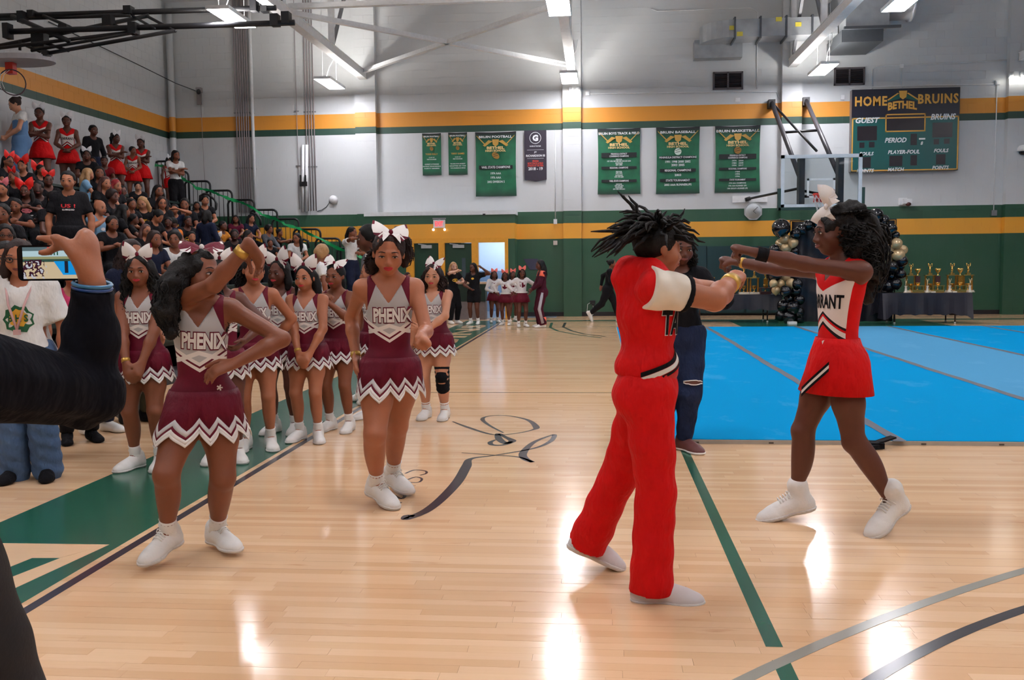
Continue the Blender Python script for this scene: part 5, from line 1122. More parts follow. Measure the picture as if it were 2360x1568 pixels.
M_eye = mat('eye_white', (206, 200, 194), .25, var=.03); M_iris = mat('iris_brown', (26, 16, 12), .12, var=.05); M_brow = mat('brow_dark', (24, 16, 14), .8)
M_lip_red = mat('lipstick_red', (178, 22, 40), .32); M_lip_nat = mat('lips_natural', (120, 60, 54), .4)
def face_parts(s, root, lips=M_lip_nat, lod=2, look=0.0, mouth=0.0, brow=True, lids=0.0):
    h, R = s.hh, s.Hf; nu, nv = ((14, 8) if lod == 2 else (8, 5))
    q = MB()
    for d in (-1, 1):
        q.ball(s.hpnt(d*.148, .338, .002), np.array([.062, .036, .029-.017*lids])*h, R, nu, nv, 0)
        q.ball(s.hpnt(d*.148+look*.03, .360, .0), np.array([.031, .018, .028-.016*lids])*h, R, nu, nv, 1)
    q.build('eyes', [M_eye, M_iris], root)
    if brow:
        q = MB()
        for d in (-1, 1):
            q.tube([s.hpnt(d*.070, .388, .116), s.hpnt(d*.14, .386, .132), s.hpnt(d*.19, .362, .126), s.hpnt(d*.232, .330, .100)], [.010*h, .014*h, .011*h, .005*h], 6, 0)
            q.tube([s.hpnt(d*.078, .362, .012), s.hpnt(d*.12, .382, .032), s.hpnt(d*.17, .378, .034), s.hpnt(d*.228, .338, .010)], [.005*h, .012*h, .013*h, .006*h], 6, 0)
        q.build('eyebrows', M_brow, root)
    q = MB(); o = mouth*.022; ns = 8 if lod == 2 else 5
    for sg, z0, zm, ym, rr in ((1, -.238, -.226, .398, .021), (-1, -.276-o, -.262-o, .396, .026)):
        c_ = -.246-o*.4
        q.tube([s.hpnt(-.118, .322, c_+.006), s.hpnt(-.085, .372, (c_+zm)/2), s.hpnt(-.042, ym-.004, zm-.004*(sg < 0)), s.hpnt(0, ym+.004, z0), s.hpnt(.042, ym-.004, zm-.004*(sg < 0)), s.hpnt(.085, .372, (c_+zm)/2), s.hpnt(.118, .322, c_+.006)], [v*h for v in (.008, rr*.75, rr, rr*1.02, rr, rr*.75, .008)], ns, hint=R[2])
    q.ball(s.hpnt(0, .372, -.252-o*.5), np.array([.095, .024, .014+o*.5])*h, R, nu, nv); q.build('lips', lips, root)
M_hair = mat('hair_black', (13, 10, 11), .62, 0, .3, var=.3, scale=60, bump=.5, bscale=120); M_hair_br = mat('hair_dark_brown', (40, 24, 21), .6, 0, .3, var=.35, scale=60, bump=.5, bscale=120)
M_hair_blond = mat('hair_blond', (170, 128, 84), .45, var=.35, scale=50, bump=.5, bscale=120); M_hair_red = mat('hair_bright_red', (140, 16, 24), .45, var=.3, scale=50, bump=.4, bscale=120); M_hair_aub = mat('hair_auburn', (70, 34, 28), .45, var=.35, scale=60, bump=.5, bscale=120)
CHAINS = {
 'long': [[(-.30, -.12, .10, .15), (-.40, -.12, -.40, .17), (-.42, -.05, -.85, .16), (-.40, .06, -1.25, .10)], [(.30, -.12, .10, .15), (.40, -.12, -.40, .17), (.42, -.05, -.85, .16), (.40, .06, -1.25, .10)], [(0, -.28, .1, .24), (0, -.42, -.45, .26), (0, -.46, -.95, .22), (0, -.44, -1.35, .12)]],
 'bob': [[(-.28, -.1, .10, .15), (-.37, -.08, -.35, .16), (-.36, 0, -.6, .1)], [(.28, -.1, .10, .15), (.37, -.08, -.35, .16), (.36, 0, -.6, .1)], [(0, -.28, .1, .24), (0, -.36, -.35, .24), (0, -.38, -.6, .14)]],
 'back': [[(0, -.30, .1, .24), (0, -.46, -.35, .22), (0, -.50, -.8, .18), (0, -.46, -1.2, .09)]],
 'pony': [[(0, -.30, .42, .12), (0, -.52, .40, .14), (0, -.64, .05, .15), (0, -.60, -.5, .12), (0, -.55, -.9, .05)]],
 'puff': [[(0, -.25, .45, .15), (0, -.36, .55, .22), (.06, -.40, .50, .20)]],
 'bun': [[(0, -.42, .30, .10), (0, -.50, .30, .13)]],
 'afro': [[(0, -.06, .22, .44), (0, -.12, .10, .44)]],
 'short': [],
}
def hair(s, root, style='long', m=None, h=.012, strands=0, noise=.02, chains=None, hl=0.0, grow=1.0, seed=1, curl=.035, name='hair', rs=.010, sl=1.0):
    m = m or M_hair; q = PR(); H_ = s.hh; R = s.Hf
    q.ell(s.hpnt(0, -.085, .14), np.array([.37, .42, .39])*H_*grow, R, .05*H_)
    ch = chains if chains is not None else CHAINS[style]
    cut_pt = s.hpnt(0, .25+hl, .40); cn = R[1]*.78-R[2]*.62; sl_ = R[1]
    capq = [q.p[0]]
    def capcut(X, Y, Z): return (X-cut_pt[0])*cn[0]+(Y-cut_pt[1])*cn[1]+(Z-cut_pt[2])*cn[2]
    G = PR()
    for c in ch:
        P = [s.hpnt(*p[:3]) for p in c]
        for a, b, ca, cb in zip(P[:-1], P[1:], c[:-1], c[1:]): G.cone(a, b, ca[3]*H_, cb[3]*H_, .05*H_)
    # cap: own surface, then the lengths; both in one field (the cap is trimmed at the hairline by a carved face)
    F_ = PR(); F_.p = list(q.p)
    F_.ell(s.hpnt(0, .30+hl*.6, -.17), np.array([.31, .42, .44])*H_, R, .03*H_, '', True)
    F_.ell(s.hpnt(0, .46+hl, .12), np.array([.30, .30, .28])*H_, R, .03*H_, '', True)
    F_.p = F_.p+G.p
    f1 = 28/H_*.21; sd = seed*1.7
    def disp(X, Y, Z): return noise*H_*(np.sin(X*f1*2+sd+2*np.sin(Z*f1))*np.sin(Y*f1*2.2+sd)+.6*np.sin(Z*f1*3+X*f1*2+sd)*np.sin(X*f1*4.1-Y*f1*3))
    o = sdf_obj(name, F_, h, m, root, None, disp, 1)
    if strands and ch:
        rg = np.random.default_rng(seed); mb = MB()
        for k in range(strands):
            c = ch[k % len(ch)]; P = np.array([s.hpnt(*p[:3]) for p in c]); W = np.array([p[3]*H_ for p in c]); a = rg.random()*2*pi; rr = .75+.4*rg.random(); d0 = (R[0]*math.cos(a)+R[1]*math.sin(a))
            n = 11; t0 = rg.random()*.35*sl; t1 = .75+.33*rg.random(); pts = []; ph = rg.random()*6; fr = (4+3*rg.random())*len(c)/3
            for j in range(n):
                t = (t0+(t1-t0)*j/(n-1))*(len(c)-1); i = min(int(t), len(c)-2); u = t-i; p = P[i]+(P[i+1]-P[i])*u; w_ = W[i]+(W[i+1]-W[i])*u
                tw = ph+fr*j/n*2*pi; pts.append(p+d0*w_*rr+(R[0]*math.cos(tw)+R[1]*math.sin(tw))*curl*H_)
            mb.tube(pts, [rs*(1-.6*j/n) for j in range(n)], 4, cap=False)
        x = mb.build(name+'_strands', m, root); x['kind'] = 'stuff'
    return o
M_shoe = mat('white_sneaker', (226, 224, 220), .5, var=.06, bump=.1); M_sole = mat('sneaker_sole', (206, 202, 198), .6); M_lace = mat('white_lace', (236, 234, 230), .7); M_sock = mat('white_sock', (232, 230, 226), .9, bump=.2, bscale=200)
def shoes(s, root, h=.009, m=None, sole=None, socks=True, sock_m=None, laces=False, high=False, only=(0, 1), sockh=.075):
    m = m or M_shoe; sole = sole or M_sole; H = s.H; L = .158*H
    for i in only:
        A, R = s.A[i], s.Ff[i]; r, f, u = R; ah = .047*H; p = lambda x, y, z: A+r*x+f*y+u*z
        q = PR(); q.ell(p(0, -.020*H, -ah*.50), (.0285*H, .034*H, .036*H), R, .015*H); q.cone(p(0, -.0*H, -ah*.40), p(0, L*.50, -ah*.58), .0285*H, .0265*H, .012*H); q.ell(p(0, L*.56, -ah*.74), (.0335*H, .050*H, .0255*H), R, .015*H)
        q.cone(p(0, -.012*H, -.010*H), p(0, -.012*H, (.040 if high else .008)*H), .030*H, (.033 if high else .031)*H, .012*H); q.cone(p(0, .012*H, -.006*H), p(0, L*.38, -ah*.36), .0255*H, .021*H, .012*H)
        b = p(0, 0, -ah)
        cut = lambda X, Y, Z, b=b, u=u: -((X-b[0])*u[0]+(Y-b[1])*u[1]+(Z-b[2])*u[2])
        o = sdf_obj('shoe', q, h, m, root, cut, None, 1)
        if h < .016:
            q2 = q.pick([''], .0035*H); c2 = lambda X, Y, Z, b=b, u=u: np.maximum(-((X-b[0])*u[0]+(Y-b[1])*u[1]+(Z-b[2])*u[2])-.001, ((X-b[0])*u[0]+(Y-b[1])*u[1]+(Z-b[2])*u[2])-.013*H)
            sdf_obj('sole', q2, h, sole, o, c2, None, 1)
        if laces:
            mb = MB()
            for k in range(5):
                t_ = k/5; y = (.017+.046*t_)*H; z = (.0205-.0155*t_)*H; w = .017*H
                mb.tube([p(-w, y, z-.007*H), p(-w*.4, y+.003*H, z+.007*H), p(w*.4, y+.003*H, z+.007*H), p(w, y, z-.007*H)], .0022*H, 5)
            for d in (-1, 1): mb.tube([p(0, .016*H, .026*H), p(d*.018*H, .024*H, .026*H), p(d*.028*H, .018*H, .012*H)], .002*H, 5)
            mb.build('laces', M_lace, o)
        if socks:
            ad = nrm(s.K[i]-s.A[i]); mb = MB(); n = 9; x_, y_, _ = frame_of(ad)
            mb.tube([A+ad*(-.028*H+j/(n-1)*(sockh+.016)*H) for j in range(n)], [(.0275+.0022*math.sin(j*2.4+i)-.002*j/n)*H*(.5+.5*s.leg) for j in range(n)], 14)
            mb.build('sock', sock_m or M_sock, root)
def fr_vec(m, t): a = t.node('ShaderNodeAttribute', attribute_name='fr'); sx = t.node('ShaderNodeSeparateXYZ'); t.l.new(a.outputs['Vector'], sx.inputs[0]); return sx.outputs
def AND(t, *a):
    r = a[0]
    for b in a[1:]: r = t.m('MULTIPLY', r, b)
    return r
def band(t, v, lo, hi): return AND(t, t.m('GREATER_THAN', v, lo), t.m('LESS_THAN', v, hi))
def uniform_maroon():
    """shell top in chest units (fractions of stature): grey yoke, maroon sides, crossed white stripes"""
    m, t = base_mat('maroon_uniform_top', .6, 0, .25); x, y, z = fr_vec(m, t)
    mar, wh, gr = lin((98, 6, 34)), lin((222, 216, 210)), lin((176, 174, 174)); ax = t.m('ABSOLUTE', x); fr = t.m('GREATER_THAN', y, .004)
    n = t.noise(30); M_ = t.mix(n, tuple(v*.8 for v in mar), tuple(v*1.15 for v in mar))
    low = t.m('ADD', -.182, t.m('MULTIPLY', ax, .62))          # the V of the stripes
    yoke = AND(t, fr, t.m('GREATER_THAN', z, low), t.m('GREATER_THAN', t.m('SUBTRACT', -.018, t.m('MULTIPLY', t.m('SUBTRACT', ax, .046), 2.6)), z))
    c = t.mix(yoke, M_, gr)
    c = t.mix(AND(t, fr, band(t, t.m('SUBTRACT', z, low), -.012, .0)), c, wh)
    c = t.mix(AND(t, fr, band(t, t.m('SUBTRACT', z, low), -.019, -.012)), c, M_)
    c = t.mix(AND(t, fr, band(t, t.m('SUBTRACT', z, low), -.030, -.019)), c, wh)
    up = t.m('ADD', -.152, t.m('MULTIPLY', ax, -.36))          # the crossing upper stripe
    c = t.mix(AND(t, fr, band(t, t.m('SUBTRACT', z, up), -.007, .007)), c, wh)
    t.put(t.bsdf().inputs['Base Color'], c); t.bump(t.noise(120), .06); return m
M_unif = uniform_maroon(); M_maroon = mat('maroon_knit', (98, 6, 34), .6, 0, .25, var=.18, scale=30, wrinkle=.25, wscale=14); M_trimw = mat('white_trim', (224, 220, 216), .55, var=.04); M_trimg = mat('grey_trim', (196, 194, 194), .55)
def uniform_red():
    m, t = base_mat('red_uniform_top', .65, 0, .2); x, y, z = fr_vec(m, t); red, wh, bk = lin((208, 8, 12)), lin((222, 212, 206)), lin((24, 16, 22))
    n = t.noise(24); R_ = t.mix(n, tuple(v*.82 for v in red), tuple(min(1, v*1.1) for v in red)); fr = t.m('GREATER_THAN', y, .018); ax = t.m('ABSOLUTE', x)
    top = t.m('ADD', -.088, t.m('MULTIPLY', t.m('ABSOLUTE', t.m('SUBTRACT', ax, .0)), .5)); low = t.m('ADD', -.190, t.m('MULTIPLY', ax, -.0)); s_ = t.m('ADD', z, t.m('MULTIPLY', ax, .75))
    c = t.mix(AND(t, fr, t.m('LESS_THAN', z, top), t.m('GREATER_THAN', s_, -.148)), R_, wh)
    c = t.mix(AND(t, fr, band(t, s_, -.156, -.148)), c, bk); c = t.mix(AND(t, fr, band(t, s_, -.170, -.156)), c, R_); c = t.mix(AND(t, fr, band(t, s_, -.178, -.163)), c, wh); c = t.mix(AND(t, fr, band(t, s_, -.188, -.178)), c, bk)
    t.put(t.bsdf().inputs['Base Color'], c); t.bump(t.noise(120), .06); return m
M_unred = uniform_red(); M_red = mat('red_knit', (208, 8, 12), .7, 0, .2, var=.10, scale=22, wrinkle=.55, wscale=8)
def shell_top(s, root, q, m, h=.009, inf=.006, vneck=.075, strap=(.0, .074), hem=-.015, name='top', arm_drop=.10):
    """sleeveless fitted top cut from the torso's own surface"""
    H = s.H; R = s.Cf; NB = s.NB; pb = s.P+s.Pf[2]*hem*H; pu = s.Pf[2]
    def cut(X, Y, Z):
        dx, dy, dz = X-NB[0], Y-NB[1], Z-NB[2]; x = np.abs(dx*R[0][0]+dy*R[0][1]+dz*R[0][2]); f = dx*R[1][0]+dy*R[1][1]+dz*R[1][2]; z = dx*R[2][0]+dy*R[2][1]+dz*R[2][2]
        arm = x-(strap[1]*H+np.maximum(0, -(z+arm_drop*H))*1.6)
        neck = np.where(f > .0, z+vneck*H-1.45*x, z+.012*H-.9*np.maximum(x-.02*H, 0))/1.7
        neck = np.minimum(neck, .055*H-x+.02*H)
        hemc = -((X-pb[0])*pu[0]+(Y-pb[1])*pu[1]+(Z-pb[2])*pu[2])
        return np.maximum(np.maximum(arm, neck), hemc)
    o = sdf_obj(name, q.pick(['hips', 'waist', 'torso', 'shoulders', 'thigh'], inf), h, m, root, cut, None, 1, frame=(NB, np.array(R)/H)); return o
def on_surface(o, s, name, s_txt, z, height, width, m, root, out=.003, bold=.03, shear=0.0, x0=0.0, frame=None, outline=None, rotz=0.0, oext=.055, cyl=0.0):
    """lettering laid on the cloth: every point is dropped onto the garment along the chest's front axis"""
    H = s.H; R = s.Cf if frame is None else frame; me = o.data; n = len(me.vertices); co = np.empty(n*3, np.float32); me.vertices.foreach_get('co', co); co = co.reshape(-1, 3)
    bv = BVHTree.FromPolygons([tuple(v) for v in co.tolist()], [tuple(p.vertices) for p in me.polygons])
    for nm, mm, bd, oo in ((([(name+'_outline', outline, bold+oext, out)] if outline else [])+[(name, m, bold, out+(.002 if outline else 0))])):
        V, Fs, sz = text_mesh(s_txt, bold); V2, F2, _ = text_mesh(s_txt, bd); q = MB(); P = []
        for v in V2:
            x, y = v[0]*width*H/sz[0], v[1]*height*H/sz[1]; x, y = x*math.cos(rotz)-y*math.sin(rotz), x*math.sin(rotz)+y*math.cos(rotz)
            if cyl: a_ = (x+x0*H)/(cyl*H); dr = R[0]*math.sin(a_)+R[1]*math.cos(a_); p = s.NB+R[2]*(z*H+y)+dr*.4
            else: dr = R[1]; p = s.NB+R[0]*(x+x0*H)+R[2]*(z*H+y)+dr*.4
            hit = bv.ray_cast(Vector(p), Vector(-dr))
            P.append(np.array(hit[0])+dr*oo if hit[0] is not None else p-dr*(.4-(cyl or .06)*H))
        q.add(P, F2); q.build(nm, mm, root)
def skirt(s, root, m, trims=True, npl=12, bodies=None,  top=.022, length=.150, flare=.132, amp=.030, depth=.020, q=None, name='skirt', ry=.85, white=None, rxt=.072, ph=0.0, sway=(0, 0)):
    H = s.H; R = s.Pf; P = s.P; nth = npl*12; rows = []
    def ring(u, rx, ryy, zig, fold):
        out = []
        for k in range(nth):
            th = 2*pi*k/nth; tri = abs(((th*npl/(2*pi)+ph) % 1)*2-1); w = 1-fold*(tri**4)*1.0+fold*.25*(1-tri)
            zz = u+zig*(1-tri)*-1
            out.append(P+R[0]*(math.sin(th)*rx*w*H+sway[0]*max(0, top-u)*H)+R[1]*(math.cos(th)*ryy*w*H+sway[1]*max(0, top-u)*H)+R[2]*zz*H)
        return out
    bot = top-length; hipy = -.01
    def rad(u):
        t = (top-u)/length; a = rxt*s.hipk*s.fat; hp_ = .092*s.hipk*s.fat
        r = a+(hp_-a)*min(1, t/.4) if t < .4 else hp_+(flare*s.hipk*(.5+.5*s.fat)-hp_)*((t-.4)/.6)
        return r
    us = [top, top-.02, top-.045, top-.07, top-.10, top-.125]; b = bot+amp
    zlist = [(u, 0.0) for u in us if u > b+.055]
    bands = [(b+.047, 1), (b+.030, 1), (b+.021, 1), (b+.009, 1), (b, 1)] if trims else [(b, 1)]
    allr = zlist+[(u, z) for u, z in bands]
    V = []
    for i, (u, z) in enumerate(allr):
        t = (top-u)/length; V += ring(u, rad(u), rad(u)*ry, amp*z, depth*10*max(0, t-.15))
    n = nth; nr = len(allr); mi = []; F_ = []
    if bodies:
        lim = .19*H; bvs = []
        for o_ in bodies:
            vv, qq_ = nets(*field(o_, .014), 1); bvs.append(BVHTree.FromPolygons(vv.tolist(), qq_.tolist()))
        rr = np.zeros((nr, nth)); base = np.zeros((nr, nth))
        for i in range(nr):
            for k in range(0, nth, 2):
                v = np.array(V[i*nth+k]); c = P+R[2]*(R[2]@(v-P)); d = v-c; L = np.linalg.norm(d); d = d/L; best = 0
                for bv in bvs:
                    h_ = bv.ray_cast(Vector(c+d*lim), Vector(-d), lim)
                    if h_[0] is not None: best = max(best, lim-h_[3])
                rr[i, k] = max(0, best+(.011 if i > 1 else .006+.002*i)-L)
            rr[i, 1::2] = (rr[i, 0::2]+np.roll(rr[i, 0::2], -1))/2
            for _ in range(4): rr[i] = np.maximum(rr[i], (np.roll(rr[i], 1)+np.roll(rr[i], -1))/2)
        for i in range(1, nr): rr[i] = np.maximum(rr[i], rr[i-1]*.9)
        for i in range(nr):
            for k in range(nth):
                v = np.array(V[i*nth+k]); c = P+R[2]*(R[2]@(v-P)); d = nrm(v-c); V[i*nth+k] = v+d*rr[i, k]
    for i in range(nr-1):
        for k in range(n): F_.append((i*n+k, (i+1)*n+k, (i+1)*n+(k+1) % n, i*n+(k+1) % n)); 
    nb = len(bands)-1; rb = nr-1-nb
    sk = [f for i, f in enumerate(F_) if i//n < rb]; V = np.array(V)
    o = meshify(name, V, np.array(sk), m, root, True)
    md = o.modifiers.new('cloth_thickness', 'SOLIDIFY'); md.thickness = .003; md.offset = -1
    if trims:
        for bi, (nm, mm) in enumerate((('hem_stripe', M_trimg), ('hem_stripe', M_maroon), ('hem_stripe', M_trimw), ('hem_stripe', M_trimw))):
            if bi == 2: mm = M_maroon if False else M_trimw
        cols = [M_trimg, m, M_trimw, M_trimw]
        tr = MB()
        st = [F_[(rb+bi)*n:(rb+bi+1)*n] for bi in range(nb)]
        for fs, mm, nm in ((st[0], M_trimg, 'hem_stripe'), (st[1], m, 'hem_band'), (st[2], M_trimw, 'hem_stripe'), (st[3], m if nb > 4 else M_trimw, 'hem_stripe')):
            used = sorted({i for f in fs for i in f}); mp = {a: i for i, a in enumerate(used)}
            x = meshify(nm, V[used], np.array([[mp[i] for i in f] for f in fs]), mm, root, True); md = x.modifiers.new('cloth_thickness', 'SOLIDIFY'); md.thickness = .003; md.offset = -1
    return o
def bow(s, root, at=(0, .05, .52), size=.5, mats=None, yaw=0, tilt=0, tails=True, pitch=0):
    """hair bow: two puffed loops, a knot and two notched tails"""
    mats = mats or [M_trimw, M_maroon]; h = s.hh*size; R = s.Hf; r, f, u = R; r = rot(r, u, math.radians(yaw)); f = rot(f, u, math.radians(yaw)); r2 = rot(r, f, math.radians(tilt)); u2 = rot(u, f, math.radians(tilt)); f, u2 = rot(f, r2, -math.radians(pitch)), rot(u2, r2, -math.radians(pitch)); c = s.hpnt(*at)
    root2 = None
    q = MB(); nu, nv = 8, 7
    for d in (-1, 1):
        for side in (1, -1):
            V = []; F_ = []; mi = []
            for i in range(nu+1):
                t = i/nu; w = .16+.42*math.sin(t*pi*.55)**.8; x = 1.05*t; y0 = .28*t
                for j in range(nv+1):
                    v = j/nv*2-1; b = .16*math.sin(pi*min(t*1.02, 1))*(1-v*v)**.5*side if abs(v) < 1 else 0
                    V.append(c+r2*d*(x-.10*abs(v)*t)*h+u2*(y0+v*w)*h+f*(b+.03)*h)
            for i in range(nu):
                for j in range(nv): F_.append((i*(nv+1)+j, (i+1)*(nv+1)+j, (i+1)*(nv+1)+j+1, i*(nv+1)+j+1)); mi.append(1 if (j in (0,) or (i == nu-1 and j > 4)) or (side < 0) else 0)
            o_ = len(q.v); q.v += [tuple(p) for p in V]; q.f += [tuple(k+o_ for k in ff) for ff in F_]; q.mi += mi; q.sm += [True]*len(F_)
        if tails:
            V = [c, c+u2*-.06*h]; 
            a = c+r2*d*.08*h+f*.06*h; e = c+r2*d*.62*h-u2*.62*h+f*.10*h; n = nrm(r2*d*.6+u2*.75)*.20*h; m = (a+e)/2+f*.1*h
            q.add([a+n*.4, a-n*.4, m+n, m-n, e+n*1.1, e-nrm(e-a)*.14*h, e-n*1.1], [(0, 1, 3, 2), (2, 3, 6, 5), (2, 5, 4)], 0)
            q.add([a+n*.4-f*.01*h, a-n*.1-f*.01*h, m+n*1.25-f*.012*h, m-n*.2-f*.012*h, e+n*1.3-f*.012*h, e-f*.012*h], [(0, 1, 3, 2), (2, 3, 5, 4)], 1)
    q.ball(c+f*.08*h, np.array([.13, .12, .17])*h, R, 10, 7, 1); return q.build('hair_bow', mats, root)
def shirt(s, root, q, m, h=.012, inf=.012, sleeve=.55, hem=-.03, name='shirt', long=False, collar=.0, wob=.003, extra=None):
    """T-shirt or sweater: torso and sleeves grown from the body"""
    H = s.H; g = q.pick(['hips', 'waist', 'torso', 'shoulders'], inf)
    for i in (0, 1):
        if sleeve is None: g.cone(s.S[i], s.S[i]+(s.E[i]-s.S[i])*.12, .031*H*s.arm+inf, .029*H*s.arm+inf, .02*H); continue
        if long: g.cone(s.S[i], s.E[i], .034*H*s.arm+inf*.5, .030*H*s.arm+inf*.4, .025*H); g.cone(s.E[i], s.E[i]+(s.W[i]-s.E[i])*.95, .030*H*s.arm+inf*.4, .022*H*s.arm+inf*.2, .015*H)
        else: g.cone(s.S[i], s.S[i]+(s.E[i]-s.S[i])*sleeve, .033*H*s.arm+inf*.6, .034*H*s.arm+inf*.7, .025*H)
    if extra: g = g+extra
    pb = s.P+s.Pf[2]*hem*H; pu = s.Pf[2]; NB = s.NB; R = s.Cf
    def cut(X, Y, Z):
        dx, dy, dz = X-NB[0], Y-NB[1], Z-NB[2]; x = dx*R[0][0]+dy*R[0][1]+dz*R[0][2]; f = dx*R[1][0]+dy*R[1][1]+dz*R[1][2]; z = dx*R[2][0]+dy*R[2][1]+dz*R[2][2]
        neck = np.minimum(z-(.004+collar)*H+.75*np.maximum(f, 0), .047*H-np.sqrt(x*x+(f-.008*H)**2))
        neck = np.maximum(neck, z-(.034+collar)*H)
        return np.maximum(-((X-pb[0])*pu[0]+(Y-pb[1])*pu[1]+(Z-pb[2])*pu[2]), neck)
    def cutarm(X, Y, Z):
        c = cut(X, Y, Z)
        if not long and sleeve is not None:
            for i in (0, 1):
                d = nrm(s.E[i]-s.S[i]); e = s.S[i]+(s.E[i]-s.S[i])*sleeve; o = s.S[i]
                ax_ = (X-e[0])*d[0]+(Y-e[1])*d[1]+(Z-e[2])*d[2]; px = X-e[0]; rad = np.sqrt(np.maximum(0, (X-e[0])**2+(Y-e[1])**2+(Z-e[2])**2-ax_**2))
                c = np.maximum(c, np.minimum(ax_, .06*H*s.arm+inf-rad))
        return c
    ph = H*7+s.yaw
    disp = (lambda X, Y, Z: wob*(np.sin(X*38+ph)*np.sin(Z*22+Y*30+ph)+.7*np.sin(Z*55+X*20))) if wob else None
    return sdf_obj(name, g, h, m, root, cutarm, disp, 3, frame=(s.NB, np.array(s.Cf)/H))
def pants(s, root, m, h=.012, r=(.066, .050, .040), top=.07, cuff=.0, wob=.002, name='trousers', short=None, q=None):
    H = s.H; g = s.q.pick(['hips'], .008+h*.25)
    if short is None: g = g+s.q.pick(['thigh', 'calf'], .006+h*.3)
    g.ell(s.P, np.array([.089*s.hipk, .069, .075])*H*s.fat+.006, s.Pf, .03*H)
    for d in (-1, 1): g.ell(s.P-s.Pf[1]*.026*H+s.Pf[0]*d*.040*H*s.hipk-s.Pf[2]*.022*H, np.array([.050, .053, .058])*H*s.fat, s.Pf, .03*H)
    cuts = []
    for i in (0, 1):
        K, A = s.K[i], s.A[i]
        if short is not None:
            e = s.Hp[i]+(K-s.Hp[i])*short; g.cone(s.Hp[i], e, r[0]*H*s.leg, r[1]*H*s.leg, .02*H); continue
        g.cone(s.Hp[i], K, r[0]*H*s.leg, r[1]*H*s.leg, .02*H); ad = A-K; e = K+ad*(1+cuff); g.cone(K, e, r[1]*H*s.leg, r[2]*H, .02*H); d = nrm(ad); cuts.append((e, d))
    pt = s.P+s.Pf[2]*top*H; pu = s.Pf[2]
    def cut(X, Y, Z):
        c = (X-pt[0])*pu[0]+(Y-pt[1])*pu[1]+(Z-pt[2])*pu[2]
        for e, d in cuts:
            ax_ = (X-e[0])*d[0]+(Y-e[1])*d[1]+(Z-e[2])*d[2]; rad2 = (X-e[0])**2+(Y-e[1])**2+(Z-e[2])**2-ax_**2
            c = np.maximum(c, np.minimum(ax_, .12*H-np.sqrt(np.maximum(rad2, 0))))
        return c
    ph = H*5+s.yaw
    disp = (lambda X, Y, Z: wob*(np.sin(X*40+ph)*np.sin(Z*30+Y*25)+.8*np.sin(Z*48+X*18+ph))) if wob else None
    return sdf_obj(name, g, h, m, root, cut, disp, 1, frame=(s.P, np.array(s.Pf)/H))
def body(s, root, m, h, fine=True):
    q = s.q = s.prims(fine); s.body_o = sdf_obj('body', q, h, m, root, None, None, 2 if h < .009 else 1); return q
def person(loc, lab, group): return empty('person', tuple(map(float, loc)), lab, 'person', group)
def bracelet(s, root, i, m, t=.93, r=.0195, w=.008, name='bracelet'):
    H = s.H; a = s.E[i]+(s.W[i]-s.E[i])*t; d = nrm(s.W[i]-s.E[i]); x, y, _ = frame_of(d); q = MB(); q.tube([a-d*w*H, a+d*w*H], r*H*s.arm, 14); q.build(name, m, root)
# ---------------------------------------------------------------- the cast
SK = [skin('skin_deep', (94, 52, 38)), skin('skin_brown', (128, 74, 50)), skin('skin_tan', (168, 106, 76)), skin('skin_light_tan', (194, 136, 106)), skin('skin_dark', (70, 40, 32)), skin('skin_pale', (206, 158, 134))]
M_goldband = mat('gold_band', (206, 166, 82), .35, .6); M_redhairband = mat('red_band', (190, 20, 30), .5)
def ground(px, py): g = at_z(px, py, 0.0); g[2] = 0; return g
def pix(px, py, Y, base): return ('w', at_y(px, py, Y)-base)
G_LINE = 'cheerleaders in maroon lined up at the sideline'
def maroon_girl(lab, base, H, sk, yaw=0, h=.0098, hairst='long', hair_m=None, group=G_LINE, txt=True, lips=M_lip_red, bowk=dict(), hairk=dict(), look=0, lids=0, mouth=0, skk=dict(), strands=0, lac=False, sockh=.075, txtk=dict(), **k):
    r = person(base, lab, group); s = Fig(H, yaw, **k); q = body(s, r, sk, h)
    face_parts(s, r, lips, 2, look, mouth, True, lids)
    t = shell_top(s, r, q, M_unif, h*1.0)
    if txt: on_surface(t, s, 'lettering', 'PHENIX', **dict(dict(z=-.116, height=.050, width=.132, m=M_trimw, root=r, bold=.045, outline=M_maroon), **txtk))
    skirt(s, r, M_maroon, bodies=[q.pick(['hips', 'waist', 'torso', 'thigh'], .007)], **skk)
    shoes(s, r, max(h, .007), laces=lac, sockh=sockh); hair(s, r, hairst, hair_m, **dict(dict(h=max(h*1.3, .010), strands=strands, seed=int(H*1000) % 97), **hairk)); bow(s, r, **bowk)
    return r, s, q, t

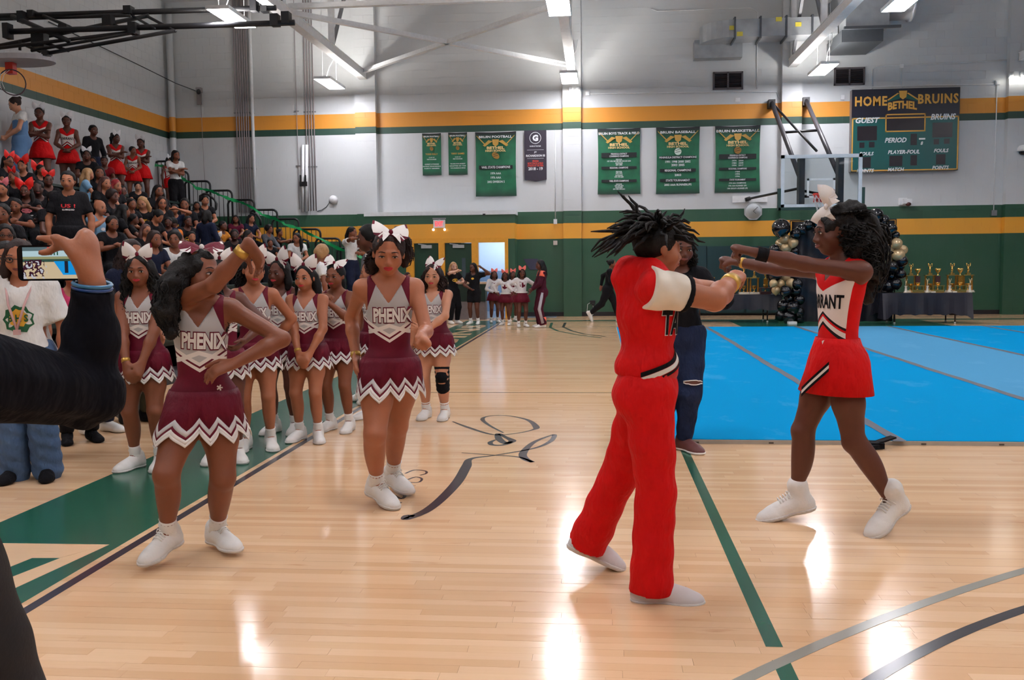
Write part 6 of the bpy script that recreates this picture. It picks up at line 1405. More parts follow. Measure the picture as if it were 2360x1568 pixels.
# dancer at the left: arm swept over her face, hand on hip
b1 = ground(452, 1283)
def dancer_left():
    B = b1; Y = B[1]; H = 1.50
    r, s, q, t = maroon_girl('dancer in maroon at left, forearm over her brow and one hand on hip', B, H, SK[1], yaw=14, h=.0072, group='maroon dancers out on the floor', pel=(.06, .0, .775), lean=(3, 0), cyaw=2, head=(56, 0, 4),
        feet=(('w', at_y(388, 1232, Y-.06)-B, -26, 8), ('w', at_y(500, 1222, Y+.12)-B, 36, 0)), hands=(pix(574, 562, Y-.20, B), pix(540, 838, Y-.10, B)), knee=((-.15, 1, 0), (.35, 1, 0)), elbow=((-.2, .3, -.6), (1, -.2, .1)),
        handpose=('relax', 'relax'), handdir=((.55, .1, -.9), (-.9, .35, -.3)), palm=((-.3, .6, -.6), (-.2, -.6, -1)), leg=1.08, fat=1.0, lids=.25, look=.6, strands=420, lac=True,
        hairk=dict(chains=[[(-.30, -.16, .12, .22), (-.52, -.28, -.25, .27), (-.66, -.30, -.75, .24), (-.62, -.2, -1.2, .13)], [(0, -.34, .15, .26), (-.15, -.50, -.4, .30), (-.3, -.52, -1.0, .22)], [(.30, -.05, .05, .10), (.36, .10, -.45, .10), (.38, .24, -.9, .12), (.34, .30, -1.12, .07)]], curl=.045, h=.009, noise=.04, rs=.0042),
        bowk=dict(at=(.0, .0, .52), size=.44, yaw=-45, tilt=2, pitch=62, mats=[M_maroon, M_trimw]), hipk=.92, shoff=((.045, .03, .04), None), armk=1.1, neck=.018, skk=dict(flare=.150, amp=.036, length=.160, top=.015, depth=.026, sway=(.0, .03)), txtk=dict(x0=.016, rotz=-.06))
    bracelet(s, r, 0, M_goldband, .80, .0225, .011, 'gold_bracelet')
    qq = MB(); c = s.P+s.Pf[0]*.062*H+s.Pf[1]*.082*H+s.Pf[2]*.028*H
    for a in range(5): qq.beam(c, c+(s.Pf[0]*math.cos(a*1.2566)+s.Pf[2]*math.sin(a*1.2566))*.009*H, .006, .003, hint=s.Pf[1])
    qq.build('emblem', M_trimw, r)
dancer_left()

# dancer in the middle, looking down, stepping
b2 = ground(900, 1160)
def dancer_mid():
    B = b2; Y = B[1]; H = 1.60
    r, s, q, t = maroon_girl('dancer in maroon at centre stepping forward with her eyes lowered', B, H, SK[2], yaw=12, h=.0073, group='maroon dancers out on the floor', pel=(.015, .02, .82), lean=(4, 0), cyaw=0, head=(0, 14, 2),
        feet=(('w', at_y(868, 1118, Y-.02)-B, 34, 10), ('w', at_y(905, 1095, Y+.30)-B, 30, 4)), hands=(pix(820, 822, Y+.02, B), pix(972, 772, Y-.34, B)), knee=((-.05, 1, 0), (.1, 1, 0)), elbow=((-.35, -1, 0), (.25, -1, -.4)),
        handpose=('relax', 'fist'), handdir=(None, (.2, .7, -.3)), palm=((.8, .2, 0), (-.4, .2, -.6)), leg=1.1, fat=.98, lids=.8, mouth=.5, strands=90, lac=True, hairst='puff',
        hairk=dict(chains=[[(0, -.30, .38, .12), (.22, -.46, .42, .15), (.34, -.48, .22, .16), (.40, -.40, -.1, .15), (.40, -.32, -.34, .09)], [(-.25, -.2, .1, .12), (-.38, -.22, -.25, .15), (-.36, -.18, -.5, .08)]], curl=.07, h=.0098, noise=.03, rs=.005),
        hair_m=M_hair_br, bowk=dict(at=(.04, .06, .50), size=.42, yaw=10, tilt=-8, pitch=58), hipk=.88, arm=.95, skk=dict(flare=.135, amp=.036, length=.150, top=.02, depth=.026), txtk=dict(x0=.012))
    bracelet(s, r, 0, M_goldband, .95, .0195, .008)
dancer_mid()

# the line-up
def line(lab, fx, fy, H, sk, **k):
    B = ground(fx, fy); return maroon_girl(lab, B, H, sk, **k)
clasp = lambda H, x=0, z=.5, y=.125: ((x-.035*H, y*H, z*H), (x+.035*H, y*H, z*H))
EL = ((-1, -.3, 0), (1, -.3, 0))
r, s, q, t = line('girl in maroon leftmost in the line with long wavy hair and clasped hands', 343, 1078, 1.47, SK[1], yaw=6, h=.0082, hands=clasp(1.47, 0, .50), elbow=EL, handpose=('relax', 'relax'), palm=((.3, -1, 0), (-.3, -1, 0)), head=(6, 4, 0), feet=((-.085, 0, .069, -22, 0), (.085, .01, .069, 8, 0)), strands=200, look=.4, hairk=dict(curl=.06, rs=.006, noise=.03, grow=1.03), bowk=dict(size=.44, at=(0, .1, .52), tilt=-4), txtk=dict(x0=0))
bracelet(s, r, 0, M_goldband)
line('girl in maroon half hidden behind the left dancer, white bow askew', 520, 1062, 1.44, SK[0], yaw=20, h=.009, hands=((-.2, .16, .80), (.16, .2, .86)), elbow=EL, head=(10, 2, 0), hairst='back', bowk=dict(size=.42))
line('girl in maroon in the line with hands behind her, stud earring', 596, 1034, 1.46, SK[2], yaw=16, h=.0096, hands=((-.22, .06, .78), (.13, -.13, .80)), elbow=((-1, -.4, 0), (1, -.2, 0)), head=(14, 5, 2), hairst='back', strands=40, look=.4, bowk=dict(size=.44, yaw=10, tilt=8), hairk=dict(chains=[[(-.1, -.30, .1, .24), (-.25, -.46, -.35, .24), (-.32, -.44, -.8, .2)]]))
line('girl in maroon with a very large two tone bow and glance down left', 657, 997, 1.44, SK[0], yaw=-4, h=.0108, hands=None, head=(-12, 6, 4), hairst='bob', look=-.4, bowk=dict(size=.52, tilt=16))
r, s, q, t = line('girl in maroon with bright red lips and crossed wrists at front', 716, 1014, 1.39, SK[2], yaw=-2, h=.0096, hands=clasp(1.39, .03, .51), elbow=EL, palm=((.3, -1, 0), (-.3, -1, 0)), head=(-4, 2, 0), feet=((-.085, 0, .066, -10, 0), (.075, .03, .066, 22, 0)), hairst='long', look=-.8, bowk=dict(size=.52, tilt=-4), hairk=dict(chains=[[(.28, -.2, .10, .15), (.40, -.22, -.30, .17), (.42, -.2, -.65, .14)], [(-.30, -.10, .05, .08), (-.36, .0, -.4, .07), (-.38, .08, -.8, .06)], [(0, -.3, .1, .24), (0, -.4, -.5, .2)]], grow=1.02), txtk=dict(x0=.004))
bracelet(s, r, 0, M_goldband)
r, s, q, t = line('girl in maroon with both hands folded up under her chin', 784, 992, 1.40, SK[1], yaw=-10, h=.0098, hands=((-.035, .19, 1.055), (.035, .20, 1.06)), elbow=((-.7, .1, -1), (.7, .1, -1)), handpose=('grip', 'grip'), palm=((1, -.2, 0), (-1, -.2, 0)), handdir=((.5, .1, .8), (-.5, .1, .8)), head=(-2, 4, 3), hairst='back', look=-.3, bowk=dict(size=.44, tilt=-12, pitch=50))
bracelet(s, r, 0, M_goldband)
line('girl in maroon with loose brown curls hidden behind the middle dancer', 868, 966, 1.42, SK[2], yaw=-30, h=.010, hands=None, head=(-40, 4, 0), hairst='long', hair_m=M_hair_aub, strands=120, hairk=dict(curl=.07, rs=.006, grow=1.06), bowk=dict(size=.42))
r, s, q, t = line('girl in maroon at the right end wearing a black knee brace', 1004, 964, 1.39, SK[3], yaw=-6, h=.0096, hands=((-.2, .03, .66), (.0, .24, .80)), elbow=((-1, -.4, 0), (1, -.1, .2)), handpose=('relax', 'open'), handdir=(None, (-.8, .1, .25)), palm=(None, (-.2, -1, .1)), head=(4, 8, 3), feet=((-.085, 0, .066, -4, 0), (.09, .01, .066, 4, 0)), lids=.8, leg=1.16, fat=1.1, hair_m=M_hair_br, strands=200, hairk=dict(curl=.08, rs=.006, noise=.03, grow=1.02), bowk=dict(size=.44, yaw=-25, at=(.05, .0, .52), pitch=40), txtk=dict(x0=0))
q2 = PR(); kd = nrm(s.K[1]-s.Hp[1]); q2.cone(s.K[1]-kd*.06*s.H, s.K[1]+nrm(s.A[1]-s.K[1])*.075*s.H, .048*s.H, .043*s.H, .01); q2.ell(s.K[1]+s.Ff[1][1]*.012*s.H, (.04*s.H,)*3, None, .01)
sdf_obj('knee_brace', q2, .008, M_black_cloth, r, None, lambda X, Y, Z: .002*np.sin(Z*160), 1)

# boy in red, seen from the back left, arms out
b3 = ground(1490, 1372)
def boy():
    B = b3; Y = B[1]; H = 1.55
    r = person(B, 'boy in a red hooded top and red trousers thrusting both fists out', None)
    s = Fig(H, 92, pel=(-.03, 0, .862), lean=(2, 0), cyaw=4, head=(18, 2, 0), feet=(('w', at_y(1500, 1352, Y-.06)-B, -4, 0), ('w', at_y(1335, 1302, Y+.34)-B, 14, 26)), hands=(pix(1688, 648, Y+.13, B), pix(1640, 662, Y+.50, B)), elbow=((-.8, .1, -.5), (.8, .0, -.7)), handpose=('fist', 'fist'), knee=((0, 1, 0), (.1, 1, 0)), palm=((.2, -.3, -1), (-.2, -.3, -1)), fat=.98, arm=1.2, leg=.95, headk=.93, neck=.008, legl=1.05)
    q = body(s, r, SK[2], .0068); face_parts(s, r)
    ex = PR(); NB, c = s.NB, s.Cf
    for d in (-1, 1): ex.cone(NB-c[1]*.050*H+c[2]*.012*H, NB+c[0]*d*.062*H-c[1]*.005*H+c[2]*.020*H, .036*H, .024*H, .02*H); ex.cone(NB+c[0]*d*.062*H-c[1]*.005*H+c[2]*.020*H, NB+c[0]*d*.03*H+c[1]*.045*H-c[2]*.01*H, .024*H, .016*H, .02*H)
    ex.cone(NB-c[1]*.06*H-c[2]*.01*H, NB-c[1]*.062*H-c[2]*.05*H, .040*H, .025*H, .03*H)
    ex.ell(s.P+s.sp*.062*H-c[1]*.006*H, np.array([.090, .080, .055])*H, c, .03*H); ex.ell(s.P+s.sp*.18*H-c[1]*.01*H, np.array([.086, .07, .08])*H, c, .03*H)
    t = shirt(s, r, q, M_red, .0065, .012, None, .035, 'hooded_top', collar=.045, wob=.003, extra=ex)
    for i in (0, 1):
        d = s.E[i]-s.S[i]; g = PR(); g.cone(s.S[i]-c[2]*.004*H-d*.1, s.S[i]+d*.42, .055*H, .046*H, .02); e = s.S[i]+d*.46; n = nrm(d); z0 = s.S[i]+d*.0
        sdf_obj('sleeve', g, .0065, mat('cream_sleeve', (226, 218, 204), .6, bump=.1), r, lambda X, Y_, Z, e=e, n=n, z0=z0: np.maximum((X-e[0])*n[0]+(Y_-e[1])*n[1]+(Z-e[2])*n[2], -((X-z0[0])*n[0]+(Y_-z0[1])*n[1]+(Z-z0[2])*n[2])-.03), lambda X, Y_, Z: .002*np.sin(X*70+Z*50), 1)
        g = PR(); g.cone(s.S[i]+d*.43, s.S[i]+d*.55, .0485*H, .0475*H, .002); sdf_obj('sleeve_cuff', g, .0065, M_black_cloth, r, lambda X, Y_, Z, a=s.S[i]+d*.44, e=s.S[i]+d*.53, n=n: np.maximum((X-e[0])*n[0]+(Y_-e[1])*n[1]+(Z-e[2])*n[2], -((X-a[0])*n[0]+(Y_-a[1])*n[1]+(Z-a[2])*n[2])), None, 1)
    g = PR(); g.ell(s.P+s.Pf[2]*.045*H, np.array([.088, .078, .05])*H, s.Pf, .01); pb = s.P+s.Pf[2]*.018*H; pt = s.P+s.Pf[2]*.07*H; pu = s.Pf[2]
    sdf_obj('ribbed_hem', g, .007, mat('red_rib', (196, 18, 18), .6, bump=.3, bscale=220), r, lambda X, Y_, Z: np.maximum((X-pt[0])*pu[0]+(Y_-pt[1])*pu[1]+(Z-pt[2])*pu[2], -((X-pb[0])*pu[0]+(Y_-pb[1])*pu[1]+(Z-pb[2])*pu[2])), None, 1)
    on_surface(t, s, 'lettering', 'TARRANT', -.112, .062, .235, M_black_cloth, r, bold=.03, outline=M_trimw, out=.004, oext=.03, cyl=.085)
    for nm, z, w, mm in (('black_stripe', -.176, .012, M_black_cloth), ('white_stripe', -.190, .014, M_trimw), ('black_stripe', -.204, .009, M_black_cloth)):
        me = t.data; co = np.empty(len(me.vertices)*3, np.float32); me.vertices.foreach_get('co', co); bv = BVHTree.FromPolygons(co.reshape(-1, 3).tolist(), [tuple(p.vertices) for p in me.polygons]); V = []
        for k in range(33):
            a = (k/32-.5)*3.8
            for dz in (-.5, .5):
                dr = nrm(c[0]*math.sin(a)+c[1]*math.cos(a)); p = NB-c[1]*.0+c[2]*(z+dz*w-.036*abs(a))*H+dr*.5; hit = bv.ray_cast(Vector(p), Vector(-dr)); V.append((np.array(hit[0]) if hit[0] else p-dr*.36)+dr*.003)
        meshify(nm, V, [(2*k, 2*k+2, 2*k+3, 2*k+1) for k in range(32)], mm, r)
    pants(s, r, M_red, .009, (.060, .051, .058), .05, .06, .003, 'trousers')
    g = PR(); g.ell(s.P+s.Pf[2]*.02*H, np.array([.0875, .0705, .045])*H+.004, s.Pf, .01); p0 = s.P+s.Pf[2]*.012*H; p1 = s.P+s.Pf[2]*.026*H
    sdf_obj('waistband', g, .006, M_black_cloth, r, lambda X, Y_, Z: np.maximum((X-p1[0])*pu[0]+(Y_-p1[1])*pu[1]+(Z-p1[2])*pu[2], -((X-p0[0])*pu[0]+(Y_-p0[1])*pu[1]+(Z-p0[2])*pu[2])), None, 1)
    shoes(s, r, .007, mat('grey_white_shoe', (206, 200, 200), .6), socks=False)
    hair(s, r, 'short', None, .009, 0, .02)
    rg = np.random.default_rng(5)
    for k in range(100):                                     # dreadlocks, each a part
        a = rg.random()*2*pi; el = .15+1.25*rg.random(); d = s.Hf[0]*math.cos(a)*math.cos(el)+s.Hf[1]*math.sin(a)*math.cos(el)+s.Hf[2]*math.sin(el)
        bk = .5-.5*math.sin(a)                         # locs at the back stand out and hang
        p = s.hpnt(0, -.08, .14)+(s.Hf[0]*(s.Hf[0]@d)*.33+s.Hf[1]*(s.Hf[1]@d)*.38+s.Hf[2]*(s.Hf[2]@d)*.36)*s.hh
        L = (.45+.35*rg.random())*s.hh*(1.15 if bk > .45 else .75); up_ = 1.0 if k % 14 == 0 else (.2 if k % 3 else .0); o = nrm(d*np.array([1, 1, .5])+np.array([-.45, .1, -.05])*bk+np.array([0, 0, up_*.7])*(el > .7)); pts = []
        for j in range(6): t_ = j/5; pts.append(p+o*L*t_+np.array([0, 0, -1])*L*(t_**2)*(0.05 if up_ == 1.0 else .5)+np.array([rg.normal(), rg.normal(), rg.normal()])*.004)
        qq = MB(); qq.tube(pts, [.0072, .0082, .0078, .007, .0055, .002], 5); qq.build('dreadlock', M_hair, r)
    bracelet(s, r, 0, M_goldband, .86, .022, .014)
boy()

# girl in red at right, facing left, arms out
b4 = ground(1930, 1212)
def girl_red():
    B = b4; Y = B[1]; H = 1.66
    r = person(B, 'girl in a red and white cheer uniform punching both arms forward', None)
    s = Fig(H, -80, pel=(0, .02, .875), lean=(-3, 0), cyaw=12, head=(-4, 6, 0), feet=(('w', at_y(1836, 1150, Y+.10)-B, -8, 14), ('w', at_y(2058, 1158, Y-.10)-B, 24, 26)), hands=(pix(1690, 603, Y+.52, B), pix(1710, 577, Y-.16, B)), elbow=((-.6, 0, -.8), (.6, 0, -.8)), handpose=('fist', 'fist'), palm=((.2, -.3, -1), (-.2, -.3, -1)), knee=((0, 1, 0), (0, 1, 0)), fat=.94, leg=.95, arm=.9, legl=.955)
    q = body(s, r, SK[0], .0068); face_parts(s, r)
    t = shell_top(s, r, q, M_unred, .0065, .007, .06, (.0, .092), .02, 'top', .11)
    on_surface(t, s, 'lettering', 'TARRANT', -.118, .042, .19, M_black_cloth, r, bold=.03, cyl=.085)
    skirt(s, r, M_red, False, 5, [q.pick(['hips', 'waist', 'torso', 'thigh'], .007)], .06, .168, .112, .0, .006, ry=.95)
    # slit stripes at the front of the skirt
    q2 = MB(); mi = 0; P, R = s.P, s.Pf
    for k, (w0, w1, mi_) in enumerate(((.0, .010, 1), (.010, .020, 0), (.020, .030, 1))):
        V = []
        for j in range(9):
            t_ = j/8; th = .95-.75*t_; z = -.035-.085*t_; rr = .098+.014*(t_)
            for w in (w0, w1): V.append(P+R[0]*(math.sin(th)*(rr+.010)*H)+R[1]*(math.cos(th)*(rr+.010)*.98*H)+R[2]*(z+w)*H)
        q2.add(V, [(2*j, 2*j+1, 2*j+3, 2*j+2) for j in range(8)], mi_)
    q2.build('skirt_stripes', [M_trimw, M_black_cloth], r)
    shoes(s, r, .007, laces=True, socks=False, high=True)
    hair(s, r, 'long', None, .009, 420, .05, [[(0, -.28, .25, .30), (0, -.52, .0, .38), (0, -.62, -.45, .38), (0, -.58, -.95, .30), (0, -.5, -1.4, .16)], [(-.2, -.25, .15, .24), (-.28, -.45, -.35, .28), (-.25, -.5, -1.0, .22)], [(.2, -.2, .15, .22), (.28, -.35, -.3, .26), (.25, -.45, -.9, .22)], [(.1, -.1, .35, .2), (.15, -.3, .35, .24), (0, -.5, .2, .25)]], curl=.11, rs=.006, hl=-.03)
    bow(s, r, (.14, .16, .52), .40, [M_trimw, mat('white_satin', (226, 224, 226), .35)], yaw=30, tilt=70)
    bracelet(s, r, 1, M_black_cloth, .84, .024, .016, 'black_wristband'); bracelet(s, r, 0, M_goldband, .86, .0205, .006, 'bracelet')
    qq = MB(); c = s.P+s.sp*.05*H; p_ = c+s.Cf[0]*.04*H+s.Cf[1]*.084*H; qq.add([p_, p_+s.Cf[0]*.012*H+s.Cf[2]*.004*H, p_+s.Cf[0]*.004*H-s.Cf[2]*.010*H], [(0, 1, 2)]); qq.build('emblem', M_trimw, r)
girl_red()

# woman in black sweater and ripped jeans
b5 = ground(1570, 1038)
def woman_black():
    B = b5; Y = B[1]; H = 1.60
    r = person(B, 'woman in a black sweater and ripped jeans standing behind the red boy', None)
    s = Fig(H, 8, pel=(-.02, 0, .85), head=(4, 10, 0), feet=((-.13, -.05, .075, -30, 0), (.02, 0, .075, 24, 0)), hands=((-.06, .24, 1.16), (.08, .24, 1.14)), elbow=((-1, -.2, -.5), (1, -.2, -.5)), handpose=('grip', 'grip'), handdir=((.5, .3, .8), (-.4, .3, .8)), palm=((.6, -.8, 0), (-.6, -.8, 0)), fat=1.12, leg=1.05, hipk=1.08)
    q = body(s, r, SK[0], .0105); face_parts(s, r, M_lip_nat, 1, 0, 0, True, .5)
    shirt(s, r, q, M_black_cloth, .010, .016, .5, -.02, 'sweater', True, .01, .004)
    jm = mat('dark_denim', (30, 42, 72), .85, 0, .2, var=.4, scale=8, wrinkle=.6, wscale=10); pants(s, r, jm, .011, (.063, .045, .034), .04, -.02, .0025, 'jeans')
    for i, (t0, w, hh_) in enumerate(((.97, .032, .010), (.80, .036, .014))):
        i = 1 if t0 < .9 else 0
        p = s.Hp[i]+(s.K[i]-s.Hp[i])*t0; f = s.Ff[i][1] if i else s.B[1]; f = s.B[1]; rr = (.063+(.045-.063)*t0)*H*s.leg
        qq = MB(); n = 10; up_ = nrm(s.Hp[i]-s.K[i]); sd = np.cross(up_, f); V = []
        for a in np.linspace(-.75, .75, n): 
            for dz in (-1, 1): V.append(p+(f*math.cos(a)+sd*math.sin(a))*(rr+.012)+up_*dz*hh_*(1-.6*abs(a)/.75)*H*.7)
        qq.add(V, [(2*j, 2*j+1, 2*j+3, 2*j+2) for j in range(n-1)]); qq.build('torn_gap', SK[0], r)
        qq = MB()
        for dz in (-1, 1): qq.tube([p+(f*math.cos(a)+sd*math.sin(a))*(rr+.014)+up_*dz*hh_*(1-.6*abs(a)/.75)*H*.75+up_*random.uniform(-.003, .003) for a in np.linspace(-.8, .8, 9)], .004, 5)
        qq.build('frayed_edge', M_trimw, r)
    shoes(s, r, .009, mat('brown_white_shoe', (96, 52, 50), .5), M_trimw, socks=False)
    for i in (0, 1):
        A, R = s.A[i], s.Ff[i]; qq = MB(); qq.ball(A+R[1]*.085*H-R[2]*.034*H, np.array([.024, .03, .012])*H, R); qq.ball(A+R[0]*.02*H+R[1]*.03*H-R[2]*.025*H, np.array([.008, .03, .012])*H, R); qq.build('shoe_panel', M_trimw, r)
    hair(s, r, 'bob', M_hair, .011, 60, .03, None, 0, 1.06, 4)
woman_black()

# person with the phone in the foreground
b6 = np.array([-1.228, 1.55, 0.0])
def phone_person():
    B = b6; H = 1.66; Y = 1.90
    r = person(B, 'person in black sleeve and trousers raising a phone at left edge', None)
    wr = at_y(213, 655, Y)-B; el = at_y(205, 905, Y+.03)-B; sh = at_y(-150, 860, Y-.33)-B
    s = Fig(H, 175, pel=(.06, 0, .86), head=(0, 0, 0), lean=(0, 0))
    # left arm follows the photo: shoulder off frame, elbow low, forearm upright
    i = 1 if s.S[1][0] > s.S[0][0] else 0
    s.S[i] = np.array([sh[0]+.02, sh[1], sh[2]]); s.E[i] = el; s.W[i] = wr; s.hp = tuple('hold' if j == i else 'relax' for j in (0, 1))
    s.hd = tuple(s.B@nrm(np.array([-.12, .05, 1.0])) if j == i else None for j in (0, 1)); s.palm = tuple(s.B@np.array([-.95, -.1, -.1]) if j == i else None for j in (0, 1))
    q = body(s, r, SK[2], .0078); face_parts(s, r); s.ringp = None; s.hand(PR(), i, True); s.ringp0 = s.ringp
    g = PR(); g.cone(s.S[i], s.E[i], .092, .066, .03); g.cone(s.E[i], s.E[i]+(s.W[i]-s.E[i])*.5, .064, .054, .03); g.cone(s.E[i]+(s.W[i]-s.E[i])*.5, s.W[i]-nrm(s.W[i]-s.E[i])*.02, .054, .044, .02); g.ell(s.E[i]+np.array([-.02, 0, .0]), (.075, .066, .07), None, .03)
    u = nrm(s.W[i]-s.E[i])
    def folds(X, Y_, Z):
        t_ = (X-el[0])*u[0]+(Y_-el[1])*u[1]+(Z-el[2])*u[2]; return .0035*np.sin(t_*80+np.sin(X*42+1)*2.2+Y_*30)*np.sin(t_*23+X*14+.6)+.0025*np.sin(X*60+Z*35)
    navy = mat('black_sweater', (13, 14, 22), .95, 0, .15, var=.25, scale=30, wrinkle=.4, wscale=11)
    e = s.W[i]-u*.012
    sdf_obj('sleeve', g, .007, navy, r, lambda X, Y_, Z: (X-e[0])*u[0]+(Y_-e[1])*u[1]+(Z-e[2])*u[2], folds, 1)
    g = q.pick(['hips', 'waist', 'torso', 'shoulders'], .03); sdf_obj('sweater', g, .012, navy, r)
    pants(s, r, mat('black_trousers', (18, 16, 20), .8, var=.2, bump=.15, bscale=120), .010, (.078, .058, .046), .05, 0, .002)
    shoes(s, r, .012, M_black_cloth, M_black_cloth, socks=False)
    hair(s, r, 'short', M_hair, .012)
    mb = MB(); x_, y_, _ = frame_of(u); c = s.W[i]-u*.004
    for k, (dz, col) in enumerate(((-.004, 0), (.004, 1))): mb.tube([c+u*dz+(x_*math.cos(a)+y_*math.sin(a))*.037 for a in np.linspace(0, 2*pi, 25)[:-1]], .0045, 6, col, closed=True)
    mb.build('bracelet', [mat('blue_bead', (36, 70, 130), .3), mat('teal_bead', (60, 120, 160), .3)], r)
    mb = MB(); a_, e_, r_ = s.ringp0; mb.tube([a_+(e_-a_)*.45, a_+(e_-a_)*.6], r_*1.06, 12); mb.build('ring', mat('silver_ring', (200, 200, 210), .2, .9), r)
    return s, i
ps, pi_ = phone_person()
def phone():
    Y = 1.885; c = (at_y(37, 606, Y)+at_y(188, 606, Y))/2; hw = .074; hh_ = (at_y(100, 566, Y)[2]-at_y(100, 648, Y)[2])/2
    c = at_y(40, 607, Y)+np.array([hw, 0, 0]); o = empty('phone', c, 'black phone held sideways, its screen showing the blue mat', 'phone')
    q = MB(); n = 6; rr_ = .011; P = []
    for cx_, cz_, a0 in ((hw-rr_, hh_-rr_, 0), (-hw+rr_, hh_-rr_, pi/2), (-hw+rr_, -hh_+rr_, pi), (hw-rr_, -hh_+rr_, 1.5*pi)): P += [(cx_+rr_*math.cos(a0+t), 0, cz_+rr_*math.sin(a0+t)) for t in np.linspace(0, pi/2, n)]
    q.prism(P, (0, .008, 0)); q.build('case', mat('phone_black', (12, 12, 16), .25), o)
    m, t = base_mat('phone_screen', .1); tc = t.node('ShaderNodeTexCoord'); sx = t.node('ShaderNodeSeparateXYZ'); t.l.new(tc.outputs['Generated'], sx.inputs[0]); x, z = sx.outputs[0], sx.outputs[2]
    n_ = t.noise(90, tc.outputs['Object'], 2); G = lambda a, b: t.m('GREATER_THAN', a, b); Lt = lambda a, b: t.m('LESS_THAN', a, b)
    c_ = t.mix(G(z, .60), lin((206, 184, 150)), lin((180, 206, 214)))
    c_ = t.mix(AND(t, G(z, .88)), c_, lin((90, 110, 116)))
    c_ = t.mix(AND(t, G(z, .62), Lt(z, .70)), c_, lin((150, 150, 110)))
    c_ = t.mix(AND(t, G(z, .53), Lt(z, .62)), c_, lin((50, 80, 70)))
    c_ = t.mix(AND(t, Lt(z, .55), G(x, t.m('ADD', .52, t.m('MULTIPLY', t.m('SUBTRACT', .55, z), .35))), G(z, .12)), c_, lin((20, 150, 225)))
    c_ = t.mix(AND(t, Lt(x, .36), Lt(z, .60), G(n_, .45), G(z, .08)), c_, lin((60, 24, 40))); c_ = t.mix(AND(t, Lt(x, .40), Lt(z, .56), G(n_, .58)), c_, lin((190, 190, 200)))
    c_ = t.mix(AND(t, G(z, .74), Lt(z, .85), G(x, .36), Lt(x, .60), G(t.m('SINE', t.m('MULTIPLY', x, 120)), .2)), c_, lin((40, 90, 70)))
    c_ = t.mix(AND(t, G(x, .70), Lt(x, .76), G(z, .18), Lt(z, .55)), c_, lin((30, 34, 50))); c_ = t.mix(AND(t, G(x, .42), Lt(x, .50), G(z, .94)), c_, lin((230, 70, 70)))
    b = t.bsdf(); t.put(b.inputs['Base Color'], (.01, .01, .01, 1)); t.put(b.inputs['Emission Color'], c_); b.inputs['Emission Strength'].default_value = .85
    q = MB(); q.box(-hw+.013, hw-.004, -.0012, -.0002, -hh_+.004, hh_-.004); q.build('screen', m, o)
phone()
# ---------------------------------------------------------------- spectators on the bleachers and people at the back
def cloth(c): return mat('cloth_%02x%02x%02x' % c, c, .85, 0, .2, var=.2, scale=12, wrinkle=.5)
BLK, NAVY, WHT, GRY, LBL, DEN, MAR, YLW, PNK, CAMO = (20, 19, 23), (24, 30, 52), (222, 222, 220), (84, 86, 92), (120, 160, 190), (74, 106, 146), (90, 18, 42), (206, 150, 40), (220, 92, 110), (70, 66, 50)
M_pinkp = mat('pink_print', (214, 112, 120), .6); M_redp = mat('scarlet_print', (204, 36, 44), .6); M_yp = mat('yellow_print', (226, 170, 50), .6); M_redbow = mat('red_satin', (226, 30, 22), .4); M_whbow = mat('white_satin', (226, 224, 226), .35)
HC = dict(k=M_hair, b=M_hair_br, y=M_hair_blond, r=M_hair_red, a=M_hair_aub)
def patch_on(o, s, pts, z, m, root, name='print', x0=0.0):
    H = s.H; R = s.Cf; me = o.data; co = np.empty(len(me.vertices)*3, np.float32); me.vertices.foreach_get('co', co); bv = BVHTree.FromPolygons(co.reshape(-1, 3).tolist(), [tuple(p.vertices) for p in me.polygons]); P = []
    for x, y in [(0, 0)]+pts:
        p = s.NB+R[0]*((x+x0)*H)+R[2]*((z+y)*H)+R[1]*.4; h_ = bv.ray_cast(Vector(p), Vector(-R[1])); P.append(np.array(h_[0])+R[1]*.004 if h_[0] else p-R[1]*.34)
    n = len(pts); q = MB(); q.add(P, [(0, 1+i, 1+(i+1) % n) for i in range(n)]); q.build(name, m, root)
SPLASH = [(.055*math.cos(a)*(1 if k % 2 else .86), .030*math.sin(a)*(1 if k % 2 else .84)) for k, a in enumerate(np.linspace(0, 2*pi, 19)[:-1])]
def dress(s, r, q, top, bottom, h, sleeve=.5, long=False, hem=.01, prt=None, loose=.014):
    t = shirt(s, r, q, cloth(top) if isinstance(top, tuple) else top, h, loose, sleeve, hem, 'shirt', long, wob=.002)
    pants(s, r, cloth(bottom) if isinstance(bottom, tuple) else bottom, h*1.5, (.060, .046, .036), .05, -.04)
    if prt == 'glam': patch_on(t, s, SPLASH, -.10, M_pinkp, r); on_surface(t, s, 'lettering', 'GLAMSQUAD', -.152, .016, .115, M_trimw, r, out=.004)
    elif prt == 'us': on_surface(t, s, 'red_lettering', 'US !', -.095, .028, .10, M_redp, r, out=.004, shear=.3); on_surface(t, s, 'lettering', 'GLAMSQUAD', -.125, .014, .085, M_trimw, r, out=.004)
    elif prt == 'yellow': patch_on(t, s, SPLASH, -.12, M_yp, r)
    elif prt == 'grn': patch_on(t, s, [(x*1.1, y*2.0) for x, y in SPLASH], -.15, mat('shirt_green', (24, 92, 56), .7), r); patch_on(t, s, [(x*.7, y*1.3) for x, y in SPLASH], -.145, M_yp, r, 'gold_print'); on_surface(t, s, 'lettering', 'B H S', -.145, .03, .075, mat('shirt_green', (24, 92, 56), .7), r, out=.007)
    elif prt == 'blue': patch_on(t, s, SPLASH, -.09, mat('blue_print', (40, 60, 150), .7), r)
    elif prt == 'white': patch_on(t, s, [(x*.5, y*.6) for x, y in SPLASH], -.10, M_trimw, r)
    return t
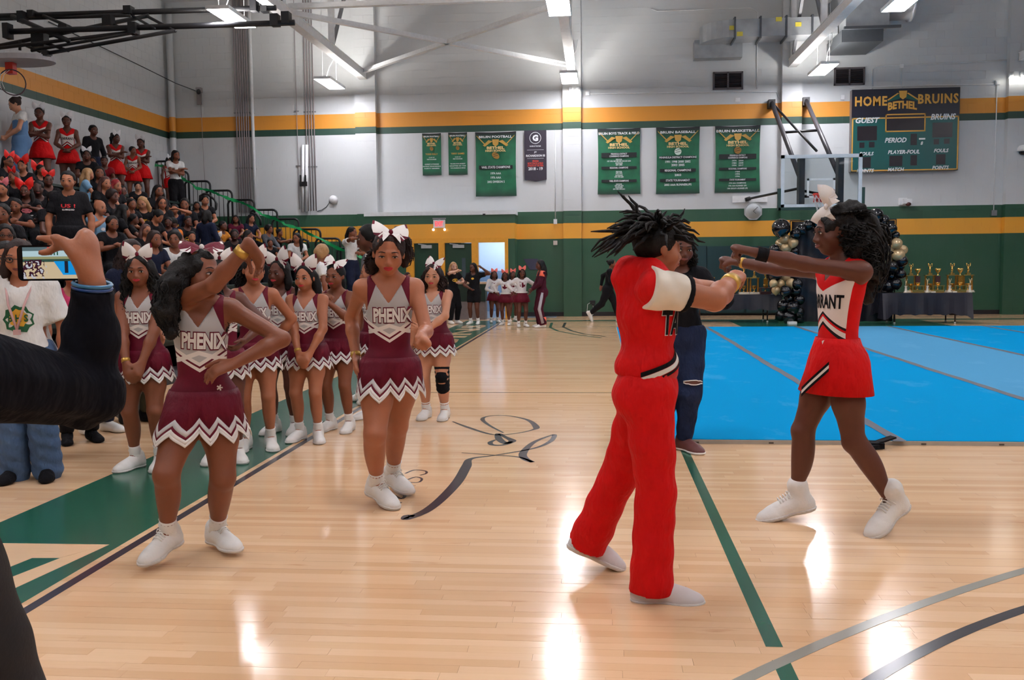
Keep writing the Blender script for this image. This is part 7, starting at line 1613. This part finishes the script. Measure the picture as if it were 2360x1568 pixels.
def glasses(s, r, m=None):
    q = MB()
    for d in (-1, 1): q.tube([s.hpnt(d*.15+.085*math.cos(a), .41, .0+.075*math.sin(a)) for a in np.linspace(0, 2*pi, 15)[:-1]], .012*s.hh, 5, closed=True); q.tube([s.hpnt(d*.235, .40, .02), s.hpnt(d*.33, .1, .02)], .01*s.hh, 4)
    q.tube([s.hpnt(-.065, .415, .02), s.hpnt(.065, .415, .02)], .01*s.hh, 4); q.build('glasses', m or M_black, r)
FG_ = 'people near the entrance doors'; CG = 'small cheerleaders in white sleeves by the back wall'
def row_of(px, py, sit, Hw):
    best = None
    for i in range(NROW+1):
        X = BX0-RUN*i-RUN+.06; p = at_x(px, py, X); dk = .07+RISE*i
        if not 4 < p[1] < 23.9 or X < XL+.25: continue
        H = (p[2]-dk-.495)/.385 if sit else (p[2]-dk)/.905
        if best is None or abs(H-Hw) < abs(best[0]-Hw): best = (H, i, X, p[1], dk)
    return best
def spectator(px, py, lab, look, sk=1, hs='back', hc='k', top=BLK, bot=BLK, sit=True, Hw=1.5, prt=None, bowc=None, hands='lap', yaw=None, h=.0198, fat=1.0, long=False, group='spectators on the bleachers', lips=None, gl=False, base=None, strands=0, tilt=6, extra=None, hairk=None, sleeve=.5, up=0.0, bk=None):
    if base is None: H, i, X, Y, dk = row_of(px, py, sit, Hw); loc = np.array([X, Y, dk+up])
    else:
        loc = np.array(base, float); p = at_y(px, py, loc[1]); H = (p[2]-loc[2])/.905; loc[0] = p[0]
    H = min(max(H, 1.22), 1.82)
    yw = yaw if yaw is not None else (min(max(look, 25), 120) if sit else look)
    r = person(loc, lab, group); hy = min(max(look-yw, -70), 70)
    if sit:
        lz = .53; hd = {'lap': ((-.05, .30, .60), (.05, .30, .60)), 'chin': ((-.05, .22, .92), (.06, .26, .62)), 'face': ((-.09, .20, 1.02), (.09, .20, 1.02)), 'clap': ((-.03, .30, .78), (.03, .30, .78)), 'phone': ((-.05, .32, .80), (.05, .32, .78))}[hands]
        s = Fig(H, yw, pel=(0, -.04, .495), lean=(9, 0), head=(hy, tilt, 0), feet=((-.10, .34, .07, -6, 0), (.10, .36, .07, 6, 0)), hands=hd, elbow=((-1, -.4, -.4), (1, -.4, -.4)), knee=((-.2, .4, 1), (.2, .4, 1)), fat=fat, handpose=('relax', 'relax'))
    else:
        hd = {'lap': (None, None), 'cross': ((.08, .20*H/1.5, .70*H), (-.09, .19*H/1.5, .67*H)), 'front': ((-.03*H, .14*H, .56*H), (.03*H, .14*H, .56*H)), 'chin': ((-.01, .17, .84*H), (.06, .2, .66*H)), 'hip': ((-.2, .02, .60*H), (.2, .02, .60*H)), 'wave': ((-.05, .15, .58*H), (.24, .12, .90*H))}[hands]
        s = Fig(H, yw, head=(hy, tilt, 0), hands=hd, elbow=((-1, -.3, -.3), (1, -.3, -.3)), fat=fat)
    q = body(s, r, SK[sk], h, False); face_parts(s, r, lips or M_lip_nat, 1)
    if extra: extra(s, r, q, h)
    else: dress(s, r, q, top, bot, h, sleeve, long, prt=prt)
    shoes(s, r, .022, M_shoe if (px % 2 or group == FG_ or group == CG) else M_black_cloth, socks=(group == CG or extra is shorts_girl))
    if hs: hair(s, r, hs, HC[hc], **dict(dict(h=min(h*1.1, .0155), strands=strands, seed=px), **(hairk or {})))
    if bowc: bow(s, r, **dict(dict(at=(0, .08, .5), size=.46, mats=[bowc, bowc]), **(bk or {})))
    if gl: glasses(s, r)
    return s, r
def red_cheer(s, r, q, h):
    h = .0165; t = shell_top(s, r, q, M_unred, h, .007, .06, (.0, .092), .02, 'top', .11); on_surface(t, s, 'lettering', 'TARRANT', -.115, .032, .15, M_black_cloth, r)
    skirt(s, r, M_red, False, 6, [q.pick(['hips', 'waist', 'torso', 'thigh'], .007)], .06, .19, .130, .0, .006, ry=.95); 
RC = dict(sit=False, extra=red_cheer, group='red cheerleaders standing on the top rows')
def shorts_girl(s, r, q, h): t = shirt(s, r, q, cloth(BLK), h, .018, .6, -.02, 'shirt'); pants(s, r, cloth(BLK), h, (.066, .062, .04), .05, 0, .001, 'shorts', short=.5); patch_on(t, s, [(x*.45, y*.6) for x, y in SPLASH], -.08, M_yp, r)
def denim(s, r, q, h):
    dm = mat('washed_denim', (92, 128, 170), .8, var=.25, scale=9, bump=.2, bscale=120); t = shirt(s, r, q, cloth(WHT), h, .012, .42, .10, 'shirt', False, .01); g = q.pick(['waist', 'torso', 'hips'], .018); a = s.P+s.sp*.215*s.H; b_ = s.P+s.sp*.03*s.H; u = s.sp
    sdf_obj('denim_bodice', g, h, dm, r, lambda X, Y, Z: np.maximum((X-a[0])*u[0]+(Y-a[1])*u[1]+(Z-a[2])*u[2], -((X-b_[0])*u[0]+(Y-b_[1])*u[1]+(Z-b_[2])*u[2])), None, 1); pants(s, r, dm, h, (.068, .052, .05), .06, 0, .002, 'jeans')
spectator(44, 240, 'woman in a white collared shirt and denim overalls on the top row', -50, 3, 'bun', 'b', sit=False, Hw=1.62, hands='front', extra=denim, yaw=-40, tilt=22, fat=1.12, group='standing spectators')
spectator(92, 264, 'red cheerleader with folded arms beside the denim woman', 20, 0, 'pony', 'k', hands='cross', Hw=1.5, bowc=M_whbow, fat=1.05, **RC)
spectator(154, 282, 'red cheerleader with hands at her waist, second on the top row', 25, 0, 'pony', 'k', hands='front', Hw=1.5, bowc=M_whbow, **RC)
spectator(213, 303, 'boy in a black jacket on the top row, turned to the right', 60, 0, 'short', 'k', BLK, NAVY, False, 1.5, long=True, hands='lap', group='standing spectators')
spectator(265, 321, 'red cheerleader with folded arms right of the black jacket boy', 70, 0, 'pony', 'k', hands='cross', Hw=1.45, bowc=M_whbow, yaw=35, **RC)
spectator(305, 349, 'red cheerleader in front with her hands clasped low, head turned right', 65, 1, 'bun', 'k', hands='front', Hw=1.45, yaw=20, **RC)
spectator(325, 332, 'red cheerleader with a white bow behind the clasped hands one', 10, 0, 'back', 'k', hands='cross', Hw=1.5, bowc=M_whbow, yaw=25, **RC)
spectator(388, 372, 'small red cheerleader with long hair and a big white bow by the railing', 70, 0, 'long', 'k', hands='lap', Hw=1.35, bowc=M_whbow, yaw=60, **RC)
spectator(403, 360, 'person in a white tee and black trousers with folded arms by the top railing', 60, 1, 'bob', 'k', WHT, BLK, False, 1.5, hands='cross', yaw=40, group='standing spectators')
spectator(158, 420, 'large person in a black tee with red lettering standing among the seated crowd', 20, 2, 'bun', 'k', BLK, BLK, False, 1.72, 'us', yaw=22, fat=1.42, h=.0148, group='standing spectators', sleeve=.75)
S_ = spectator
S_(13, 372, 'girl with glasses and a red bow at the far left edge of the stands', 75, 1, 'back', bowc=M_redbow, gl=True)
S_(53, 382, 'girl with a tall red bow, second from the left in the stands', 10, 2, 'back', bowc=M_redbow, bk=dict(size=.6))
S_(90, 392, 'girl with a red bow at the back of her head, left of the large person', 70, 1, 'back', bowc=M_redbow, bk=dict(at=(-.2, -.25, .35), size=.6))
S_(8, 436, 'girl with a pink bow and pink splash tee at the left edge', 15, 2, 'back', prt='glam', bowc=M_pinkp)
S_(61, 440, 'smiling girl with a red bow on her forehead and pink splash tee', 10, 0, 'long', prt='glam', bowc=M_redbow, hands='clap', bk=dict(size=.62))
S_(88, 434, 'girl with a darker face behind the smiling one', 30, 4, 'back', prt='glam')
S_(38, 474, 'girl with open mouth and pink splash lettered tee, hands on a phone', 15, 1, 'bun', prt='glam', hands='phone', h=.0148, lips=M_lip_nat)
S_(8, 492, 'person in a black tee cut by the left edge, hand raised', 20, 1, 'back', prt='glam', hands='chin')
S_(35, 408, 'girl with auburn braids half hidden behind the red bows', -20, 1, 'bob', 'a', bowc=M_redbow)
S_(110, 415, 'girl in black seated just left of the big black tee', 40, 0, 'back', bowc=M_redbow)
S_(196, 400, 'girl with long blond hair and pale blue top seen from behind', 130, 2, 'long', 'y', LBL, BLK)
S_(214, 372, 'girl in navy looking out between the red cheerleaders', 25, 1, 'bun', 'k', NAVY)
S_(200, 358, 'girl with a white headband under the black jacket boy', 30, 0, 'back', 'k', BLK, bowc=M_whbow, bk=dict(size=.4))
S_(240, 372, 'small child in red behind the navy girl', 30, 0, 'short', 'k', (120, 20, 30))
S_(228, 398, 'girl with side parted black hair, chin lowered', 35, 1, 'bob', 'k')
S_(238, 422, 'girl with long brown and blond hair in profile', 60, 2, 'long', 'a')
S_(262, 428, 'girl with bright red hair in the middle of the stands', 70, 2, 'bob', 'r')
S_(318, 430, 'young man with swept back hair looking toward the court', 30, 3, 'short', 'k', hairk=dict(grow=1.08))
S_(252, 452, 'girl in a brown headwrap, yellow print on black, in profile', 80, 0, 'short', 'b', prt='yellow', hairk=dict(grow=1.12))
S_(224, 478, 'bald man in a pale blue printed jersey with folded hands', 70, 2, None, 'k', LBL, GRY, prt='white', hands='chin', fat=1.15)
S_(276, 486, 'girl with long straight black hair seen from behind', 140, 1, 'long', 'k')
S_(331, 466, 'girl with blond waves and a yellow print looking down', 5, 3, 'long', 'y', prt='yellow', tilt=24)
S_(362, 440, 'girl with loose black hair under the small red cheerleader', 50, 1, 'long', 'k')
S_(371, 467, 'girl with glasses and brown hair left of the railing', 40, 2, 'bob', 'b', gl=True)
S_(402, 482, 'girl with both hands on her cheeks', 25, 2, 'back', 'k', NAVY, hands='face', prt='yellow')
S_(352, 494, 'person with short black hair bending forward', 75, 2, 'short', 'k', tilt=40)
S_(426, 471, 'girl in black between the cheek holder and the pink scarf', 20, 1, 'back', 'k')
S_(453, 474, 'girl wearing a pink headscarf', 30, 1, 'bob', 'k', BLK, BLK)
S_(471, 462, 'girl with black hair behind the pink scarf', 35, 2, 'bun', 'k')
S_(302, 505, 'girl in black with an orange and blue sleeve, turned away', 110, 0, 'back', 'k', BLK, YLW)
S_(398, 515, 'girl in an orange and blue jersey half hidden in the middle', 40, 0, 'afro', 'k', (206, 110, 40), prt='blue')
S_(475, 500, 'woman in a black jacket with blue print seen from behind, standing', 165, 0, 'bob', 'k', NAVY, BLK, False, 1.55, 'blue', long=True, group='standing spectators')
S_(332, 531, 'girl with glasses and auburn hair looking right', 60, 2, 'long', 'a', gl=True)
S_(403, 550, 'woman with short black hair in a white tee above the left dancer', 15, 1, 'short', 'k', WHT, BLK, hairk=dict(grow=1.1))
S_(388, 512, 'dark haired child in blue under the orange jersey', 20, 0, 'short', 'k', NAVY)
S_(543, 505, 'girl in a maroon and white jacket with long black hair', 20, 1, 'long', 'k', MAR, BLK, prt='white')
S_(576, 504, 'girl with very long straight hair and a navy hoodie', 55, 2, 'long', 'k', NAVY)
S_(540, 541, 'person with an orange headband and dark glasses', 25, 4, 'short', 'k', gl=True)
S_(567, 543, 'girl in profile beside the orange headband person', 75, 1, 'bob', 'k')
S_(616, 528, 'boy with an afro in a grey jacket over a teal shirt', 70, 1, 'short', 'k', GRY, BLK, prt='blue', hairk=dict(grow=1.12), long=True)
S_(641, 536, 'girl with braids in profile holding something pink', 75, 1, 'bun', 'k', hands='phone')
S_(684, 548, 'girl with white glasses and very long black hair', -10, 2, 'long', 'k', WHT, BLK, gl=True)
S_(622, 560, 'child low down beside the grey jacket boy', 30, 1, 'short', 'k')
S_(500, 552, 'girl with hair pulled up behind the left dancer', 30, 1, 'puff', 'k', bowc=M_trimw)
S_(280, 440, 'girl in black between the red hair and the young man', 45, 0, 'back', 'k')
S_(300, 470, 'girl in a dark top left of the blond waves', 60, 1, 'back', 'k')
S_(430, 510, 'girl in black and yellow left of the blue print jacket', 50, 0, 'bun', 'k', prt='yellow')
S_(510, 520, 'girl with an orange top beside the blue print jacket', 70, 0, 'short', 'k', (190, 120, 40))
S_(350, 550, 'dark haired person in navy low in the stands', 60, 1, 'long', 'b', NAVY)
S_(440, 545, 'person in black with arm raised above the left dancer', 40, 2, 'short', 'k')
S_(255, 515, 'person in a black tee sitting right of the big black tee', 50, 1, 'back', 'k', prt='white', hands='clap')
S_(120, 460, 'girl in black behind the big black tee shoulder', 60, 0, 'back', 'k')
S_(10, 540, 'person with round glasses at the left edge behind the phone', 40, 1, 'bob', 'k', gl=True)
# pink scarf and headband details
# people on the floor and near the entrance
FG = 'people near the entrance doors'
S_(808, 534, 'woman in a white tee with a hand at her mouth beside the lowest railing', 75, 1, 'back', 'k', WHT, NAVY, False, base=(0, 21.0, .45), hands='chin', yaw=60, group=FG, h=.0158)
S_(737, 588, 'person with blond puffed hair behind the lined up girls', 120, 1, 'afro', 'y', WHT, BLK, False, base=(0, 14.5, 0), group=FG)
S_(858, 553, 'bearded man in profile behind the middle dancer', -70, 0, 'short', 'k', GRY, BLK, False, base=(0, 9.2, 0), yaw=-60, group=FG, hairk=dict(grow=1.06))
S_(938, 640, 'woman with brown hair half hidden left of the knee brace girl', 60, 2, 'long', 'b', BLK, BLK, False, base=(0, 21.5, 0), group=FG)
S_(1044, 616, 'woman with blond hair and a black tee, hand on her chin', 30, 5, 'long', 'y', BLK, BLK, False, base=(0, 21.6, 0), hands='chin', prt='yellow', yaw=40, group=FG, h=.0158)
S_(1092, 618, 'girl in a black tee and shorts holding one hand up by the open door', -30, 0, 'long', 'k', sit=False, base=(0, 21.3, 0), hands='wave', extra=shorts_girl, yaw=-10, group=FG, h=.0158, fat=1.1)
def small_cheer(s, r, q, h):
    g = shirt(s, r, q, cloth((216, 212, 212)), h, .008, .5, .03, 'shirt', True, .005, .001); patch_on(g, s, [(-.05, .05), (0, .03), (.05, .05), (.045, -.03), (0, -.055), (-.045, -.03)], -.10, M_maroon, r)
    skirt(s, r, M_maroon, False, 6, [q.pick(['hips', 'waist', 'torso', 'thigh'], .007)], .06, .17, .13, 0, .008)
    V = []; P, R, H = s.P, s.Pf, s.H
    qq = MB(); 
    for k in range(25):
        a = 2*pi*k/24
        for z in (.07, .045): V.append(P+R[0]*math.sin(a)*.100*H+R[1]*math.cos(a)*.088*H+R[2]*z*H)
    qq.add(V, [(2*k, 2*k+2, 2*k+3, 2*k+1) for k in range(24)]); qq.build('waist_stripe', M_trimw, r)
M_corbow = mat('coral_bow', (246, 120, 110), .5)
for px, py, gx, gy, lab, yw, hd_, hw_ in ((1138, 634, 1135, 744, 'small white sleeved cheerleader reaching an arm to the left', 20, 'wave', 1.3), (1165, 645, 1165, 750, 'smallest white sleeved cheerleader, in the middle', -10, 'hip', 1.2), (1180, 634, 1178, 741, 'white sleeved cheerleader mostly hidden behind two others', 30, 'lap', 1.3), (1202, 630, 1200, 754, 'tallest white sleeved cheerleader smiling beside the tracksuit woman', 20, 'hip', 1.35)):
    b_ = ground(gx, gy); S_(px, py, lab, yw, 0, 'bob', 'k', sit=False, base=(b_[0], b_[1], 0), hands=hd_, extra=small_cheer, yaw=yw, group=CG, h=.0125, bowc=M_corbow, bk=dict(size=.42))
def track(s, r, q, h):
    shirt(s, r, q, cloth((70, 18, 36)), h, .016, .5, .0, 'tracksuit_jacket', True, .01); pants(s, r, cloth((70, 18, 36)), h, (.064, .052, .062), .05, .02, .002, 'tracksuit_trousers')
    for i in (0, 1):
        qq = MB(); o_ = s.Ff[i][1]*.0; f = s.B[1]*.2+s.B[0]*(-1 if i == 0 else 1); f = nrm(f); P_ = [s.Hp[i]+f*.058*s.H, s.K[i]+f*.056*s.H, s.A[i]+f*.064*s.H+np.array([0, 0, .03])]; qq.tube(P_, [.022*s.H, .024*s.H, .02*s.H], 6); qq.build('side_stripe', mat('stripe_grey', (176, 170, 176), .6), r)
        qq = MB(); qq.tube([s.A[i]+np.array([0, 0, .16]), s.A[i]+np.array([0, 0, -.0])], [.050*s.H, .056*s.H], 10); qq.build('ankle_flare', mat('coral_cloth', (250, 110, 84), .6), r)
        qq = MB(); qq.tube([s.S[i]+s.Cf[2]*.03*s.H, s.S[i]+(s.E[i]-s.S[i])*.3], [.038*s.H, .045*s.H], 8); qq.build('shoulder_flash', mat('coral_cloth', (250, 110, 84), .6), r)
b_ = ground(1247, 755)
S_(1248, 612, 'woman in a maroon tracksuit with long black hair, by the small cheerleaders', -70, 0, 'long', 'k', sit=False, base=(b_[0], b_[1], 0), hands='front', extra=track, yaw=-75, group=FG, h=.0158)
# runner hidden behind the red boy, one white shoe kicked up
b_ = ground(1402, 742); rr = person(b_, 'runner in black behind the red boy, one white shoe kicked back', FG); s = Fig(1.5, 80, pel=(0, 0, .78), lean=(10, 0), feet=((-.05, -.42, .20, 0, 60), (.05, .25, .07, 0, 0)), knee=((0, 1, 0), (0, 1, 0)), hands=((-.15, .3, .9), (.2, -.2, .85)))
q = body(s, rr, SK[1], .013, False); face_parts(s, rr, lod=1); dress(s, rr, q, BLK, BLK, .013, long=True); shoes(s, rr, .012, socks=False); hair(s, rr, 'bun', M_hair, .014)
# person in a white printed tee and baggy jeans behind the raised phone
b_ = ground(98, 1104)
def tee_jeans(s, r, q, h):
    t = dress(s, r, q, WHT, mat('baggy_denim', (70, 98, 136), .85, var=.4, scale=7, wrinkle=.6, wscale=10), h, .85, False, -.03, 'grn', .026)
    for i in (0, 1):
        K, A = s.K[i], s.A[i]; g = PR(); g.cone(K, A+np.array([0, 0, -.02]), .058*s.H, .060*s.H, .02); sdf_obj('baggy_leg', g, .012, mat('baggy_denim', (70, 98, 136), .85, var=.4, scale=7, wrinkle=.6, wscale=10), r, None, lambda X, Y, Z: .004*np.sin(Z*70+X*40), 1)
    q2 = MB(); n = s.NB; c = s.Cf
    q2.tube([n+c[0]*.055*s.H+c[1]*.03*s.H+c[2]*.01*s.H, n+c[0]*.03*s.H+c[1]*.095*s.H-c[2]*.09*s.H, n+c[1]*.105*s.H-c[2]*.19*s.H], .008, 5); q2.tube([n-c[0]*.055*s.H+c[1]*.03*s.H+c[2]*.01*s.H, n-c[0]*.03*s.H+c[1]*.095*s.H-c[2]*.09*s.H, n+c[1]*.105*s.H-c[2]*.19*s.H], .008, 5); q2.box(*[v for k in range(3) for v in ((n+c[1]*.105*s.H-c[2]*.2*s.H)[k]-.016, (n+c[1]*.105*s.H-c[2]*.2*s.H)[k]+.016)]); q2.build('lanyard', mat('pale_pink_strap', (200, 160, 158), .6), r)
S_(48, 600, 'person in a white tee with a green and gold print and baggy blue jeans', 20, 2, 'bob', 'b', sit=False, base=(b_[0], b_[1], 0), hands='lap', extra=tee_jeans, yaw=18, group='people standing by the bleachers', h=.011, gl=True, fat=1.15)
for px, py, gx, gy, lab, top, bot, lk, hs, hc in ((12, 600, 12, 1062, 'woman with glasses at the left edge behind the white tee', BLK, NAVY, 40, 'bob', 'k'), (205, 612, 205, 998, 'person in black behind the raised phone hand', BLK, NAVY, 60, 'bob', 'b'), (298, 588, 262, 975, 'person with long brown hair in navy behind the leftmost lined up girl', NAVY, CAMO, 60, 'long', 'b'), (166, 636, 165, 1018, 'person with a pink scarf between the phone and the white tee', (190, 60, 100), BLK, 40, 'back', 'k')):
    b_ = ground(gx, gy); S_(px, py, lab, lk, 2, hs, hc, top, bot, False, base=(b_[0], b_[1], 0), group='people standing by the bleachers', h=.0158, yaw=lk, gl=(px == 12), strands=60 if px == 298 else 0)
# grey backpack on the floor by the bleachers
bp = empty('backpack', tuple(ground(292, 968)), 'grey backpack on the floor behind the leftmost lined up girl', 'bag'); g = PR(); g.ell((0, 0, .2), (.16, .10, .21), None, .02); g.ell((0, -.09, .13), (.11, .05, .1), None, .03); sdf_obj('body', g, .014, cloth((120, 122, 128)), bp, lambda X, Y, Z: -Z, None, 1)
q = MB(); q.tube([(-.04, 0, .39), (-.03, 0, .45), (.03, 0, .45), (.04, 0, .39)], .012, 6); q.build('handle', M_black_cloth, bp)
